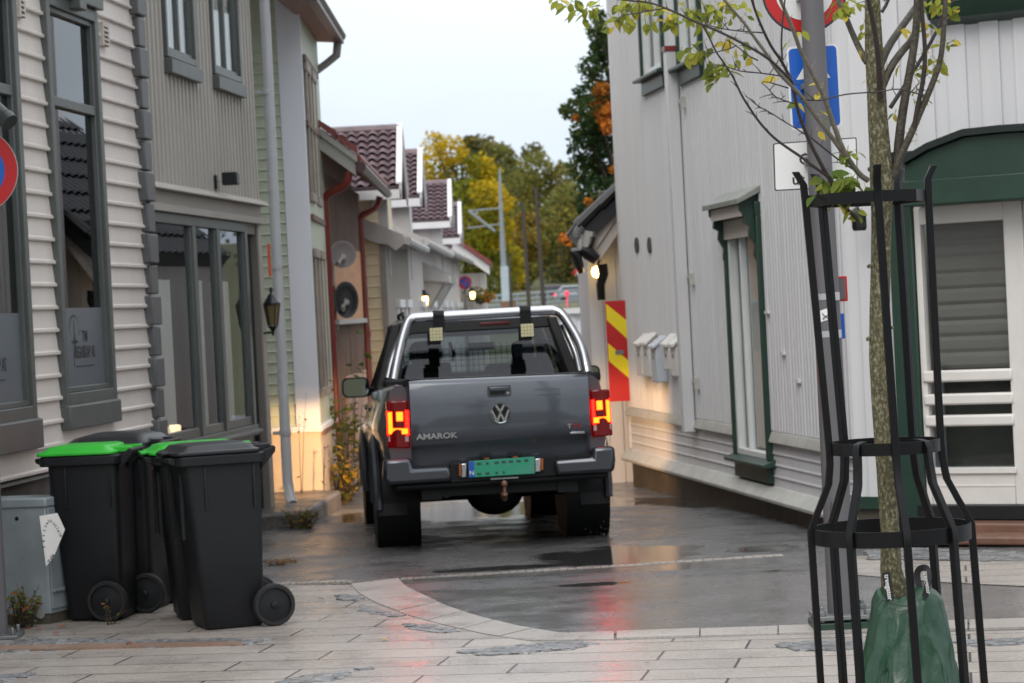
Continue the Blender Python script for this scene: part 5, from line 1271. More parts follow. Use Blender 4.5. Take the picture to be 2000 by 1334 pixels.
lc = TP(1129, 845); b_ = tmb(); b_.box(lc.x - .062, lc.x + .05, -.024, -.016, lc.z - .008, lc.z + .008); b_.build('badge', M_chrome, tg, bevel=.002)
# tail lights
def lamp(side):
    if side < 0: q = [(754, 784), (797, 782), (801, 875), (757, 875)]
    else: q = [(1151, 762), (1189, 760), (1196, 850), (1157, 854)]
    a = [T(x, y, .055) for x, y in q]
    cxm = sum(p.x for p in a) / 4; out = -1 if side < 0 else 1
    def pt(fx, fz, y=0):
        """fx 0 inner .. 1 outer"""
        i0, o0 = (1, 0) if side < 0 else (0, 1); i1, o1 = (2, 3) if side < 0 else (3, 2)
        t = a[i0].lerp(a[o0], fx); c = a[i1].lerp(a[o1], fx); p = c.lerp(t, fz); bul = .012 * math.sin(max(0, min(1, fx)) * math.pi * .5)
        p.y = .02 + y + .10 * max(0, fx - .55) ** 1.6; return p
    b_ = tmb(); rows = []
    for fx in (0, .08, .3, .55, .7, .85, .95, 1.0): rows.append([pt(fx, fz, (-.012 if 0 < fz < 1 and fx > 0 else .01)) for fz in (0, .03, .5, .97, 1)])
    b_.loft(rows, caps=False, closed=False)
    bx = [pt(1, fz, .01) for fz in (0, .03, .5, .97, 1)]; b_.loft([bx, [p + Vector((0, .14, 0)) for p in bx]], caps=False, closed=False)
    L = b_.build('tail_light', M_redl, TR, recalc=False)
    def patchl(pts, m, nm, y):
        b_ = tmb(); b_.poly([pt(fx, fz, y) for fx, fz in pts]); b_.build(nm, m, L, smooth=0, recalc=False)
    patchl([(.03, .275), (.98, .275), (.99, .79), (.03, .79)], M_hot2, 'glow_band', -.016)
    patchl([(.08, .30), (.94, .30), (.95, .76), (.77, .77), (.76, .42), (.08, .415)], M_hot, 'light_hook', -.019)
    patchl([(.28, .575), (.57, .575), (.57, .765), (.28, .765)], M_hot, 'light_square', -.019)
    patchl([(.06, .14), (.95, .14), (.95, .25), (.06, .25)], M_clear, 'reverse_lens', -.016)
    return L
lamp(-1); lamp(1)
# corner caps above and below the lamps
for s, q in ((-1, [(757, 752), (799, 744), (799, 784), (753, 786)]), (1, [(1148, 729), (1183, 735), (1190, 760), (1150, 764)])):
    pass
# bumper
def BP(pts, y): return [T(x, yy, y) for x, yy in pts]
def bump_seg(q, y0, d, m, nm, par=None, bev=.03):
    b_ = tmb(); a = BP(q, y0); b_.prism(a, (0, d, 0)); return b_.build(nm, m, par or TR, bevel=bev)
bump_seg([(749, 899), (804, 895), (807, 916), (880, 911), (884, 940), (760, 948), (748, 938)], -.045, .20, M_bump, 'bumper')
bump_seg([(1158, 874), (1201, 871), (1203, 900), (1200, 922), (1086, 929), (1082, 899), (1157, 894)], -.045, .20, M_bump, 'bumper')
bump_seg([(806, 913), (1156, 886), (1156, 897), (806, 921)], .03, .1, M_plas, 'bumper_step', bev=.01)
bump_seg([(878, 905), (1088, 890), (1088, 930), (878, 944)], .0, .15, M_plas, 'bumper_centre', bev=.01)
bump_seg([(770, 946), (1190, 920), (1188, 934), (772, 960)], .02, .16, M_plas, 'bumper_valance', bev=.02)
bump_seg([(901, 906), (911, 905), (911, 932), (901, 933)], -.03, .05, M_chrome, 'step_end', bev=.006)
bump_seg([(1045, 896), (1056, 895), (1056, 921), (1045, 922)], -.03, .05, M_chrome, 'step_end', bev=.006)
M_amb = mat('amber_lamp', (130, 68, 30), .2, emit=(255, 130, 30), es=.06)
for q in ([(897, 906), (900, 906), (900, 930), (897, 930)], [(1057, 896), (1061, 896), (1061, 918), (1057, 918)]): bump_seg(q, -.032, .03, M_amb, 'side_marker', bev=.002)
# number plate, its characters masked in the photo and left blank
pl = bump_seg([(915, 901), (1044, 892), (1045, 925), (916, 933)], -.035, .02, mat('plate_green', (30, 136, 104), .45, vs=7, col2=(70, 128, 112), thr=(.45, .75)), 'number_plate', bev=.003)
b_ = tmb(); b_.prism(BP([(915.5, 901.5), (926, 901), (927, 932), (916.5, 932.5)], -.0365), (0, .001, 0)); b_.build('blue_band', mat('plate_blue', (26, 74, 160), .4), pl, smooth=0)
q = T(921.5, 924, -.037); b_ = tmb(); add_text(b_, 'N', .05, tfr(q.x, -.0372, q.z), .0005); b_.build('lettering', M_signwhite, pl, smooth=0, recalc=False)
b_ = tmb()
for cx_, up, dn in ((936, 1, 1), (952, .6, 1), (970, 1, .6), (984, 1, .5), (998, 1, 0), (1013, 1, 0), (1028, 1, 0)):
    yt = 903.5 - (cx_ - 936) * .072
    for f, y0_, h_ in ((up, yt, 5), (dn, yt + 20, 5)):
        if f: q0, q1 = T(cx_ - 4 * f, y0_ + h_, -.037), T(cx_ + 4 * f, y0_, -.037); b_ = tmb(); b_.box(q0.x, q1.x, -.0372, -.0366, q0.z, q1.z); b_.build('worn_character', mat('worn_black', (34, 62, 54), .6, var=.3, vs=60), pl, smooth=0)
b_ = tmb(); q = T(988, 934, -.03); b_.box(q.x - .12, q.x + .1, -.03, -.02, q.z - .006, q.z + .006); b_.build('plate_strip', M_steel, TR)
for px, py in ((950, 893), (1006, 890)):
    q = T(px, py, -.0); b_ = tmb(); b_.prism([(q.x - .06, -.01, q.z - .008), (q.x + .06, -.01, q.z - .008), (q.x + .035, -.01, q.z + .014), (q.x - .035, -.01, q.z + .014)], (0, .04, 0)); b_.build('plate_lamp', M_plas, TR, bevel=.004)
    b_ = tmb(); b_.box(q.x - .02, q.x + .02, -.014, -.004, q.z - .014, q.z - .006); b_.build('lit_bulb', M_amb, TR)
# tow ball
q = T(985, 945, -.12); b_ = tmb()
Mq = Matrix.Translation(q); b_.lathe([(0, .028), (.014, .025), (.025, .012), (.028, 0), (.024, -.014), (.014, -.022), (.013, -.07), (.02, -.09)], 16, Mq); b_.tube([q + Vector((0, 0, -.08)), q + Vector((0, .05, -.12)), q + Vector((0, .3, -.08))], .022, 8)
b_.build('tow_ball', mat('rusty_steel', (110, 78, 62), .45, metal=.5, var=.25), TR)
# underside: frame, axle, differential, exhaust, tank
b_ = tmb(); b_.box(-.62, -.46, .1, 5.0, .42, .6); b_.box(.46, .62, .1, 5.0, .42, .6); b_.box(-.62, .62, .12, .28, .44, .64); b_.box(-.8, .8, 1.7, 4.6, .36, .5); b_.box(-.6, .6, 4.6, 5.1, .36, .5); b_.box(-.85, .85, .2, 1.7, .55, .66); b_.build('chassis', M_plas, TR)
zd = T(968, 998, 1.25).z; xd = T(968, 998, 1.25).x
b_ = tmb(); b_.cyl((-.75, 1.25, .40), (.75, 1.25, .40), .06, 12); b_.loft([[(xd + hw * math.cos(6.2832 * k / 20) * 1.0, 1.25 + dy, .39 + hh * math.sin(6.2832 * k / 20)) for k in range(20)] for hw, hh, dy in ((.05, .04, -.2), (.17, .15, -.14), (.24, .19, 0), (.17, .15, .14), (.05, .04, .3))])
b_.build('rear_axle', M_plas, TR)
b_ = tmb()
for s in (-.52, .52): b_.loft([[(s - .035, y, .44 - z_), (s + .035, y, .44 - z_), (s + .035, y, .47 - z_), (s - .035, y, .47 - z_)] for y, z_ in ((.35, -.05), (.8, .03), (1.25, .06), (1.7, .03), (2.2, -.03))]); b_.cyl((s, 1.2, .4), (s + (.06 if s < 0 else -.06), .95, .72), .03, 8)
b_.build('leaf_spring', M_plas, TR)
b_ = tmb(); b_.tube([(-.40, .25, .46), (-.40, .6, .43), (-.36, 1.0, .47), (-.3, 2, .4)], .032, 10); b_.build('exhaust_pipe', M_steel, TR)

# wheels and mud flaps
def wheel(x, y, s):
    Mw = Matrix.Translation((x, y, .392)) @ Matrix.Rotation(R(90) * s, 4, 'Y')
    b_ = MB(MT @ Mw); b_.lathe([(.25, -.10), (.30, -.124), (.342, -.119), (.370, -.10), (.386, -.072), (.391, -.05), (.384, -.045), (.384, -.035), (.392, -.03), (.392, .03), (.384, .035), (.384, .045), (.391, .05), (.386, .072), (.370, .10), (.342, .119), (.30, .124), (.25, .10)], 44, caps=False)
    for k in range(36):
        a = 6.2832 * k / 36; c_, s_ = math.cos(a), math.sin(a)
        for zz in (-.07, .07): b_.box(-.012, .010, -.018, .018, -.020, .020, Matrix.Translation((.380 * c_, .380 * s_, zz)) @ Matrix.Rotation(a, 4, 'Z'))
    wh = b_.build('wheel', M_rub, TR, smooth=40)
    b_ = MB(MT @ Mw); b_.lathe([(.25, -.10), (.25, .09), (.235, .095), (.225, .06), (.06, .05), (.05, .07), (0, .07)], 32, caps=False)
    for k in range(5):
        a = 6.2832 * k / 5; b_.box(.04, .235, -.035, .035, .055, .085, Matrix.Rotation(a, 4, 'Z'))
    b_.build('rim', mat('alloy_rim', (140, 142, 146), .3, metal=.8), wh)
for y in (1.25, 4.35):
    for s in (-1, 1): wheel(s * .815, y, s)
for s in (-1, 1):
    b_ = tmb(); b_.prism([(s * .70, .80, .60), (s * .955, .80, .62), (s * .95, .77, .27), (s * .71, .77, .27)], (0, .014, 0)); b_.build('mud_flap', M_rub, TR, bevel=.004)
# ---- cab
zR = 1.90
cb = [(-.80, 1.78), (.80, 1.78)]
def cabpt(x, y, z): return Vector((x, y, z))
b_ = tmb()
roof = []
for y, hw, z, e in ((1.98, .66, zR - .055, .0), (2.08, .68, zR - .02, 0), (2.5, .69, zR, 0), (3.0, .68, zR - .005, 0), (3.35, .65, zR - .05, 0), (3.42, .63, zR - .085, 0)):
    roof.append([(-hw - .02, y, z - .09), (-hw - .005, y, z - .05), (-hw + .05, y, z - .012), (-hw + .16, y, z), (hw - .16, y, z), (hw - .05, y, z - .012), (hw + .005, y, z - .05), (hw + .02, y, z - .09), (hw - .1, y, z - .09), (-hw + .1, y, z - .09)])
b_.loft(roof); b_.build('roof', M_paint, TR, smooth=50)
def pillar(a, c, w0, w1, d=.06, m=None, nm='pillar'):
    b_ = tmb(); a, c = Vector(a), Vector(c)
    b_.loft([[(p.x - w / 2, p.y - d / 2, p.z), (p.x + w / 2, p.y - d / 2, p.z), (p.x + w / 2, p.y + d / 2, p.z), (p.x - w / 2, p.y + d / 2, p.z)] for p, w in ((a, w0), (c, w1))]); b_.build(nm, m or M_paint, TR, bevel=.012)
for s in (-1, 1):
    pillar((s * .835, 1.80, zBelt - .02), (s * .675, 2.02, zR - .06), .10, .08, .16, M_plas)
    pillar((s * .85, 2.75, zBelt - .02), (s * .685, 2.70, zR - .06), .05, .05, .12, M_plas)
    pillar((s * .83, 4.00, zBelt - .06), (s * .64, 3.36, zR - .07), .07, .06, .10)
    b_ = tmb(); b_.poly([(s * .862, 1.84, zBelt - .01), (s * .862, 3.95, zBelt - .05), (s * .668, 3.36, zR - .085), (s * .69, 2.05, zR - .085)]); b_.build('side_glass', M_cargl, TR, smooth=0)
    b_ = tmb(); b_.tube([(s * .70, 2.05, zR - .075), (s * .705, 2.9, zR - .07), (s * .67, 3.36, zR - .09), (s * .86, 3.98, zBelt - .05)], .016, 6); b_.build('door_seal', M_plas, TR)
    b_ = tmb(); b_.tube([(s * .60, 2.15, zR + .0), (s * .60, 2.22, zR + .04), (s * .60, 3.1, zR + .035), (s * .59, 3.2, zR - .01)], .015, 8); b_.build('roof_rail', M_plas, TR)
    for yh in (2.1, 3.05): b_ = tmb(); b_.box(s * .925, s * .945, yh, yh + .25, 1.1, 1.14); b_.build('door_handle', M_paint, TR, bevel=.008)
# rear wall of the cab with its window opening
ww = [T(x, y, 1.88) for x, y in ((781, 742), (795, 655), (806, 650), (1075, 636), (1090, 642), (1128, 728))]
wl = [(p.x, p.z) for p in ww]
def yback(z): return 1.80 + .2 * max(0, (z - zBelt)) / (zR - zBelt)
ow = [(-.86, zBelt - .12), (-.69, zR - .075), (-.66, zR - .05), (.66, zR - .05), (.69, zR - .075), (.86, zBelt - .12)]
b_ = tmb()
inn = [Vector((x, yback(z), z)) for x, z in wl]; outn = [Vector((x, yback(z), z)) for x, z in ow]
for k in range(6):
    j = (k + 1) % 6; b_.add([outn[k], outn[j], inn[j], inn[k]], [(0, 1, 2, 3)])
    b_.add([inn[k], inn[j], inn[j] + Vector((0, .05, 0)), inn[k] + Vector((0, .05, 0))], [(0, 1, 2, 3)])
b_.build('cab_back', M_plas, TR, smooth=0, recalc=False)
b_ = tmb(); b_.poly([p + Vector((0, .02, 0)) for p in inn]); b_.build('rear_window', M_cargl, TR, smooth=0)
bl0 = T(968, 631, 1.9); b_ = tmb(); b_.box(bl0.x - .13, bl0.x + .13, yback(bl0.z) - .012, yback(bl0.z) + .01, bl0.z - .014, bl0.z + .012); b_.build('brake_light', mat('unlit_brake_lens', (84, 22, 24), .15), TR, bevel=.004)
# windscreen
b_ = tmb(); b_.poly([(-.80, 4.02, zBelt - .07), (.80, 4.02, zBelt - .07), (.62, 3.40, zR - .085), (-.62, 3.40, zR - .085)]); b_.build('windscreen', glass('windscreen_glass', (.7, .76, .76), 1.3), TR, smooth=0)
# interior
b_ = tmb()
for s in (-1, 1):
    b_.box(s * .40 - .24, s * .40 + .24, 2.95, 3.1, .9, 1.46)
b_.box(-.70, .70, 2.0, 2.15, .9, 1.40); b_.box(-.75, .75, 3.75, 4.05, 1.0, zBelt - .03)
b_.build('seat', M_cabin, TR, bevel=.05)
M_head = mat('grey_headrest', (86, 86, 98), .8, var=.08)
hq = T(1021, 684, 2.15); b_ = tmb(); b_.prism([(hq.x + x, 2.10, hq.z + z) for x, z in rrect(.20, .17, .06)], (0, .1, 0)); b_.build('headrest', M_head, TR, bevel=.03)
b_ = tmb(); b_.box(hq.x - .11, hq.x + .12, 2.12, 2.24, 1.25, hq.z - .06); b_.build('seat_back', M_cabin, TR, bevel=.03)
hq2 = T(832, 690, 3.0); b_ = tmb(); b_.prism([(hq2.x + x, 2.95, hq2.z + z) for x, z in rrect(.3, .22, .08)], (0, .12, 0)); b_.box(hq2.x - .2, hq2.x + .22, 2.9, 3.1, .9, hq2.z - .09); b_.build('front_seat', M_cabin, TR, bevel=.04)
b_ = tmb(); q = T(940, 676, 3.3); b_.box(q.x - .12, q.x + .12, 3.3, 3.33, q.z - .035, q.z + .035); b_.tube([T(878, 668, 3.3), T(886, 690, 3.3), T(884, 706, 3.3)], .018, 6); b_.build('mirror_and_cable', M_cabin, TR, bevel=.01)
q = T(1062, 700, 3.4); b_ = tmb(); n = 24; b_.tube([(q.x + .11 * math.cos(6.2832 * k / n) * .5, 3.4, q.z + .17 * math.sin(6.2832 * k / n)) for k in range(n + 1)], .014, 6, caps=False); b_.build('steering_wheel', M_plas, TR)
# load guard grille behind the rear window
b_ = tmb(); x0, x1, z0, z1 = wl[0][0] + .05, wl[5][0] - .12, zBelt, wl[2][1] - .12
x = x0
while x < x1: b_.tube([(x, 2.06, z0), (x, 2.06, z1)], .0028, 4, caps=False); x += .05
z = z0
while z < z1: b_.tube([(x0, 2.06, z), (x1, 2.06, z)], .0028, 4, caps=False); z += .05
b_.build('load_guard', mat('guard_wire', (40, 48, 46), .5), TR)
# ---- roll bar
def smooth_path(p, it=3):
    for _ in range(it):
        q = [p[0]]
        for a, c in zip(p, p[1:]): q += [a * .75 + c * .25, a * .25 + c * .75]
        p = q + [p[-1]]
    return p
hp_ = [T(768, 745, .95), T(774, 712, 1.05), T(781, 680, 1.2), T(791, 643, 1.42), T(800, 622, 1.5), T(826, 620, 1.5), T(950, 613, 1.5), T(1066, 606, 1.5), T(1092, 606, 1.5), T(1108, 628, 1.42), T(1132, 668, 1.2), T(1141, 695, 1.05), T(1148, 730, .95)]
b_ = tmb(); b_.tube(smooth_path(hp_), .041, 18); rb = b_.build('roll_bar', M_chrome, TR, smooth=60)
for s, pp in ((-1, [T(757, 742, 1.25), T(766, 700, 1.38), T(786, 655, 1.52)]), (1, [T(1134, 728, 1.25), T(1126, 690, 1.38), T(1108, 650, 1.5), T(1100, 632, 1.5)])):
    b_ = tmb(); b_.tube(smooth_path(pp, 2), .034, 14); b_.build('support_tube', M_chrome, TR, smooth=60)
for px, py in ((770, 746), (1149, 731)):
    q = T(px, py, .98); b_ = tmb(); b_.box(q.x - .09, q.x + .09, .86, 1.4, q.z - .05, q.z + .02); b_.build('bar_foot', M_plas, TR, bevel=.02)
for px, py, lx, ly in ((856, 617, 852, 653), (1025, 608, 1030, 645)):
    a, c = T(px - 11, py, 1.5), T(px + 11, py, 1.5)
    b_ = tmb(); b_.tube([a, c], .047, 18); b_.box(min(a.x, c.x), max(a.x, c.x), 1.455, 1.47, a.z - .12, a.z); st = b_.build('clamp_strap', M_plas, TR, bevel=.004)
    q = T(lx, ly, 1.42); b_ = tmb(); b_.box(q.x - .058, q.x + .058, 1.425, 1.48, q.z - .058, q.z + .058); b_.box(q.x - .075, q.x - .058, 1.43, 1.47, q.z - .09, q.z + .02); b_.box(q.x - .075, q.x + .04, 1.44, 1.47, q.z - .085, q.z - .058); wlmp = b_.build('work_light', M_plas, TR, bevel=.006)
    b_ = tmb()
    for i in range(4):
        for j in range(4): x = q.x - .054 + i * .0275; z = q.z - .054 + j * .0275; b_.box(x, x + .0255, 1.421, 1.4249, z, z + .0255)
    b_.build('lens', mat('straw_lens', (196, 190, 150), .25, var=.1), wlmp, bevel=.003)
# ---- mirrors and headlamps
for s, px, py in ((-1, 695, 757), (1, 0, 0)):
    q = T(px, py, 3.35) if s < 0 else Vector((1.12, 3.35, T(695, 757, 3.35).z))
    b_ = tmb(); o = rrect(.255, .185, .055); b_.loft([[(q.x + x * k, 3.35 + dy, q.z + z * k) for x, z in o] for k, dy in ((.97, -.02), (1, 0), (.95, .07), (.7, .12))]); b_.tube([(q.x - s * .12, 3.38, q.z - .04), (q.x - s * .2, 3.42, q.z - .05), (s * .86, 3.45, q.z - .03)], .04, 8)
    mr_ = b_.build('mirror', M_plas, TR, smooth=50); b_ = tmb(); b_.prism([(q.x + x * .88, 3.327, q.z + z * .86) for x, z in o], (0, .002, 0)); b_.build('mirror_glass', mat('mirror_silver', (150, 156, 160), .04, metal=1, var=.02), mr_, smooth=0)
for s in (-1, 1):
    b_ = tmb(); b_.box(s * .70 - .15, s * .70 + .15, 5.10, 5.16, .86, 1.0); hl = b_.build('headlight', mat('lit_headlight', (255, 235, 200), .3, emit=(255, 220, 170), es=4), TR, bevel=.02)
    ld = bpy.data.lights.new('headlamp_beam', 'SPOT'); ld.energy = 165; ld.color = (1, .57, .26); ld.spot_size = R(150); ld.spot_blend = .6; ld.shadow_soft_size = .012
    b_ = tmb(); b_.box(s * .72 - .16, s * .72 + .16, 5.165, 5.40, .955, .962); b_.box(s * .72 - .16, s * .72 + .16, 5.165, 5.17, .85, .955); b_.build('beam_cutoff', M_plas, hl)  # unseen plates added over the lamp to cut its beam off level
    lo = bpy.data.objects.new('headlamp_beam', ld); COL.objects.link(lo); lo.parent = hl
    W = MT @ Matrix.Translation((s * .72, 5.24, .93)) @ Vector((0, 0, 0)).to_track_quat('-Z', 'Y').to_matrix().to_4x4() if False else MT @ Matrix.Translation((s * .72, 5.20, .935)) @ Matrix.Rotation(R(84), 4, 'X')
    lo.matrix_basis = WM[hl.name].inverted() @ W
# ------------------------------------------------------------------ wheelie bins
M_bin = mat('charcoal_bin_plastic', (23, 25, 28), .5, spec=.3, vs=5, var=.16, bump=.06, bs=220, rvar=.06)
M_binlid = mat('black_bin_lid', (25, 27, 30), .36, spec=.4, vs=5, var=.1, rvar=.08)
M_grn = mat('bright_green_lid', (46, 176, 48), .38, vs=6, var=.1, rvar=.08)
def make_bin(label, w, dt, db, h, lidm, dome=False, woff=.045):
    """local: wheels and handle at +x, front at -x, width along y"""
    t_ = thing('wheelie_bin', (0, 0, 0), label, 'wheelie bin', 'wheelie bins on the pavement')
    def rr(x0, x1, wy, r, z, n=4):
        o = []
        for cx_, cy_, a0 in ((x1 - r, wy / 2 - r, 0), (x0 + r, wy / 2 - r, 90), (x0 + r, -wy / 2 + r, 180), (x1 - r, -wy / 2 + r, 270)):
            for k in range(n + 1): a = R(a0 + 90 * k / n); o.append((cx_ + r * math.cos(a), cy_ + r * math.sin(a), z))
        return o
    b_ = MB(); x0t, x1t = -dt / 2, dt / 2; x0b, x1b = -dt / 2 + (dt - db) * .8, dt / 2 - (dt - db) * .2
    wb = w * .86
    b_.loft([rr(x0b + .02, x1b - .02, wb - .04, .03, 0.0), rr(x0b, x1b, wb, .04, .03), rr(x0t + (x0b - x0t) * .5, x1t + (x1b - x1t) * .5, (w + wb) / 2, .045, h * .5), rr(x0t, x1t, w, .05, h - .09), rr(x0t, x1t, w, .05, h)], caps=True)
    # rim, comb lip and stiffening ribs
    b_.loft([rr(x0t - .035, x1t + .02, w + .06, .05, h - .055), rr(x0t - .045, x1t + .02, w + .07, .05, h - .05), rr(x0t - .045, x1t + .02, w + .07, .05, h), rr(x0t - .03, x1t + .01, w + .05, .05, h + .008)])
    b_.prism([(x0t - .04, -w * .42, h - .05), (x0t - .085, -w * .40, h - .03), (x0t - .085, -w * .40, h - .005), (x0t - .04, -w * .42, h)], (0, w * .82, 0))
    body = b_.build('body', M_bin, t_, bevel=.004, smooth=40)
    for s in (-1, 1):
        for x in (x0t + dt * .26, x1t - dt * .12): b_ = MB(); b_.box(x - .007, x + .007, s * (w / 2 + .001) - .006, s * (w / 2 + .001) + .006, h - .32, h - .06); b_.build('rib', M_binlid, body, bevel=.004)
        b_ = MB(); b_.box(x0t - .012, x0t + .012, s * w * .285 - .007, s * w * .285 + .007, h - .5, h - .1); b_.build('rib', M_bin, body, bevel=.004)
    # lid
    b_ = MB()
    if dome:
        b_.loft([rr(x0t - .055, x1t + .01, w + .08, .05, h + .01), rr(x0t - .055, x1t + .01, w + .08, .05, h + .035), rr(x0t + .0, x1t - .02, w - .02, .08, h + .075), rr(x0t + .1, x1t - .1, w - .2, .08, h + .10)])
    else:
        b_.loft([rr(x0t - .06, x1t - .01, w + .075, .05, h + .01), rr(x0t - .06, x1t - .01, w + .075, .05, h + .028), rr(x0t - .02, x1t - .04, w + .02, .05, h + .04), rr(x0t + .0, x1t - .05, w - .02, .05, h + .062), rr(x0t + .05, x1t - .09, w - .12, .06, h + .072)])
    b_.box(x0t - .10, x0t - .03, -w * .18, w * .18, h + .012, h + .03)
    for s in (-1, 1): b_.box(x1t - .06, x1t + .075, s * w * .26 - .03, s * w * .26 + .03, h + .015, h + .05)
    lid = b_.build('lid', lidm, t_, bevel=.005, smooth=40)
    b_ = MB()
    b_.cyl((x1t + .075, -w * .44, h + .02), (x1t + .075, w * .44, h + .02), .019, 12)
    for s in (-1, 0, 1): b_.prism([(x1t - .0, s * w * .42 - .012, h - .10), (x1t + .09, s * w * .42 - .012, h - .0), (x1t + .09, s * w * .42 - .012, h + .035), (x1t - .0, s * w * .42 - .012, h + .01)], (0, .024, 0))
    b_.build('handle', M_bin, t_, bevel=.004)
    # wheels
    wr = .128; wx = x1b + woff
    b_ = MB(); b_.cyl((wx, -wb / 2 - .05, wr), (wx, wb / 2 + .05, wr), .014, 10); b_.build('axle', M_steel, t_)
    for s in (-1, 1):
        Mw = Matrix.Translation((wx, s * (wb / 2 + .045), wr)) @ Matrix.Rotation(R(90) * s * -1, 4, 'X')
        b_ = MB(Mw); b_.lathe([(wr * .78, -.026), (wr - .008, -.026), (wr, -.016), (wr, .016), (wr - .008, .026), (wr * .80, .026)], 36, caps=False); wl_ = b_.build('wheel', M_rub, t_)
        b_ = MB(Mw); b_.lathe([(0, -.02), (wr * .8, -.02), (wr * .8, .015), (wr * .76, .008), (wr * .3, .014), (.022, .016), (.02, .028), (.012, .032), (0, .032)], 36, caps=False); b_.build('hub', M_bin, wl_)
    return t_
def place(t_, px, py, ang, lx=0.0, ly=0.0, s=1.0):
    """put the local floor point (lx, ly) of the thing at the pixel's ground point"""
    g = G(px, py); M = Matrix.Rotation(ang, 4, 'Z'); o = M @ Vector((lx * s, ly * s, 0))
    t_.matrix_basis = Matrix.Translation((g.x - o.x, g.y - o.y, .006)) @ M @ Matrix.Scale(s, 4)
# nearest corner (front, right hand side) of the dark-lidded bin stands at pixel 406,1234
bD = make_bin('front bin with closed black lid, nearest the camera, one wheel showing at its right', .46, .48, .37, 1.045, M_binlid)
place(bD, 402, 1235, R(20), -.24 + .11 * .8, -.2, 1.0)
bC = make_bin('bin with a green lid tucked behind the front black-lidded bin', .44, .54, .44, 1.03, M_grn)
place(bC, 352, 1216, R(14), -.27 + .1 * .8, -.19, 1.0)
bA = make_bin('leftmost bin with a green lid beside the metal cabinet', .46, .46, .36, 1.04, M_grn, woff=-.085)
place(bA, 240, 1213, R(-7), .23 - .12 * .2, -.2, 1.0)
bB = make_bin('bin with a domed black lid standing behind the leftmost green-lidded bin', .50, .50, .40, 1.06, M_binlid, dome=True, woff=-.03)
place(bB, 300, 1197, R(-9), .25 - .1 * .2, -.22, 1.0)
# ------------------------------------------------------------------ metal cabinet with its leaning card
M_cab = mat('dull_galvanised_cabinet', (142, 151, 153), .5, vs=5, var=.14, metal=.15, bump=.06, rvar=.1)
gc = G(100, 1221); d2 = Vector((.43, .90, 0)).normalized(); d1 = Vector((-.97, .20, 0)).normalized()
t_ = thing('metal_cabinet', (gc.x - .3, gc.y + .15, 0), 'grey galvanised street cabinet beside the bins with a white card on it', 'cabinet')
hC = P(67, 976, gc.y).z + .0
def cabp(a, b, z): q = gc + d1 * a + d2 * b; return Vector((q.x, q.y, z))
LA, LB = .62, .29
b_ = MB(); b_.prism([cabp(0, 0, .07), cabp(LA, 0, .07), cabp(LA, LB, .07), cabp(0, LB, .07)], (0, 0, hC - .1)); b_.build('body', M_cab, t_, bevel=.008)
b_ = MB(); b_.prism([cabp(-.015, -.015, hC - .05), cabp(LA + .01, -.015, hC - .05), cabp(LA + .01, LB + .01, hC - .05), cabp(-.015, LB + .01, hC - .05)], (0, 0, .06)); b_.build('lid', M_cab, t_, bevel=.01)
b_ = MB(); b_.prism([cabp(.01, .01, 0), cabp(LA, .01, 0), cabp(LA, LB, 0), cabp(.01, LB, 0)], (0, 0, .075)); b_.build('base', M_conc, t_)
CE = Wall(gc[:2], d2, (d2.y, -d2.x))
b_ = CE.mb(); b_.box(.012, LB - .012, 0, .012, .10, hC - .055); b_.box(.012, LB - .012, .012, .03, .205, .225); b_.build('door', M_cab, t_, bevel=.004)
b_ = CE.mb(); b_.box(.10, .19, .012, .02, hC - .14, hC - .11); b_.cyl((.15, .012, hC - .13), (.15, .035, hC - .13), .012, 12); b_.build('latch', M_chrome, t_)
CF = Wall(gc[:2], d1, (d1.y * 1.0, -d1.x) if (-d1.x) < 0 else (-d1.y, d1.x))
b_ = CF.mb(); q = CF.uz(33, 1013); b_.prism([(q[0] + .013 * math.cos(6.28 * k / 12), .001, q[1] + .013 * math.sin(6.28 * k / 12)) for k in range(12)], (0, .002, 0)); b_.build('key_hole', M_black, t_)
b_ = CF.mb(); q = CF.uz(79, 1199); b_.prism([(q[0] + .03 * math.cos(6.28 * k / 16), .0005, q[1] + .03 * math.sin(6.28 * k / 16)) for k in range(16)], (0, .002, 0)); b_.build('round_sticker', mat('grey_sticker', (150, 150, 144), .5), t_)
# white card, traced outline, leaning on the cabinet front
cp = [(77, 1010), (112, 1002), (127, 1034), (108, 1085), (119, 1093), (90, 1106)]
b_ = MB(); cD = gc.y - .0
cd_n = Vector((.55, -1, 0)).normalized()
base = P(95, 1050, gc.y - .16)
CS = Wall((base.x, base.y), (cd_n.y * -1, cd_n.x), cd_n)
pts = [CS.uz(x, y) for x, y in ((77, 1008), (112, 1002), (127, 1034), (104, 1090), (90, 1106))]
b_ = CS.mb(); b_.prism([(u, -.004, z) for u, z in pts], (0, .004, 0)); o_ = tag(b_.build('white_card', mat('white_card', (222, 220, 216), .5, var=.03)), 'white five-sided advertising card fixed to the grey street cabinet', 'card')
Mf = CS.face(0, .0, 0)
def on_card(px, py): u, z = CS.uz(px, py); return u, z
b_ = MB()
arc = [(86, 1068), (84.5, 1057), (84.5, 1046), (86, 1036), (88.5, 1028), (91.5, 1022), (95, 1018), (99, 1017), (102.5, 1019), (106, 1023), (109, 1027.5), (112, 1032), (114.5, 1037), (117, 1042), (119, 1046)]
s_ = 'Festtelt-utleie'
xdir = Vector((0, 0, 1)).cross(CS.n)
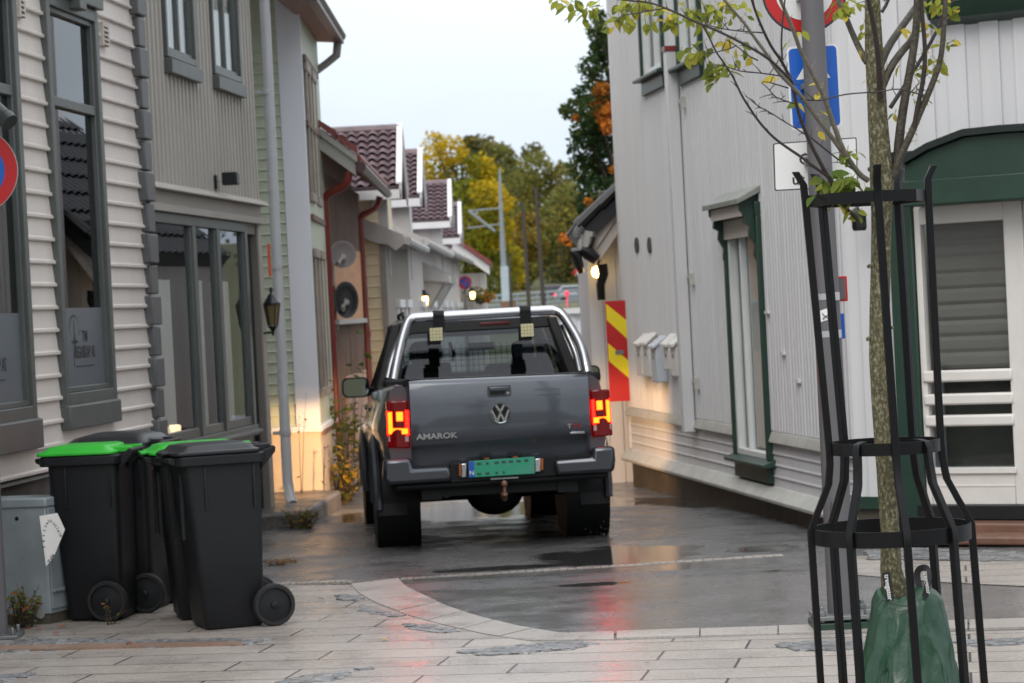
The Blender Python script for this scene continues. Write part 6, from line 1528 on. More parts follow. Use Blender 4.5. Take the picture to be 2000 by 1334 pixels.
for k, ch in enumerate(s_):
    u, z = on_card(*arc[k]); a, c = arc[max(k - 1, 0)], arc[min(k + 1, len(arc) - 1)]
    u0, z0 = on_card(*a); u1, z1 = on_card(*c)
    sg = 1 if CS.t.dot(xdir) > 0 else -1
    an = math.atan2(z1 - z0, (u1 - u0) * sg)
    add_text(b_, ch, .030, CS.face(u, .001, z) @ Matrix.Rotation(an, 4, 'Z'), .0005, bold=.0004)
u, z = on_card(100, 1091); add_text(b_, 'Tele', .034, CS.face(u, .001, z) @ Matrix.Rotation(R(60), 4, 'Z'), .0005, bold=.0006)
b_.build('lettering', M_letter, o_, smooth=0, recalc=False)
# ------------------------------------------------------------------ no-parking post at the left edge
M_poleg = mat('grey_coated_steel', (88, 86, 88), .5, vs=4, var=.08, bump=.05, bs=80, stretch=(1, 1, .3))
gp = G(3, 1248); sgc = P(-50, 334, gp.y - .06)
t_ = noparking(sgc, 84 * gp.y / FOC, Vector((.06, -1, 0)), 'large round red and blue no-parking sign cut by the left edge of the picture')
b_ = MB(); b_.cyl((gp.x, gp.y, .03), (gp.x, gp.y, 4.2), .042, 18); b_.build('post', M_poleg, t_)
b_ = MB(); b_.box(gp.x - .12, gp.x + .12, gp.y - .12, gp.y + .12, .008, .03)
for sx in (-1, 1):
    for sy in (-1, 1): b_.cyl((gp.x + sx * .085, gp.y + sy * .085, .03), (gp.x + sx * .085, gp.y + sy * .085, .075), .013, 8)
b_.build('base_plate', M_steel, t_, bevel=.004)
b_ = MB(); b_.box(min(sgc.x, gp.x) - .03, gp.x + .05, gp.y - .055, gp.y - .04, sgc.z - .02, sgc.z + .02); b_.build('clamp', M_steel, t_)
a, c = P(-60, 165, gp.y - .1), P(20, 240, gp.y - .25)
t2 = thing('camera_tube', (c.x, c.y, c.z), 'dark cylindrical spotlight above the no-parking sign at the left edge', 'spotlight')
b_ = MB(); b_.tube([a, a.lerp(c, .85), a.lerp(c, .86), c], [.05, .05, .056, .056], 20); b_.build('housing', mat('dark_green_black_metal', (38, 46, 46), .3, var=.1), t2, bevel=.004); b_ = MB(); b_.tube([a, Vector((gp.x, gp.y, a.z))], .02, 8); b_.build('arm', M_black, t2)
t2.name = 'spotlight'
# ------------------------------------------------------------------ lamp post with signs
gl = G(1646, 1226); DP = gl.y
t_ = thing('lamp_post', (gl.x, gl.y, 0), 'grey steel lamp post on a bolted base plate behind the tree guard', 'lamp post')
topx = P(1585.5, 0, DP).x; zt0 = P(1585, 0, DP).z
b_ = MB(); dx = (topx - gl.x) / (zt0 - .1)
b_.tube([(gl.x, gl.y, .085), (gl.x + dx * 1.5, gl.y, 1.5), (gl.x + dx * 3.6, gl.y, 3.6), (gl.x + dx * 6, gl.y, 6.0)], [.079, .073, .062, .055], 28); b_.build('pole', M_poleg, t_)
b_ = MB(); b_.box(gl.x - .165, gl.x + .165, gl.y - .165, gl.y + .165, .062, .085)
for sx in (-1, 1):
    for sy in (-1, 1): b_.cyl((gl.x + sx * .125, gl.y + sy * .125, .0), (gl.x + sx * .125, gl.y + sy * .125, .135), .014, 10); b_.cyl((gl.x + sx * .125, gl.y + sy * .125, .085), (gl.x + sx * .125, gl.y + sy * .125, .112), .024, 6)
b_.build('base_plate', M_steel, t_, bevel=.003)
b_ = MB(); b_.box(gl.x - .17, gl.x + .17, gl.y - .15, gl.y + .17, -.03, .05); b_.build('foundation', M_gr, t_, bevel=.01)
b_ = MB(); b_.tube([P(1623, 980, DP - .085), P(1622, 1010, DP - .085), P(1611, 1030, DP - .085)], .0025, 5); b_.build('wire', M_black, t_)
for py in (579, 652):
    z = P(1620, py, DP).z; x = gl.x + dx * z; b_ = MB(); b_.cyl((x, gl.y, z - .017), (x, gl.y, z + .017), .074, 24); b_.box(x + .02, x + .06, gl.y - .095, gl.y - .06, z - .022, z + .022); b_.build('clamp_band', mat('bright_steel', (170, 172, 172), .35, metal=.6), t_)
x = P(1608, 617, DP).x; z = P(1608, 617, DP).z
b_ = MB(); pl_ = [];  xc = gl.x + dx * z
rad = .0735
for k in range(7):
    a = R(232 + 36 * k / 6); pl_.append((xc + rad * math.cos(a), gl.y + rad * math.sin(a)))
b_.loft([[(p[0], p[1], z - .033 + .012 * k / 6) for k, p in enumerate(pl_)], [(p[0], p[1], z + .03 + .012 * k / 6) for k, p in enumerate(pl_)]], caps=False, closed=False)
st_ = tag(b_.build('sticker', M_signwhite, recalc=False), 'small white worn sticker on the grey lamp post', 'sticker')
b_ = MB()
for (x0, z0, x1, z1) in ((-.02, .016, -.005, -.004), (-.005, -.004, .012, .004), (-.005, -.004, -.018, -.02), (.0, -.004, .014, -.016)):
    p0 = (xc - .018 + x0, gl.y - .078, z + z0); p1 = (xc - .018 + x1, gl.y - .078, z + z1); b_.tube([p0, p1], .0025, 4)
b_.build('marks', M_letter, st_)
# small plates on the far side of the post
for px0, px1, py0, py1, m, lab in ((1636, 1654, 539, 589, M_signred, 'small red-edged plate strapped to the lamp post'), (1636, 1649, 612, 662, M_signblue, 'small blue plate strapped to the lamp post')):
    a, c = P(px0, py1, DP + .10), P(px1, py0, DP + .10); b_ = MB(); b_.box(a.x, c.x, DP + .10, DP + .106, a.z, c.z); o = tag(b_.build('small_plate', m, bevel=.004), lab, 'sign plate')
    if m is M_signred: b_ = MB(); b_.box(a.x, c.x - .012, DP + .095, DP + .0995, a.z + .012, c.z - .012); b_.build('grey_face', mat('grey_face', (96, 88, 90), .4, var=.15), o)
DS = DP + .14
cz = P(1571, -18, DS); rr_ = 82 * DS / FOC
Msn = Matrix.Translation((cz.x, DS, cz.z)) @ Matrix.Rotation(R(90), 4, 'X')
t_ = thing('round_sign', (cz.x, DS, cz.z - rr_), 'white round sign with red border high behind the lamp post', 'traffic sign')
b_ = MB(Msn); b_.lathe([(rr_, -.012), (rr_ + .004, -.006), (rr_, 0)], 48); b_.build('plate', M_letter, t_)
b_ = MB(Msn); b_.lathe([(0, .001), (rr_ * .965, .001)], 48, caps=False); b_.build('red_border', M_signred, t_, recalc=False)
b_ = MB(Msn); b_.lathe([(0, .003), (rr_ * .70, .003)], 48, caps=False); b_.build('white_field', M_signwhite, t_, recalc=False)
SG = Wall((P(1590, 300, DS).x, DS), (1, 0), (0, -1))
def sgp(l): return [SG.uz(x, y) for x, y in l]
def rounded(q, r, n=5):
    o = []
    for k in range(len(q)):
        p, a, c = Vector(q[k]), Vector(q[k - 1]), Vector(q[(k + 1) % len(q)]); d0 = (a - p).normalized() * r; d1_ = (c - p).normalized() * r
        for j in range(n + 1): f = j / n; o.append((p + d0) * (1 - f) ** 2 + p * 2 * f * (1 - f) + (p + d1_) * f * f)
    return o
t_ = thing('arrow_sign', SG.p(0, 0, SG.uz(1590, 253)[1]), 'blue rectangular one-way sign with white arrow behind the lamp post', 'traffic sign')
q = sgp([(1535, 92), (1637, 84), (1646, 249), (1545, 256)])
b_ = SG.mb(); b_.prism([(v.x, -.012, v.y) for v in rounded(q, .035)], (0, .012, 0)); b_.build('plate', M_signwhite, t_)
cq = sum((Vector(v) for v in q), Vector((0, 0))) / 4
qi = [cq + (Vector(v) - cq) * .0 + (Vector(v) - cq) - Vector((math.copysign(.012, (Vector(v) - cq).x), math.copysign(.012, (Vector(v) - cq).y))) for v in q]
b_ = SG.mb(); b_.prism([(v.x, .0005, v.y) for v in rounded(qi, .028)], (0, .001, 0)); b_.build('blue_field', M_signblue, t_)
b_ = SG.mb(); ar = sgp([(1588, 100), (1622, 152), (1598, 152), (1604, 236), (1584, 238), (1579, 154), (1555, 156)]); b_.prism([(u, .002, z) for u, z in ar], (0, .0012, 0)); b_.build('white_arrow', M_signwhite, t_, smooth=0)
t_ = thing('text_sign', SG.p(0, 0, SG.uz(1590, 370)[1]), 'white rectangular supplementary sign with black lettering below the arrow sign', 'traffic sign')
q = sgp([(1510, 280), (1673, 268), (1676, 364), (1513, 373)])
b_ = SG.mb(); b_.prism([(v.x, -.012, v.y) for v in rounded(q, .012)], (0, .012, 0)); b_.build('plate', M_letter, t_)
cq = sum((Vector(v) for v in q), Vector((0, 0))) / 4
qi = [Vector(v) - Vector((math.copysign(.006, (Vector(v) - cq).x), math.copysign(.006, (Vector(v) - cq).y))) for v in q]
b_ = SG.mb(); b_.prism([(v.x, .0005, v.y) for v in rounded(qi, .01)], (0, .001, 0)); b_.build('white_field', M_signwhite, t_)
b_ = MB()
for s_, px, py in (('G', 1571, 312), ('ut', 1559, 351)):
    u, z = SG.uz(px, py); add_text(b_, s_, .085, SG.face(u, .002, z), .0008, bold=.0015)
b_.build('lettering', M_letter, t_, smooth=0, recalc=False)
b_ = MB()
for zz in (cz.z - .05, SG.uz(1590, 170)[1], SG.uz(1590, 320)[1]): b_.box(cz.x - .05, gl.x + .05, DP + .02, DS - .013, zz - .015, zz + .015)
b_.build('sign_bracket', M_steel, bpy.data.objects['lamp_post'])
# ------------------------------------------------------------------ tree guard
DG = 9.0
M_guard = mat('black_gloss_metal', (9, 9, 10), .36, spec=.25, vs=10, var=.2, bump=.03, bs=200)
c1, c2, c3 = P(1693, 388, DG), P(1724, 872, DG), P(1741, 1040, DG)
def gcen(z):
    f = (z - c3.z) / (c1.z - c3.z); return Vector((c3.x + (c1.x - c3.x) * f, DG, z))
R1, R2_, R3 = 118 * DG / FOC, 107 * DG / FOC, 155 * DG / FOC
gb = gcen(0.0)
t_ = thing('tree_guard', (gb.x, DG, 0), 'black metal tree guard of bent bars and rings round the young tree', 'tree guard')
zk0 = P(1724, 930, DG).z; ztip = P(1690, 318, DG).z; zring1 = c1.z; zb0 = P(1724, 880, DG).z
def barpath(ang, lower=False):
    d = Vector((math.sin(ang), -math.cos(ang), 0)); o = []
    prof = [(0.0, R3 + .012), (c3.z - .02, R3 + .004), (c3.z + .02, R3 + .004), (zk0 - .02, R2_ + .016), (zk0 + .05, R2_ + .006), (c2.z, R2_ + .004)]
    if lower: prof += [(c2.z + .02, R2_ - .004), (c2.z + .028, R2_ - .04)]
    else: prof += [(zring1, R1 + .004), (zring1 + .06, R1 + .006), (ztip - .02, R1 + .032)]
    for z, r_ in prof: q = gcen(z) + d * r_; q.z = z; o.append(q)
    return o, d
for k, (deg, low) in enumerate(((2, 0), (-90, 0), (90, 0), (-141, 0), (141, 0), (-38, 1), (39, 1))):
    p_, d = barpath(R(deg), low); b_ = MB()
    tang = Vector((d.y, -d.x, 0))
    rings = []
    for i, q in enumerate(p_):
        rings.append([q + tang * a * .0135 + d * b * .0125 for a, b in ((-1, -1), (1, -1), (1, 1), (-1, 1))])
    b_.loft(rings); b_.build('bar', M_guard, t_, bevel=.003)
for z, rr_, hh in ((c1.z, R1, .020), (c2.z, R2_, .022), (c3.z, R3, .028)):
    b_ = MB(); c_ = gcen(z); b_.lathe([(rr_, -hh), (rr_, hh), (rr_ - .008, hh), (rr_ - .008, -hh), (rr_, -hh)], 8 if rr_ == R1 else 48, Matrix.Translation(c_) @ Matrix.Rotation(R(22.5 if 0 else 0), 4, 'Z'), caps=False); b_.build('ring', M_guard, t_, smooth=30)
# ------------------------------------------------------------------ young tree
def bark_material():
    mt = mat('lichen_bark', (66, 60, 46), .8, vs=105, col2=(142, 138, 120), thr=(.40, .68), bump=1.0, bs=90, stretch=(1, 1, .55))
    t = mt.node_tree; b = t.nodes['Principled BSDF']; rp = [n for n in t.nodes if n.type == 'VALTORGB'][0]
    e = rp.color_ramp.elements.new(.52); e.color = (*lin((86, 82, 50)), 1)
    return mt
M_bark = bark_material()
M_twig = mat('dark_twig', (44, 36, 32), .5, vs=40, var=.25, bump=.3, bs=80)
M_dbark = mat('dark_wet_bark', (58, 52, 42), .55, vs=40, col2=(84, 80, 66), thr=(.45, .7), bump=.5, bs=80)
M_twr = mat('wet_grey_twig', (86, 78, 68), .4, vs=40, col2=(110, 106, 92), bump=.3, bs=80)
DT = 9.0
tb = G(1768, 1545); tb = Vector((P(1757, 1170, DT).x + .02, DT, 0))
YT = thing('young_tree', (tb.x, DT, 0), 'young street tree with lichened trunk and sparse yellow-green leaves inside the guard', 'tree')
def pxpath(l, d0=0.0, d1=0.0):
    n = len(l); return [P(x, y, DT + d0 + (d1 - d0) * i / max(1, n - 1)) for i, (x, y) in enumerate(l)]
S_ = DT / FOC
trunk = [(1762, 1420, 30), (1757, 1240, 28), (1750, 1160, 27), (1741, 1110, 21), (1738, 1040, 18.5), (1734, 980, 19), (1731, 914, 20), (1724, 800, 20.5), (1718, 700, 21), (1718, 600, 20), (1720, 520, 19.5), (1722, 450, 19.5), (1722, 400, 21), (1723, 350, 24), (1718, 290, 21), (1713, 230, 19.5), (1711, 180, 19), (1707, 100, 18), (1705, 30, 15.5), (1704, -60, 14), (1700, -200, 10), (1698, -420, 4)]
b_ = MB(); r = random.Random(2)
pts = [P(x + r.uniform(-1.2, 1.2), y, DT) for x, y, _ in trunk]; b_.tube(pts, [q[2] * S_ for q in trunk], 20)
for (x, y, s) in ((1698, 520, 5), (1696, 662, 5), (1742, 640, 4), (1700, 330, 6)):
    p = P(x, y, DT - .01); b_.lathe([(0, s * S_), (s * S_ * .9, s * S_ * .4), (s * S_, 0), (s * S_ * .8, -s * S_ * .8)], 8, Matrix.Translation(p))
b_.build('trunk', M_bark, YT, smooth=60)
BR = [
 ([(1752, 330), (1757, 262), (1766, 200), (1780, 124), (1791, 50), (1792, -40), (1800, -180)], 10, 6, .0, -.1, 0),
 ([(1722, 172), (1740, 130), (1762, 100), (1782, 78), (1796, 40), (1812, -30)], 8.5, 6, .0, .1, 0),
 ([(1718, 130), (1734, 92), (1760, 54), (1792, 10), (1830, -50)], 8.5, 6, .0, .22, 0),
 ([(1694, 122), (1683, 104), (1667, 71), (1649, 26), (1634, -6), (1612, -60)], 7, 4.5, 0, .12, 0),
 ([(1719, 192), (1718, 150), (1714, 96), (1705, 40), (1694, -10), (1686, -90)], 6.5, 3.5, -.045, -.22, 1),
 ([(1744, 345), (1752, 322), (1766, 290), (1781, 258), (1796, 222), (1812, 186), (1828, 146), (1837, 118), (1842, 78), (1846, 20), (1848, -60)], 8, 4.5, -.02, -.12, 0),
 ([(1786, 246), (1793, 205), (1802, 165), (1807, 120), (1806, 80), (1802, 40), (1799, -10)], 5, 4, -.06, -.13, 1),
 ([(1739, 210), (1756, 184), (1784, 140), (1812, 94), (1838, 44), (1850, 0)], 4.5, 3, .03, .1, 1),
 ([(1722, 24), (1732, 8), (1742, -20)], 4, 3, -.03, -.03, 1),
 ([(1694, 352), (1681, 343), (1664, 322), (1645, 290), (1627, 240), (1612, 195), (1594, 158), (1579, 129), (1563, 98), (1555, 74), (1541, 38), (1525, 2), (1512, -40)], 7.5, 4, -.02, -.3, 2),
 ([(1664, 322), (1639, 288), (1619, 260), (1600, 237), (1580, 208), (1561, 183), (1540, 162), (1519, 141), (1497, 105), (1474, 74), (1454, 45), (1428, 16), (1400, -18)], 6.5, 3, -.06, -.42, 2),
 ([(1688, 440), (1672, 424), (1652, 408), (1630, 366), (1612, 336), (1596, 306), (1582, 279), (1571, 252), (1561, 225), (1552, 188), (1546, 156), (1534, 134), (1525, 117), (1508, 94), (1495, 69), (1478, 30), (1462, -20)], 6, 3, -.03, -.35, 1),
 ([(1622, 348), (1600, 333), (1582, 320), (1564, 306), (1540, 290), (1516, 273), (1496, 254), (1478, 232), (1462, 208), (1450, 189), (1440, 168), (1430, 147), (1412, 120), (1398, 101), (1384, 70), (1372, 50)], 4, 1.8, -.1, -.5, 1),
 ([(1546, 158), (1530, 142), (1507, 119), (1488, 106), (1468, 94), (1445, 82), (1422, 70), (1390, 55), (1356, 42), (1328, 28), (1300, 16), (1270, 5), (1236, 2), (1205, -2)], 4, 2, -.3, -.7, 1),
 ([(1668, 332), (1640, 314), (1600, 282), (1585, 270), (1570, 261), (1550, 248), (1531, 237), (1505, 220), (1480, 207), (1466, 195)], 2.2, 1.2, -.04, -.3, 1),
 ([(1562, 194), (1585, 196), (1608, 196), (1632, 188), (1660, 183), (1690, 181), (1720, 179), (1752, 173), (1775, 178), (1795, 184), (1812, 190)], 2.2, 1.6, -.2, -.12, 1),
 ([(1528, 116), (1526, 88), (1527, 60), (1530, 30), (1534, -10)], 2.5, 1.8, -.3, -.35, 1),
 ([(1300, 16), (1262, 22), (1242, 27), (1220, 28), (1200, 42)], 2, 1.2, -.66, -.75, 1),
 ([(1480, 118), (1460, 108), (1442, 92), (1420, 78)], 2, 1.2, -.3, -.4, 1),
 ([(1490, 64), (1460, 62), (1430, 59), (1404, 55), (1382, 48)], 2, 1.2, -.3, -.4, 1),
 ([(1545, 152), (1510, 146), (1480, 142), (1450, 140), (1430, 134), (1410, 128)], 2, 1.2, -.2, -.4, 1),
 ([(1436, 90), (1424, 96), (1406, 100), (1390, 104), (1374, 104)], 1.8, 1.1, -.45, -.5, 1),
 ([(1540, 172), (1520, 166), (1500, 160), (1488, 160)], 2, 1, -.2, -.25, 1),
 ([(1556, 204), (1530, 196), (1512, 188), (1500, 172), (1487, 162)], 2, 1, -.15, -.25, 1),
 ([(1850, 6), (1872, 0), (1892, -6)], 1.8, 1, .1, .1, 1)]
tops = []
for i, (l, r0, r1, d0, d1, mk) in enumerate(BR):
    if l[0][0] < 1700 and l[0][0] != 1694 or i in (9, 10, 11): r0 *= .78; r1 *= .8
    p = pxpath(l, d0, d1); n = len(p); p = smooth_path(p, 1); n = len(p)
    b_ = MB(); b_.tube(p, [(r0 + (r1 - r0) * k / (n - 1)) * S_ for k in range(n)], 9 if r0 > 4 else 6)
    rt = random.Random(100 + i)
    if mk and r0 < 7:
        for k in range(2, n - 1):
            if rt.random() < (.5 if mk else 0):
                a = p[k]; dv = Vector((rt.uniform(-1, .5), rt.uniform(-.6, .6), rt.uniform(-.2, 1))).normalized() * rt.uniform(.015, .055)
                b_.tube([a, a + dv * .5 + Vector((0, 0, .002)), a + dv], [.0022, .0017, .0009], 5)
                if rt.random() < .5: b_.tube([a + dv * .55, a + dv * .8 + Vector((rt.uniform(-.015, .015), 0, .02))], [.0014, .0008], 4)
    b_.build('branch', (M_dbark, M_twig, M_twr)[mk], YT, smooth=60)
LF = [leafmat('leaf_lime', (128, 134, 52), (158, 160, 70), 30), leafmat('leaf_green', (92, 108, 48), (120, 130, 58), 30), leafmat('leaf_gold', (176, 158, 60), (196, 178, 82), 30), leafmat('leaf_deep_green', (74, 98, 44), (100, 118, 52), 30)]
def leaf(mb, p, d, nrm, L, W):
    d = d.normalized(); s = d.cross(nrm).normalized(); nrm = s.cross(d)
    prof_ = [(0, .0), (.18, .55), (.42, 1), (.68, .82), (.88, .4), (1.0, 0)]
    vs = []; 
    for f, wd in prof_:
        cv = -nrm * (.22 * L * f * f); c = p + d * L * f + cv
        vs += [c + s * W * wd * .5 + nrm * W * wd * .16, c, c - s * W * wd * .5 + nrm * W * wd * .16]
    fs = []
    for k in range(len(prof_) - 1):
        a = 3 * k; fs += [(a, a + 1, a + 4, a + 3), (a + 1, a + 2, a + 5, a + 4)]
    mb.add(vs, fs)
CL = [(1095, 8, 5, 22, 0), (1125, 12, 5, 22, 0), (1150, 18, 5, 20, 0), (1172, 12, 5, 20, 0), (1085, -2, 4, 20, 0), (1135, 24, 3, 24, 3), (1205, 40, 7, 22, 0), (1228, 36, 6, 22, 0), (1195, 46, 4, 22, 1), (1270, 50, 8, 18, 0), (1280, 44, 4, 20, 0), (1312, 42, 7, 22, 0), (1300, 24, 5, 20, 0), (1340, 32, 9, 20, 0), (1365, 25, 12, 22, 0), (1390, 18, 12, 22, 0), (1412, 12, 9, 22, 0), (1378, 42, 7, 20, 0), (1350, 20, 7, 22, 1), (1440, 20, 6, 18, 0), (1460, 24, 4, 18, 0), (1412, 40, 4, 20, 0), (1205, 8, 5, 20, 0), (1240, 6, 7, 20, 0), (1265, 12, 6, 20, 0), (1228, 14, 5, 22, 1),
      (1350, 100, 5, 24, 1), (1360, 106, 6, 24, 0), (1372, 98, 3, 24, 1), (1385, 128, 5, 24, 1), (1405, 136, 8, 24, 0), (1418, 130, 6, 20, 3), (1440, 120, 4, 20, 0), (1400, 146, 4, 26, 1), (1412, 82, 2, 22, 2), (1436, 94, 4, 18, 2), (1428, 76, 2, 18, 2), (1514, 150, 1, 26, 2), (1563, 66, 2, 26, 2), (1543, 80, 1, 24, 0), (1556, 200, 2, 22, 2), (1606, 170, 3, 22, 2), (1598, 182, 1, 20, 2), (1604, 222, 2, 18, 2), (1600, 256, 1, 22, 2), (1612, 234, 1, 18, 2), (1640, 258, 1, 18, 2),
      (1646, 16, 12, 20, 0), (1638, 26, 8, 20, 1), (1664, 6, 5, 20, 0), (1652, 302, 8, 20, 1), (1658, 298, 5, 18, 0), (1622, 346, 5, 32, 3), (1612, 362, 6, 34, 3), (1642, 352, 8, 32, 1), (1660, 362, 7, 30, 3), (1655, 344, 5, 24, 1), (1634, 372, 6, 30, 3), (1676, 372, 3, 28, 1), (1640, 408, 5, 24, 0), (1654, 412, 4, 26, 0), (1674, 416, 2, 24, 1),
      (1692, 72, 2, 18, 2), (1700, 36, 3, 18, 0), (1705, 10, 5, 18, 0), (1694, 60, 3, 16, 0), (1712, 40, 2, 18, 2), (1716, 94, 2, 18, 2), (1672, 100, 1, 22, 2), (1694, 152, 1, 16, 2), (1712, 124, 1, 14, 2), (1732, 130, 2, 18, 2), (1726, 144, 1, 14, 2), (1766, 60, 2, 22, 2), (1788, 54, 3, 22, 2), (1812, 62, 4, 20, 0), (1800, 10, 5, 20, 0), (1820, 8, 6, 20, 0), (1845, 14, 4, 20, 0), (1866, 18, 2, 26, 2), (1856, 24, 2, 26, 0), (1838, 2, 4, 20, 0), (1850, 78, 3, 22, 2), (1840, 90, 3, 18, 0), (1832, 84, 2, 16, 2), (1782, 104, 1, 18, 2), (1762, 122, 1, 24, 2), (1796, 105, 1, 18, 2), (1818, 122, 4, 20, 0), (1826, 132, 4, 20, 0), (1842, 118, 1, 22, 2), (1812, 140, 4, 22, 0), (1806, 158, 3, 22, 0), (1832, 164, 1, 26, 2), (1784, 146, 2, 20, 2), (1780, 182, 2, 16, 2), (1800, 200, 4, 20, 0), (1806, 198, 3, 18, 2), (1768, 252, 1, 24, 2), (1776, 258, 1, 18, 2), (1792, 246, 2, 16, 2), (1784, 278, 1, 16, 2), (1746, 222, 2, 16, 2)]
bs = [MB() for _ in range(1)]; b_ = MB(); rl = random.Random(21)
def nearest(p):
    return None
for (x, y, n, sz, mi) in CL:
    dd = 0.0 if x > 1600 else -(1600 - x) / 480 * .62
    c = P(x, y, DT + dd - (.08 if 1590 < x < 1690 and y > 290 else 0))
    for k in range(n):
        p = c + Vector((rl.gauss(0, 1), rl.gauss(0, 1), rl.gauss(0, .8))) * (sz * S_ * (.42 if n > 2 else .15))
        d = Vector((rl.gauss(0, 1), rl.gauss(0, .8), rl.gauss(-.7, .55))); nr = Vector((rl.gauss(0, .7), rl.gauss(-.6, .6), 1))
        L = sz * S_ * rl.uniform(.85, 1.35); b_.cur = mi if rl.random() < .72 else rl.choice((0, 1, 2) if mi != 3 else (1, 0))
        leaf(b_, p, d, nr, L, L * rl.uniform(.5, .62))
        b_.tube([p, p - d.normalized() * .012 + Vector((0, 0, .006))], .0009, 4)
# branches above the picture carry the rest of the crown
up_ = MB()
for k in range(16):
    z = 2.85 + 1.35 * k / 16; a = k * 2.4; q0 = Vector((P(1700, 0, DT).x, DT, z)); d = Vector((math.cos(a), math.sin(a), 1.0)) * (.62 - .025 * k)
    if z + d.z < 3.25: d.z = 3.3 - z
    pth = [q0, q0 + d * .5 + Vector((0, 0, .03)), q0 + d]; up_.tube(pth, [.011, .008, .003], 6)
    for j in range(16):
        p = pth[1].lerp(pth[2], rl.random()) if j % 3 else pth[0].lerp(pth[1], .5 + .5 * rl.random())
        if p.z < 3.12: continue
        b_.cur = rl.choice((0, 0, 1, 2)); leaf(b_, p, Vector((rl.gauss(0, 1), rl.gauss(0, 1), -.5)), Vector((rl.gauss(0, .6), rl.gauss(0, .6), 1)), .045, .026)
up_.build('upper_branches', M_dbark, YT, smooth=60)
b_.build('foliage', LF, YT, smooth=60, recalc=False)
# rain drops hanging from the twigs are too small to build; watering bag
M_bag = mat('green_tarpaulin', (27, 64, 43), .32, vs=3, var=.14, bump=.5, bs=14, coat=.1)
t_ = thing('watering_bag', (P(1757, 1334, DT - .05).x, DT - .02, 0), 'green tarpaulin watering bag wrapped round the base of the young tree', 'watering bag')
def bagring(f):
    """outline from the ground up"""
    prof_ = [(0.0, 1655, 1880, 1560), (.25, 1660, 1876, 1450), (.5, 1672, 1868, 1334), (.66, 1690, 1858, 1262), (.8, 1700, 1848, 1208), (.90, 1705, 1840, 1176), (.97, 1712, 1826, 1160), (1.0, 1722, 1806, 1154)]
    for a, c in zip(prof_, prof_[1:]):
        if a[0] <= f <= c[0]:
            g = (f - a[0]) / (c[0] - a[0]); return [a[i] + (c[i] - a[i]) * g for i in range(1, 4)]
rings = []; nA = 72
for j in range(41):
    f = j / 40; xl_, xr_, y = bagring(f); y = min(y, 1556)
    L_, R_ = P(xl_, y + (1757 - xl_) * .05, DT - .03), P(xr_, y - (xr_ - 1757) * .05, DT - .03)
    cx_, cz_ = (L_.x + R_.x) / 2, max(.004, (L_.z + R_.z) / 2); hw = (R_.x - L_.x) / 2; ring = []
    if j == 0: cz_ = .004
    for k in range(nA):
        a = 6.2832 * k / nA; wr_ = .035 * noise.noise(Vector((math.cos(a) * 2.2 + 1.2 * f, math.sin(a) * 2.2, f * 3.5))) + .03 * noise.noise(Vector((math.cos(a) * 5 - f * 3, math.sin(a) * 5, f * 5))) + .022 * noise.noise(Vector((math.cos(a) * 11 + f * 6, math.sin(a) * 11, f * 14))) + .03 * abs(noise.noise(Vector((math.cos(a) * 4 + f * 9, math.sin(a) * 4 - f * 9, f * 4))))
        wr_ += .045 * math.exp(-((a - (4.15 + .5 * (1 - f))) / .10) ** 2) * (1 - f * .5)
        for (a0, kk, am, wd) in ((3.5, .9, .05, .09), (4.45, -.7, .07, .07), (4.9, .5, -.05, .08), (5.35, -1.1, .06, .09), (5.9, .8, .05, .10), (4.0, 1.6, -.04, .07)):
            wr_ += am * math.exp(-((a - (a0 + kk * (f - .5) + .25 * noise.noise(Vector((f * 5, a0, 0))))) / wd) ** 2) * (.35 + .65 * math.sin(min(1, f * 1.15) * math.pi))
        wr_ *= min(1, 1.6 * (1.05 - f) + .25)
        rx = hw * (1 + wr_ * 1.2); ry = hw * (.86 + .1 * (1 - f)) * (1 + wr_ * 2.2)
        ring.append((cx_ + rx * math.cos(a), DT - .02 + ry * math.sin(a), cz_ + (.02 * noise.noise(Vector((math.cos(a) * 2, math.sin(a) * 2, 4))) + .018 * math.cos(a * 2 + 1) if f > .85 else 0)))
    rings.append(ring)
last = rings[-1]; cxl = sum(q[0] for q in last) / nA
rings.append([(cxl + (q[0] - cxl) * .62, DT - .02 + (q[1] - DT + .02) * .62, q[2] - .03) for q in last])
b_ = MB(); b_.loft(rings, caps=False); b_.build('bag', M_bag, t_, smooth=70)
xs0 = P(1736, 1186, DT - .12); b_ = MB()
def seam(l, y): return [P(x, yy, DT - y) for x, yy in l]
b_ = MB(); b_.tube(seam([(1712, 1186), (1722, 1172), (1735, 1176), (1760, 1183), (1782, 1184)], .155), .0035, 6); b_.build('hem', M_bag, t_)
M_strap = mat('black_webbing', (24, 24, 27), .6, var=.15, vs=40)
def strap(path, wd, nm):
    b_ = MB(); p = path; rows = []
    for k, q in enumerate(p):
        a, c = p[max(0, k - 1)], p[min(len(p) - 1, k + 1)]; d = (c - a).normalized(); s = d.cross(Vector((0, -1, 0))).normalized()
        if k and s.dot(prev) < 0: s = -s
        prev = s; s2 = (s * .55 + Vector((0, .84, 0))).normalized() if nm == 1 else s
        rows.append([q - s2 * wd, q + s2 * wd])
    b_.loft([list(x) for x in rows], caps=False, closed=False); return b_, rows
loop = smooth_path([P(x, y, DT - .10 + dd) for x, y, dd in ((1806, 1166, -.03), (1812, 1146, -.03), (1814, 1124, -.02), (1811, 1110, 0), (1802, 1108, .02), (1792, 1114, .03), (1791, 1128, .03), (1797, 1152, .02))], 2)
b_, rows = strap(loop, .0115, 0)
b_.build('strap_loop', M_strap, t_, recalc=False, smooth=60)
b_ = MB()
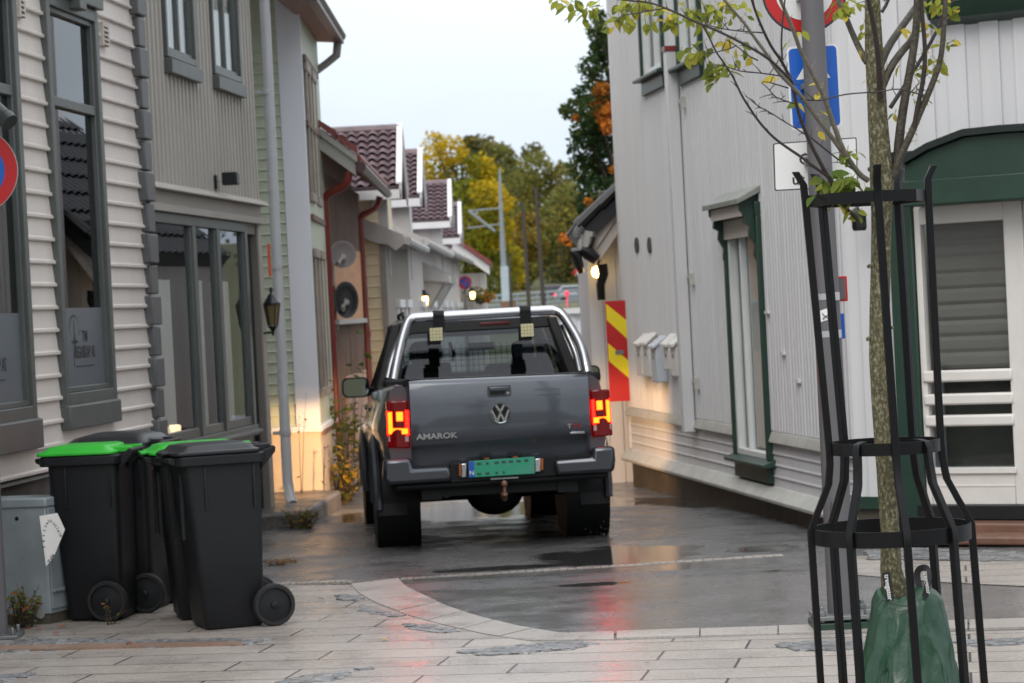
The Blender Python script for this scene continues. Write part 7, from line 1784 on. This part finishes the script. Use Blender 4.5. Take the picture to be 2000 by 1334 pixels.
mtx = Matrix.Translation(P(1810.5, 1138, DT - .148)) @ Matrix.Rotation(R(90), 4, 'X') @ Matrix.Rotation(R(-84), 4, 'Z'); add_text(b_, 'treegator', .021, mtx, .0, bold=.0004); b_.build('lettering', M_signwhite, t_, smooth=0, recalc=False)
st = [P(x, y, DT - .16) for x, y in ((1730, 1118), (1734, 1140), (1737, 1160), (1738, 1174))]
b_, rows = strap(st, .0135, 0); b_.build('strap', M_strap, t_, recalc=False)
b_ = MB(); mtx = Matrix.Translation(P(1735, 1147, DT - .163)) @ Matrix.Rotation(R(90), 4, 'X') @ Matrix.Rotation(R(-84), 4, 'Z'); add_text(b_, 'treegator', .024, mtx, .0, bold=.0006); b_.build('lettering', M_signwhite, t_, smooth=0, recalc=False)
# ------------------------------------------------------------------ weeds, creepers, fallen leaves
W_g = [leafmat('weed_green', (74, 96, 46), (104, 118, 54), 20), leafmat('weed_olive', (104, 104, 50), (130, 122, 58), 20), leafmat('weed_rust', (132, 82, 50), (156, 100, 58), 20), leafmat('weed_gold', (190, 150, 52), (206, 172, 70), 20)]
def weed(name, label, cat, base, h, spread, n, mats, seed, ls=.03, lean=0.0):
    t_ = thing(name, base, label, cat); r = random.Random(seed); st = MB(); lv = MB()
    for k in range(n):
        a = r.uniform(0, 6.28); e = Vector((spread * math.cos(a) * r.random() + lean, spread * math.sin(a) * r.random() * .7, h * r.uniform(.5, 1.05)))
        b0 = base + Vector((r.uniform(-.3, .3) * spread, r.uniform(-.3, .3) * spread, 0)); pth = [b0, b0 + e * .5 + Vector((0, 0, h * .1)), b0 + e]
        st.tube(pth, [.004, .003, .0012], 5)
        for j in range(r.randint(5, 9)):
            p = pth[0].lerp(pth[1], r.random()) if r.random() < .4 else pth[1].lerp(pth[2], r.random()); lv.cur = r.randrange(len(mats))
            leaf(lv, p, Vector((r.gauss(0, 1), r.gauss(0, 1), r.gauss(.1, .5))), Vector((r.gauss(0, .5), r.gauss(-.3, .5), 1)), ls * r.uniform(.7, 1.4), ls * r.uniform(.4, .7))
    st.build('stems', M_twig, t_, smooth=60); lv.build('leaves', mats, t_, smooth=60, recalc=False); return t_
g = G(45, 1228); weed('weed_clump', 'weeds with green and rusty leaves at the foot of the metal cabinet', 'weeds', g, .26, .20, 26, [W_g[0], W_g[1], W_g[2]], 1, .035)
g = G(215, 1222); weed('weed_clump', 'small rusty weed sprouting in front of the leftmost bin', 'weeds', g, .16, .08, 4, [W_g[1], W_g[2]], 2, .026)
g = G(590, 1033, .0); weed('weed_clump', 'straggly brown-green weeds hanging over the raised stone ledge', 'weeds', g, .20, .32, 30, [W_g[0], W_g[1], W_g[1], W_g[2]], 3, .035)
g = G(540, 1104); weed('weed_clump', 'flat dark weeds and leaves on the old asphalt right of the front bin', 'weeds', g, .05, .22, 12, [W_g[1], W_g[2]], 5, .03)
g = G(668, 962); g.y = 27.6; g.z = -.19; g.x = P(668, 940, 27.6).x; weed('autumn_bush', 'yellowing autumn bush by the foot of the red drainpipe', 'bush', g, .62, .34, 46, [W_g[3], W_g[1], W_g[3], W_g[0]], 6, .06)
g = Vector((P(672, 900, 28.2).x, 28.2, -.2)); weed('climbing_plant', 'leafy green climber between the two red drainpipes', 'climber', g, 1.35, .22, 24, [W_g[0], W_g[1], W_g[0]], 7, .085)
g = Vector((P(690, 800, 29.6).x, 29.6, -.2)); weed('climbing_plant', 'tall thin green shoot above the climber, reaching under the dishes', 'climber', g, 2.05, .14, 7, [W_g[0]], 8, .11, lean=.12)
for (px, D, h, lab, sd) in ((592, 26.2, 1.05, 'tall bare weed stalk with seed heads in front of the lit plinth', 14), (628, 26.25, .85, 'shorter leaning weed stalk at the corner of the lit plinth', 15)):
    g = Vector((P(px, 960, D).x, D, 0)); weed('weed_stalk', lab, 'weeds', g, h, .08, 2, [mat('seed_brown', (66, 46, 36), .8)], sd, .035, lean=.05)
c = P(617, 908, 26.43)
M_lf = [mat('fallen_orange', (190, 92, 40), .5), mat('fallen_gold', (196, 150, 56), .5), mat('fallen_brown', (110, 70, 44), .5)]
proto = None; k = 0
for (px, py, mi) in ((118, 1241, 0), (143, 1243, 2), (245, 1264, 0), (130, 1226, 0), (70, 1232, 0), (1449, 1078, 0), (742, 1254, 1), (620, 1174, 2), (1940, 1254, 0), (560, 1290, 2), (880, 1298, 2), (1270, 1300, 2), (1460, 1290, 2), (660, 1330, 2), (1000, 1320, 2), (640, 1220, 2), (520, 1190, 2), (840, 1262, 2)):
    g = G(px, py); b_ = MB(); r = random.Random(k + 50); leaf(b_, Vector((g.x, g.y, .016 + gz(g.y))), Vector((r.gauss(0, 1), r.gauss(0, 1), .15)), Vector((0, 0, 1)), .05 if k < 8 else .03, .03 if k < 8 else .014)
    tag(b_.build('fallen_leaf', M_lf[mi], smooth=60, recalc=False), 'small fallen autumn leaf lying on the wet ground', 'leaf', 'fallen leaves on the paving'); k += 1
# splash where the right rear tyre runs through water
M_drop = mat('water_spray', (200, 204, 208), .1, trans=.9, var=.02)
b_ = MB(); r = random.Random(5); q = MT @ Vector((.86, .95, .0))
for k in range(60):
    p = q + Vector((r.gauss(.05, .10), r.gauss(-.1, .12), abs(r.gauss(0, .07)))); s = r.uniform(.002, .006); b_.add([p + Vector((s, 0, 0)), p + Vector((-s * .5, s * .8, 0)), p + Vector((-s * .5, -s * .8, 0)), p + Vector((0, 0, s * 2.5))], [(0, 1, 2), (0, 1, 3), (1, 2, 3), (2, 0, 3)])
tag(b_.build('water_splash', M_drop, smooth=60), 'fine splash of rain water behind the right rear tyre', 'splash', kind='stuff')
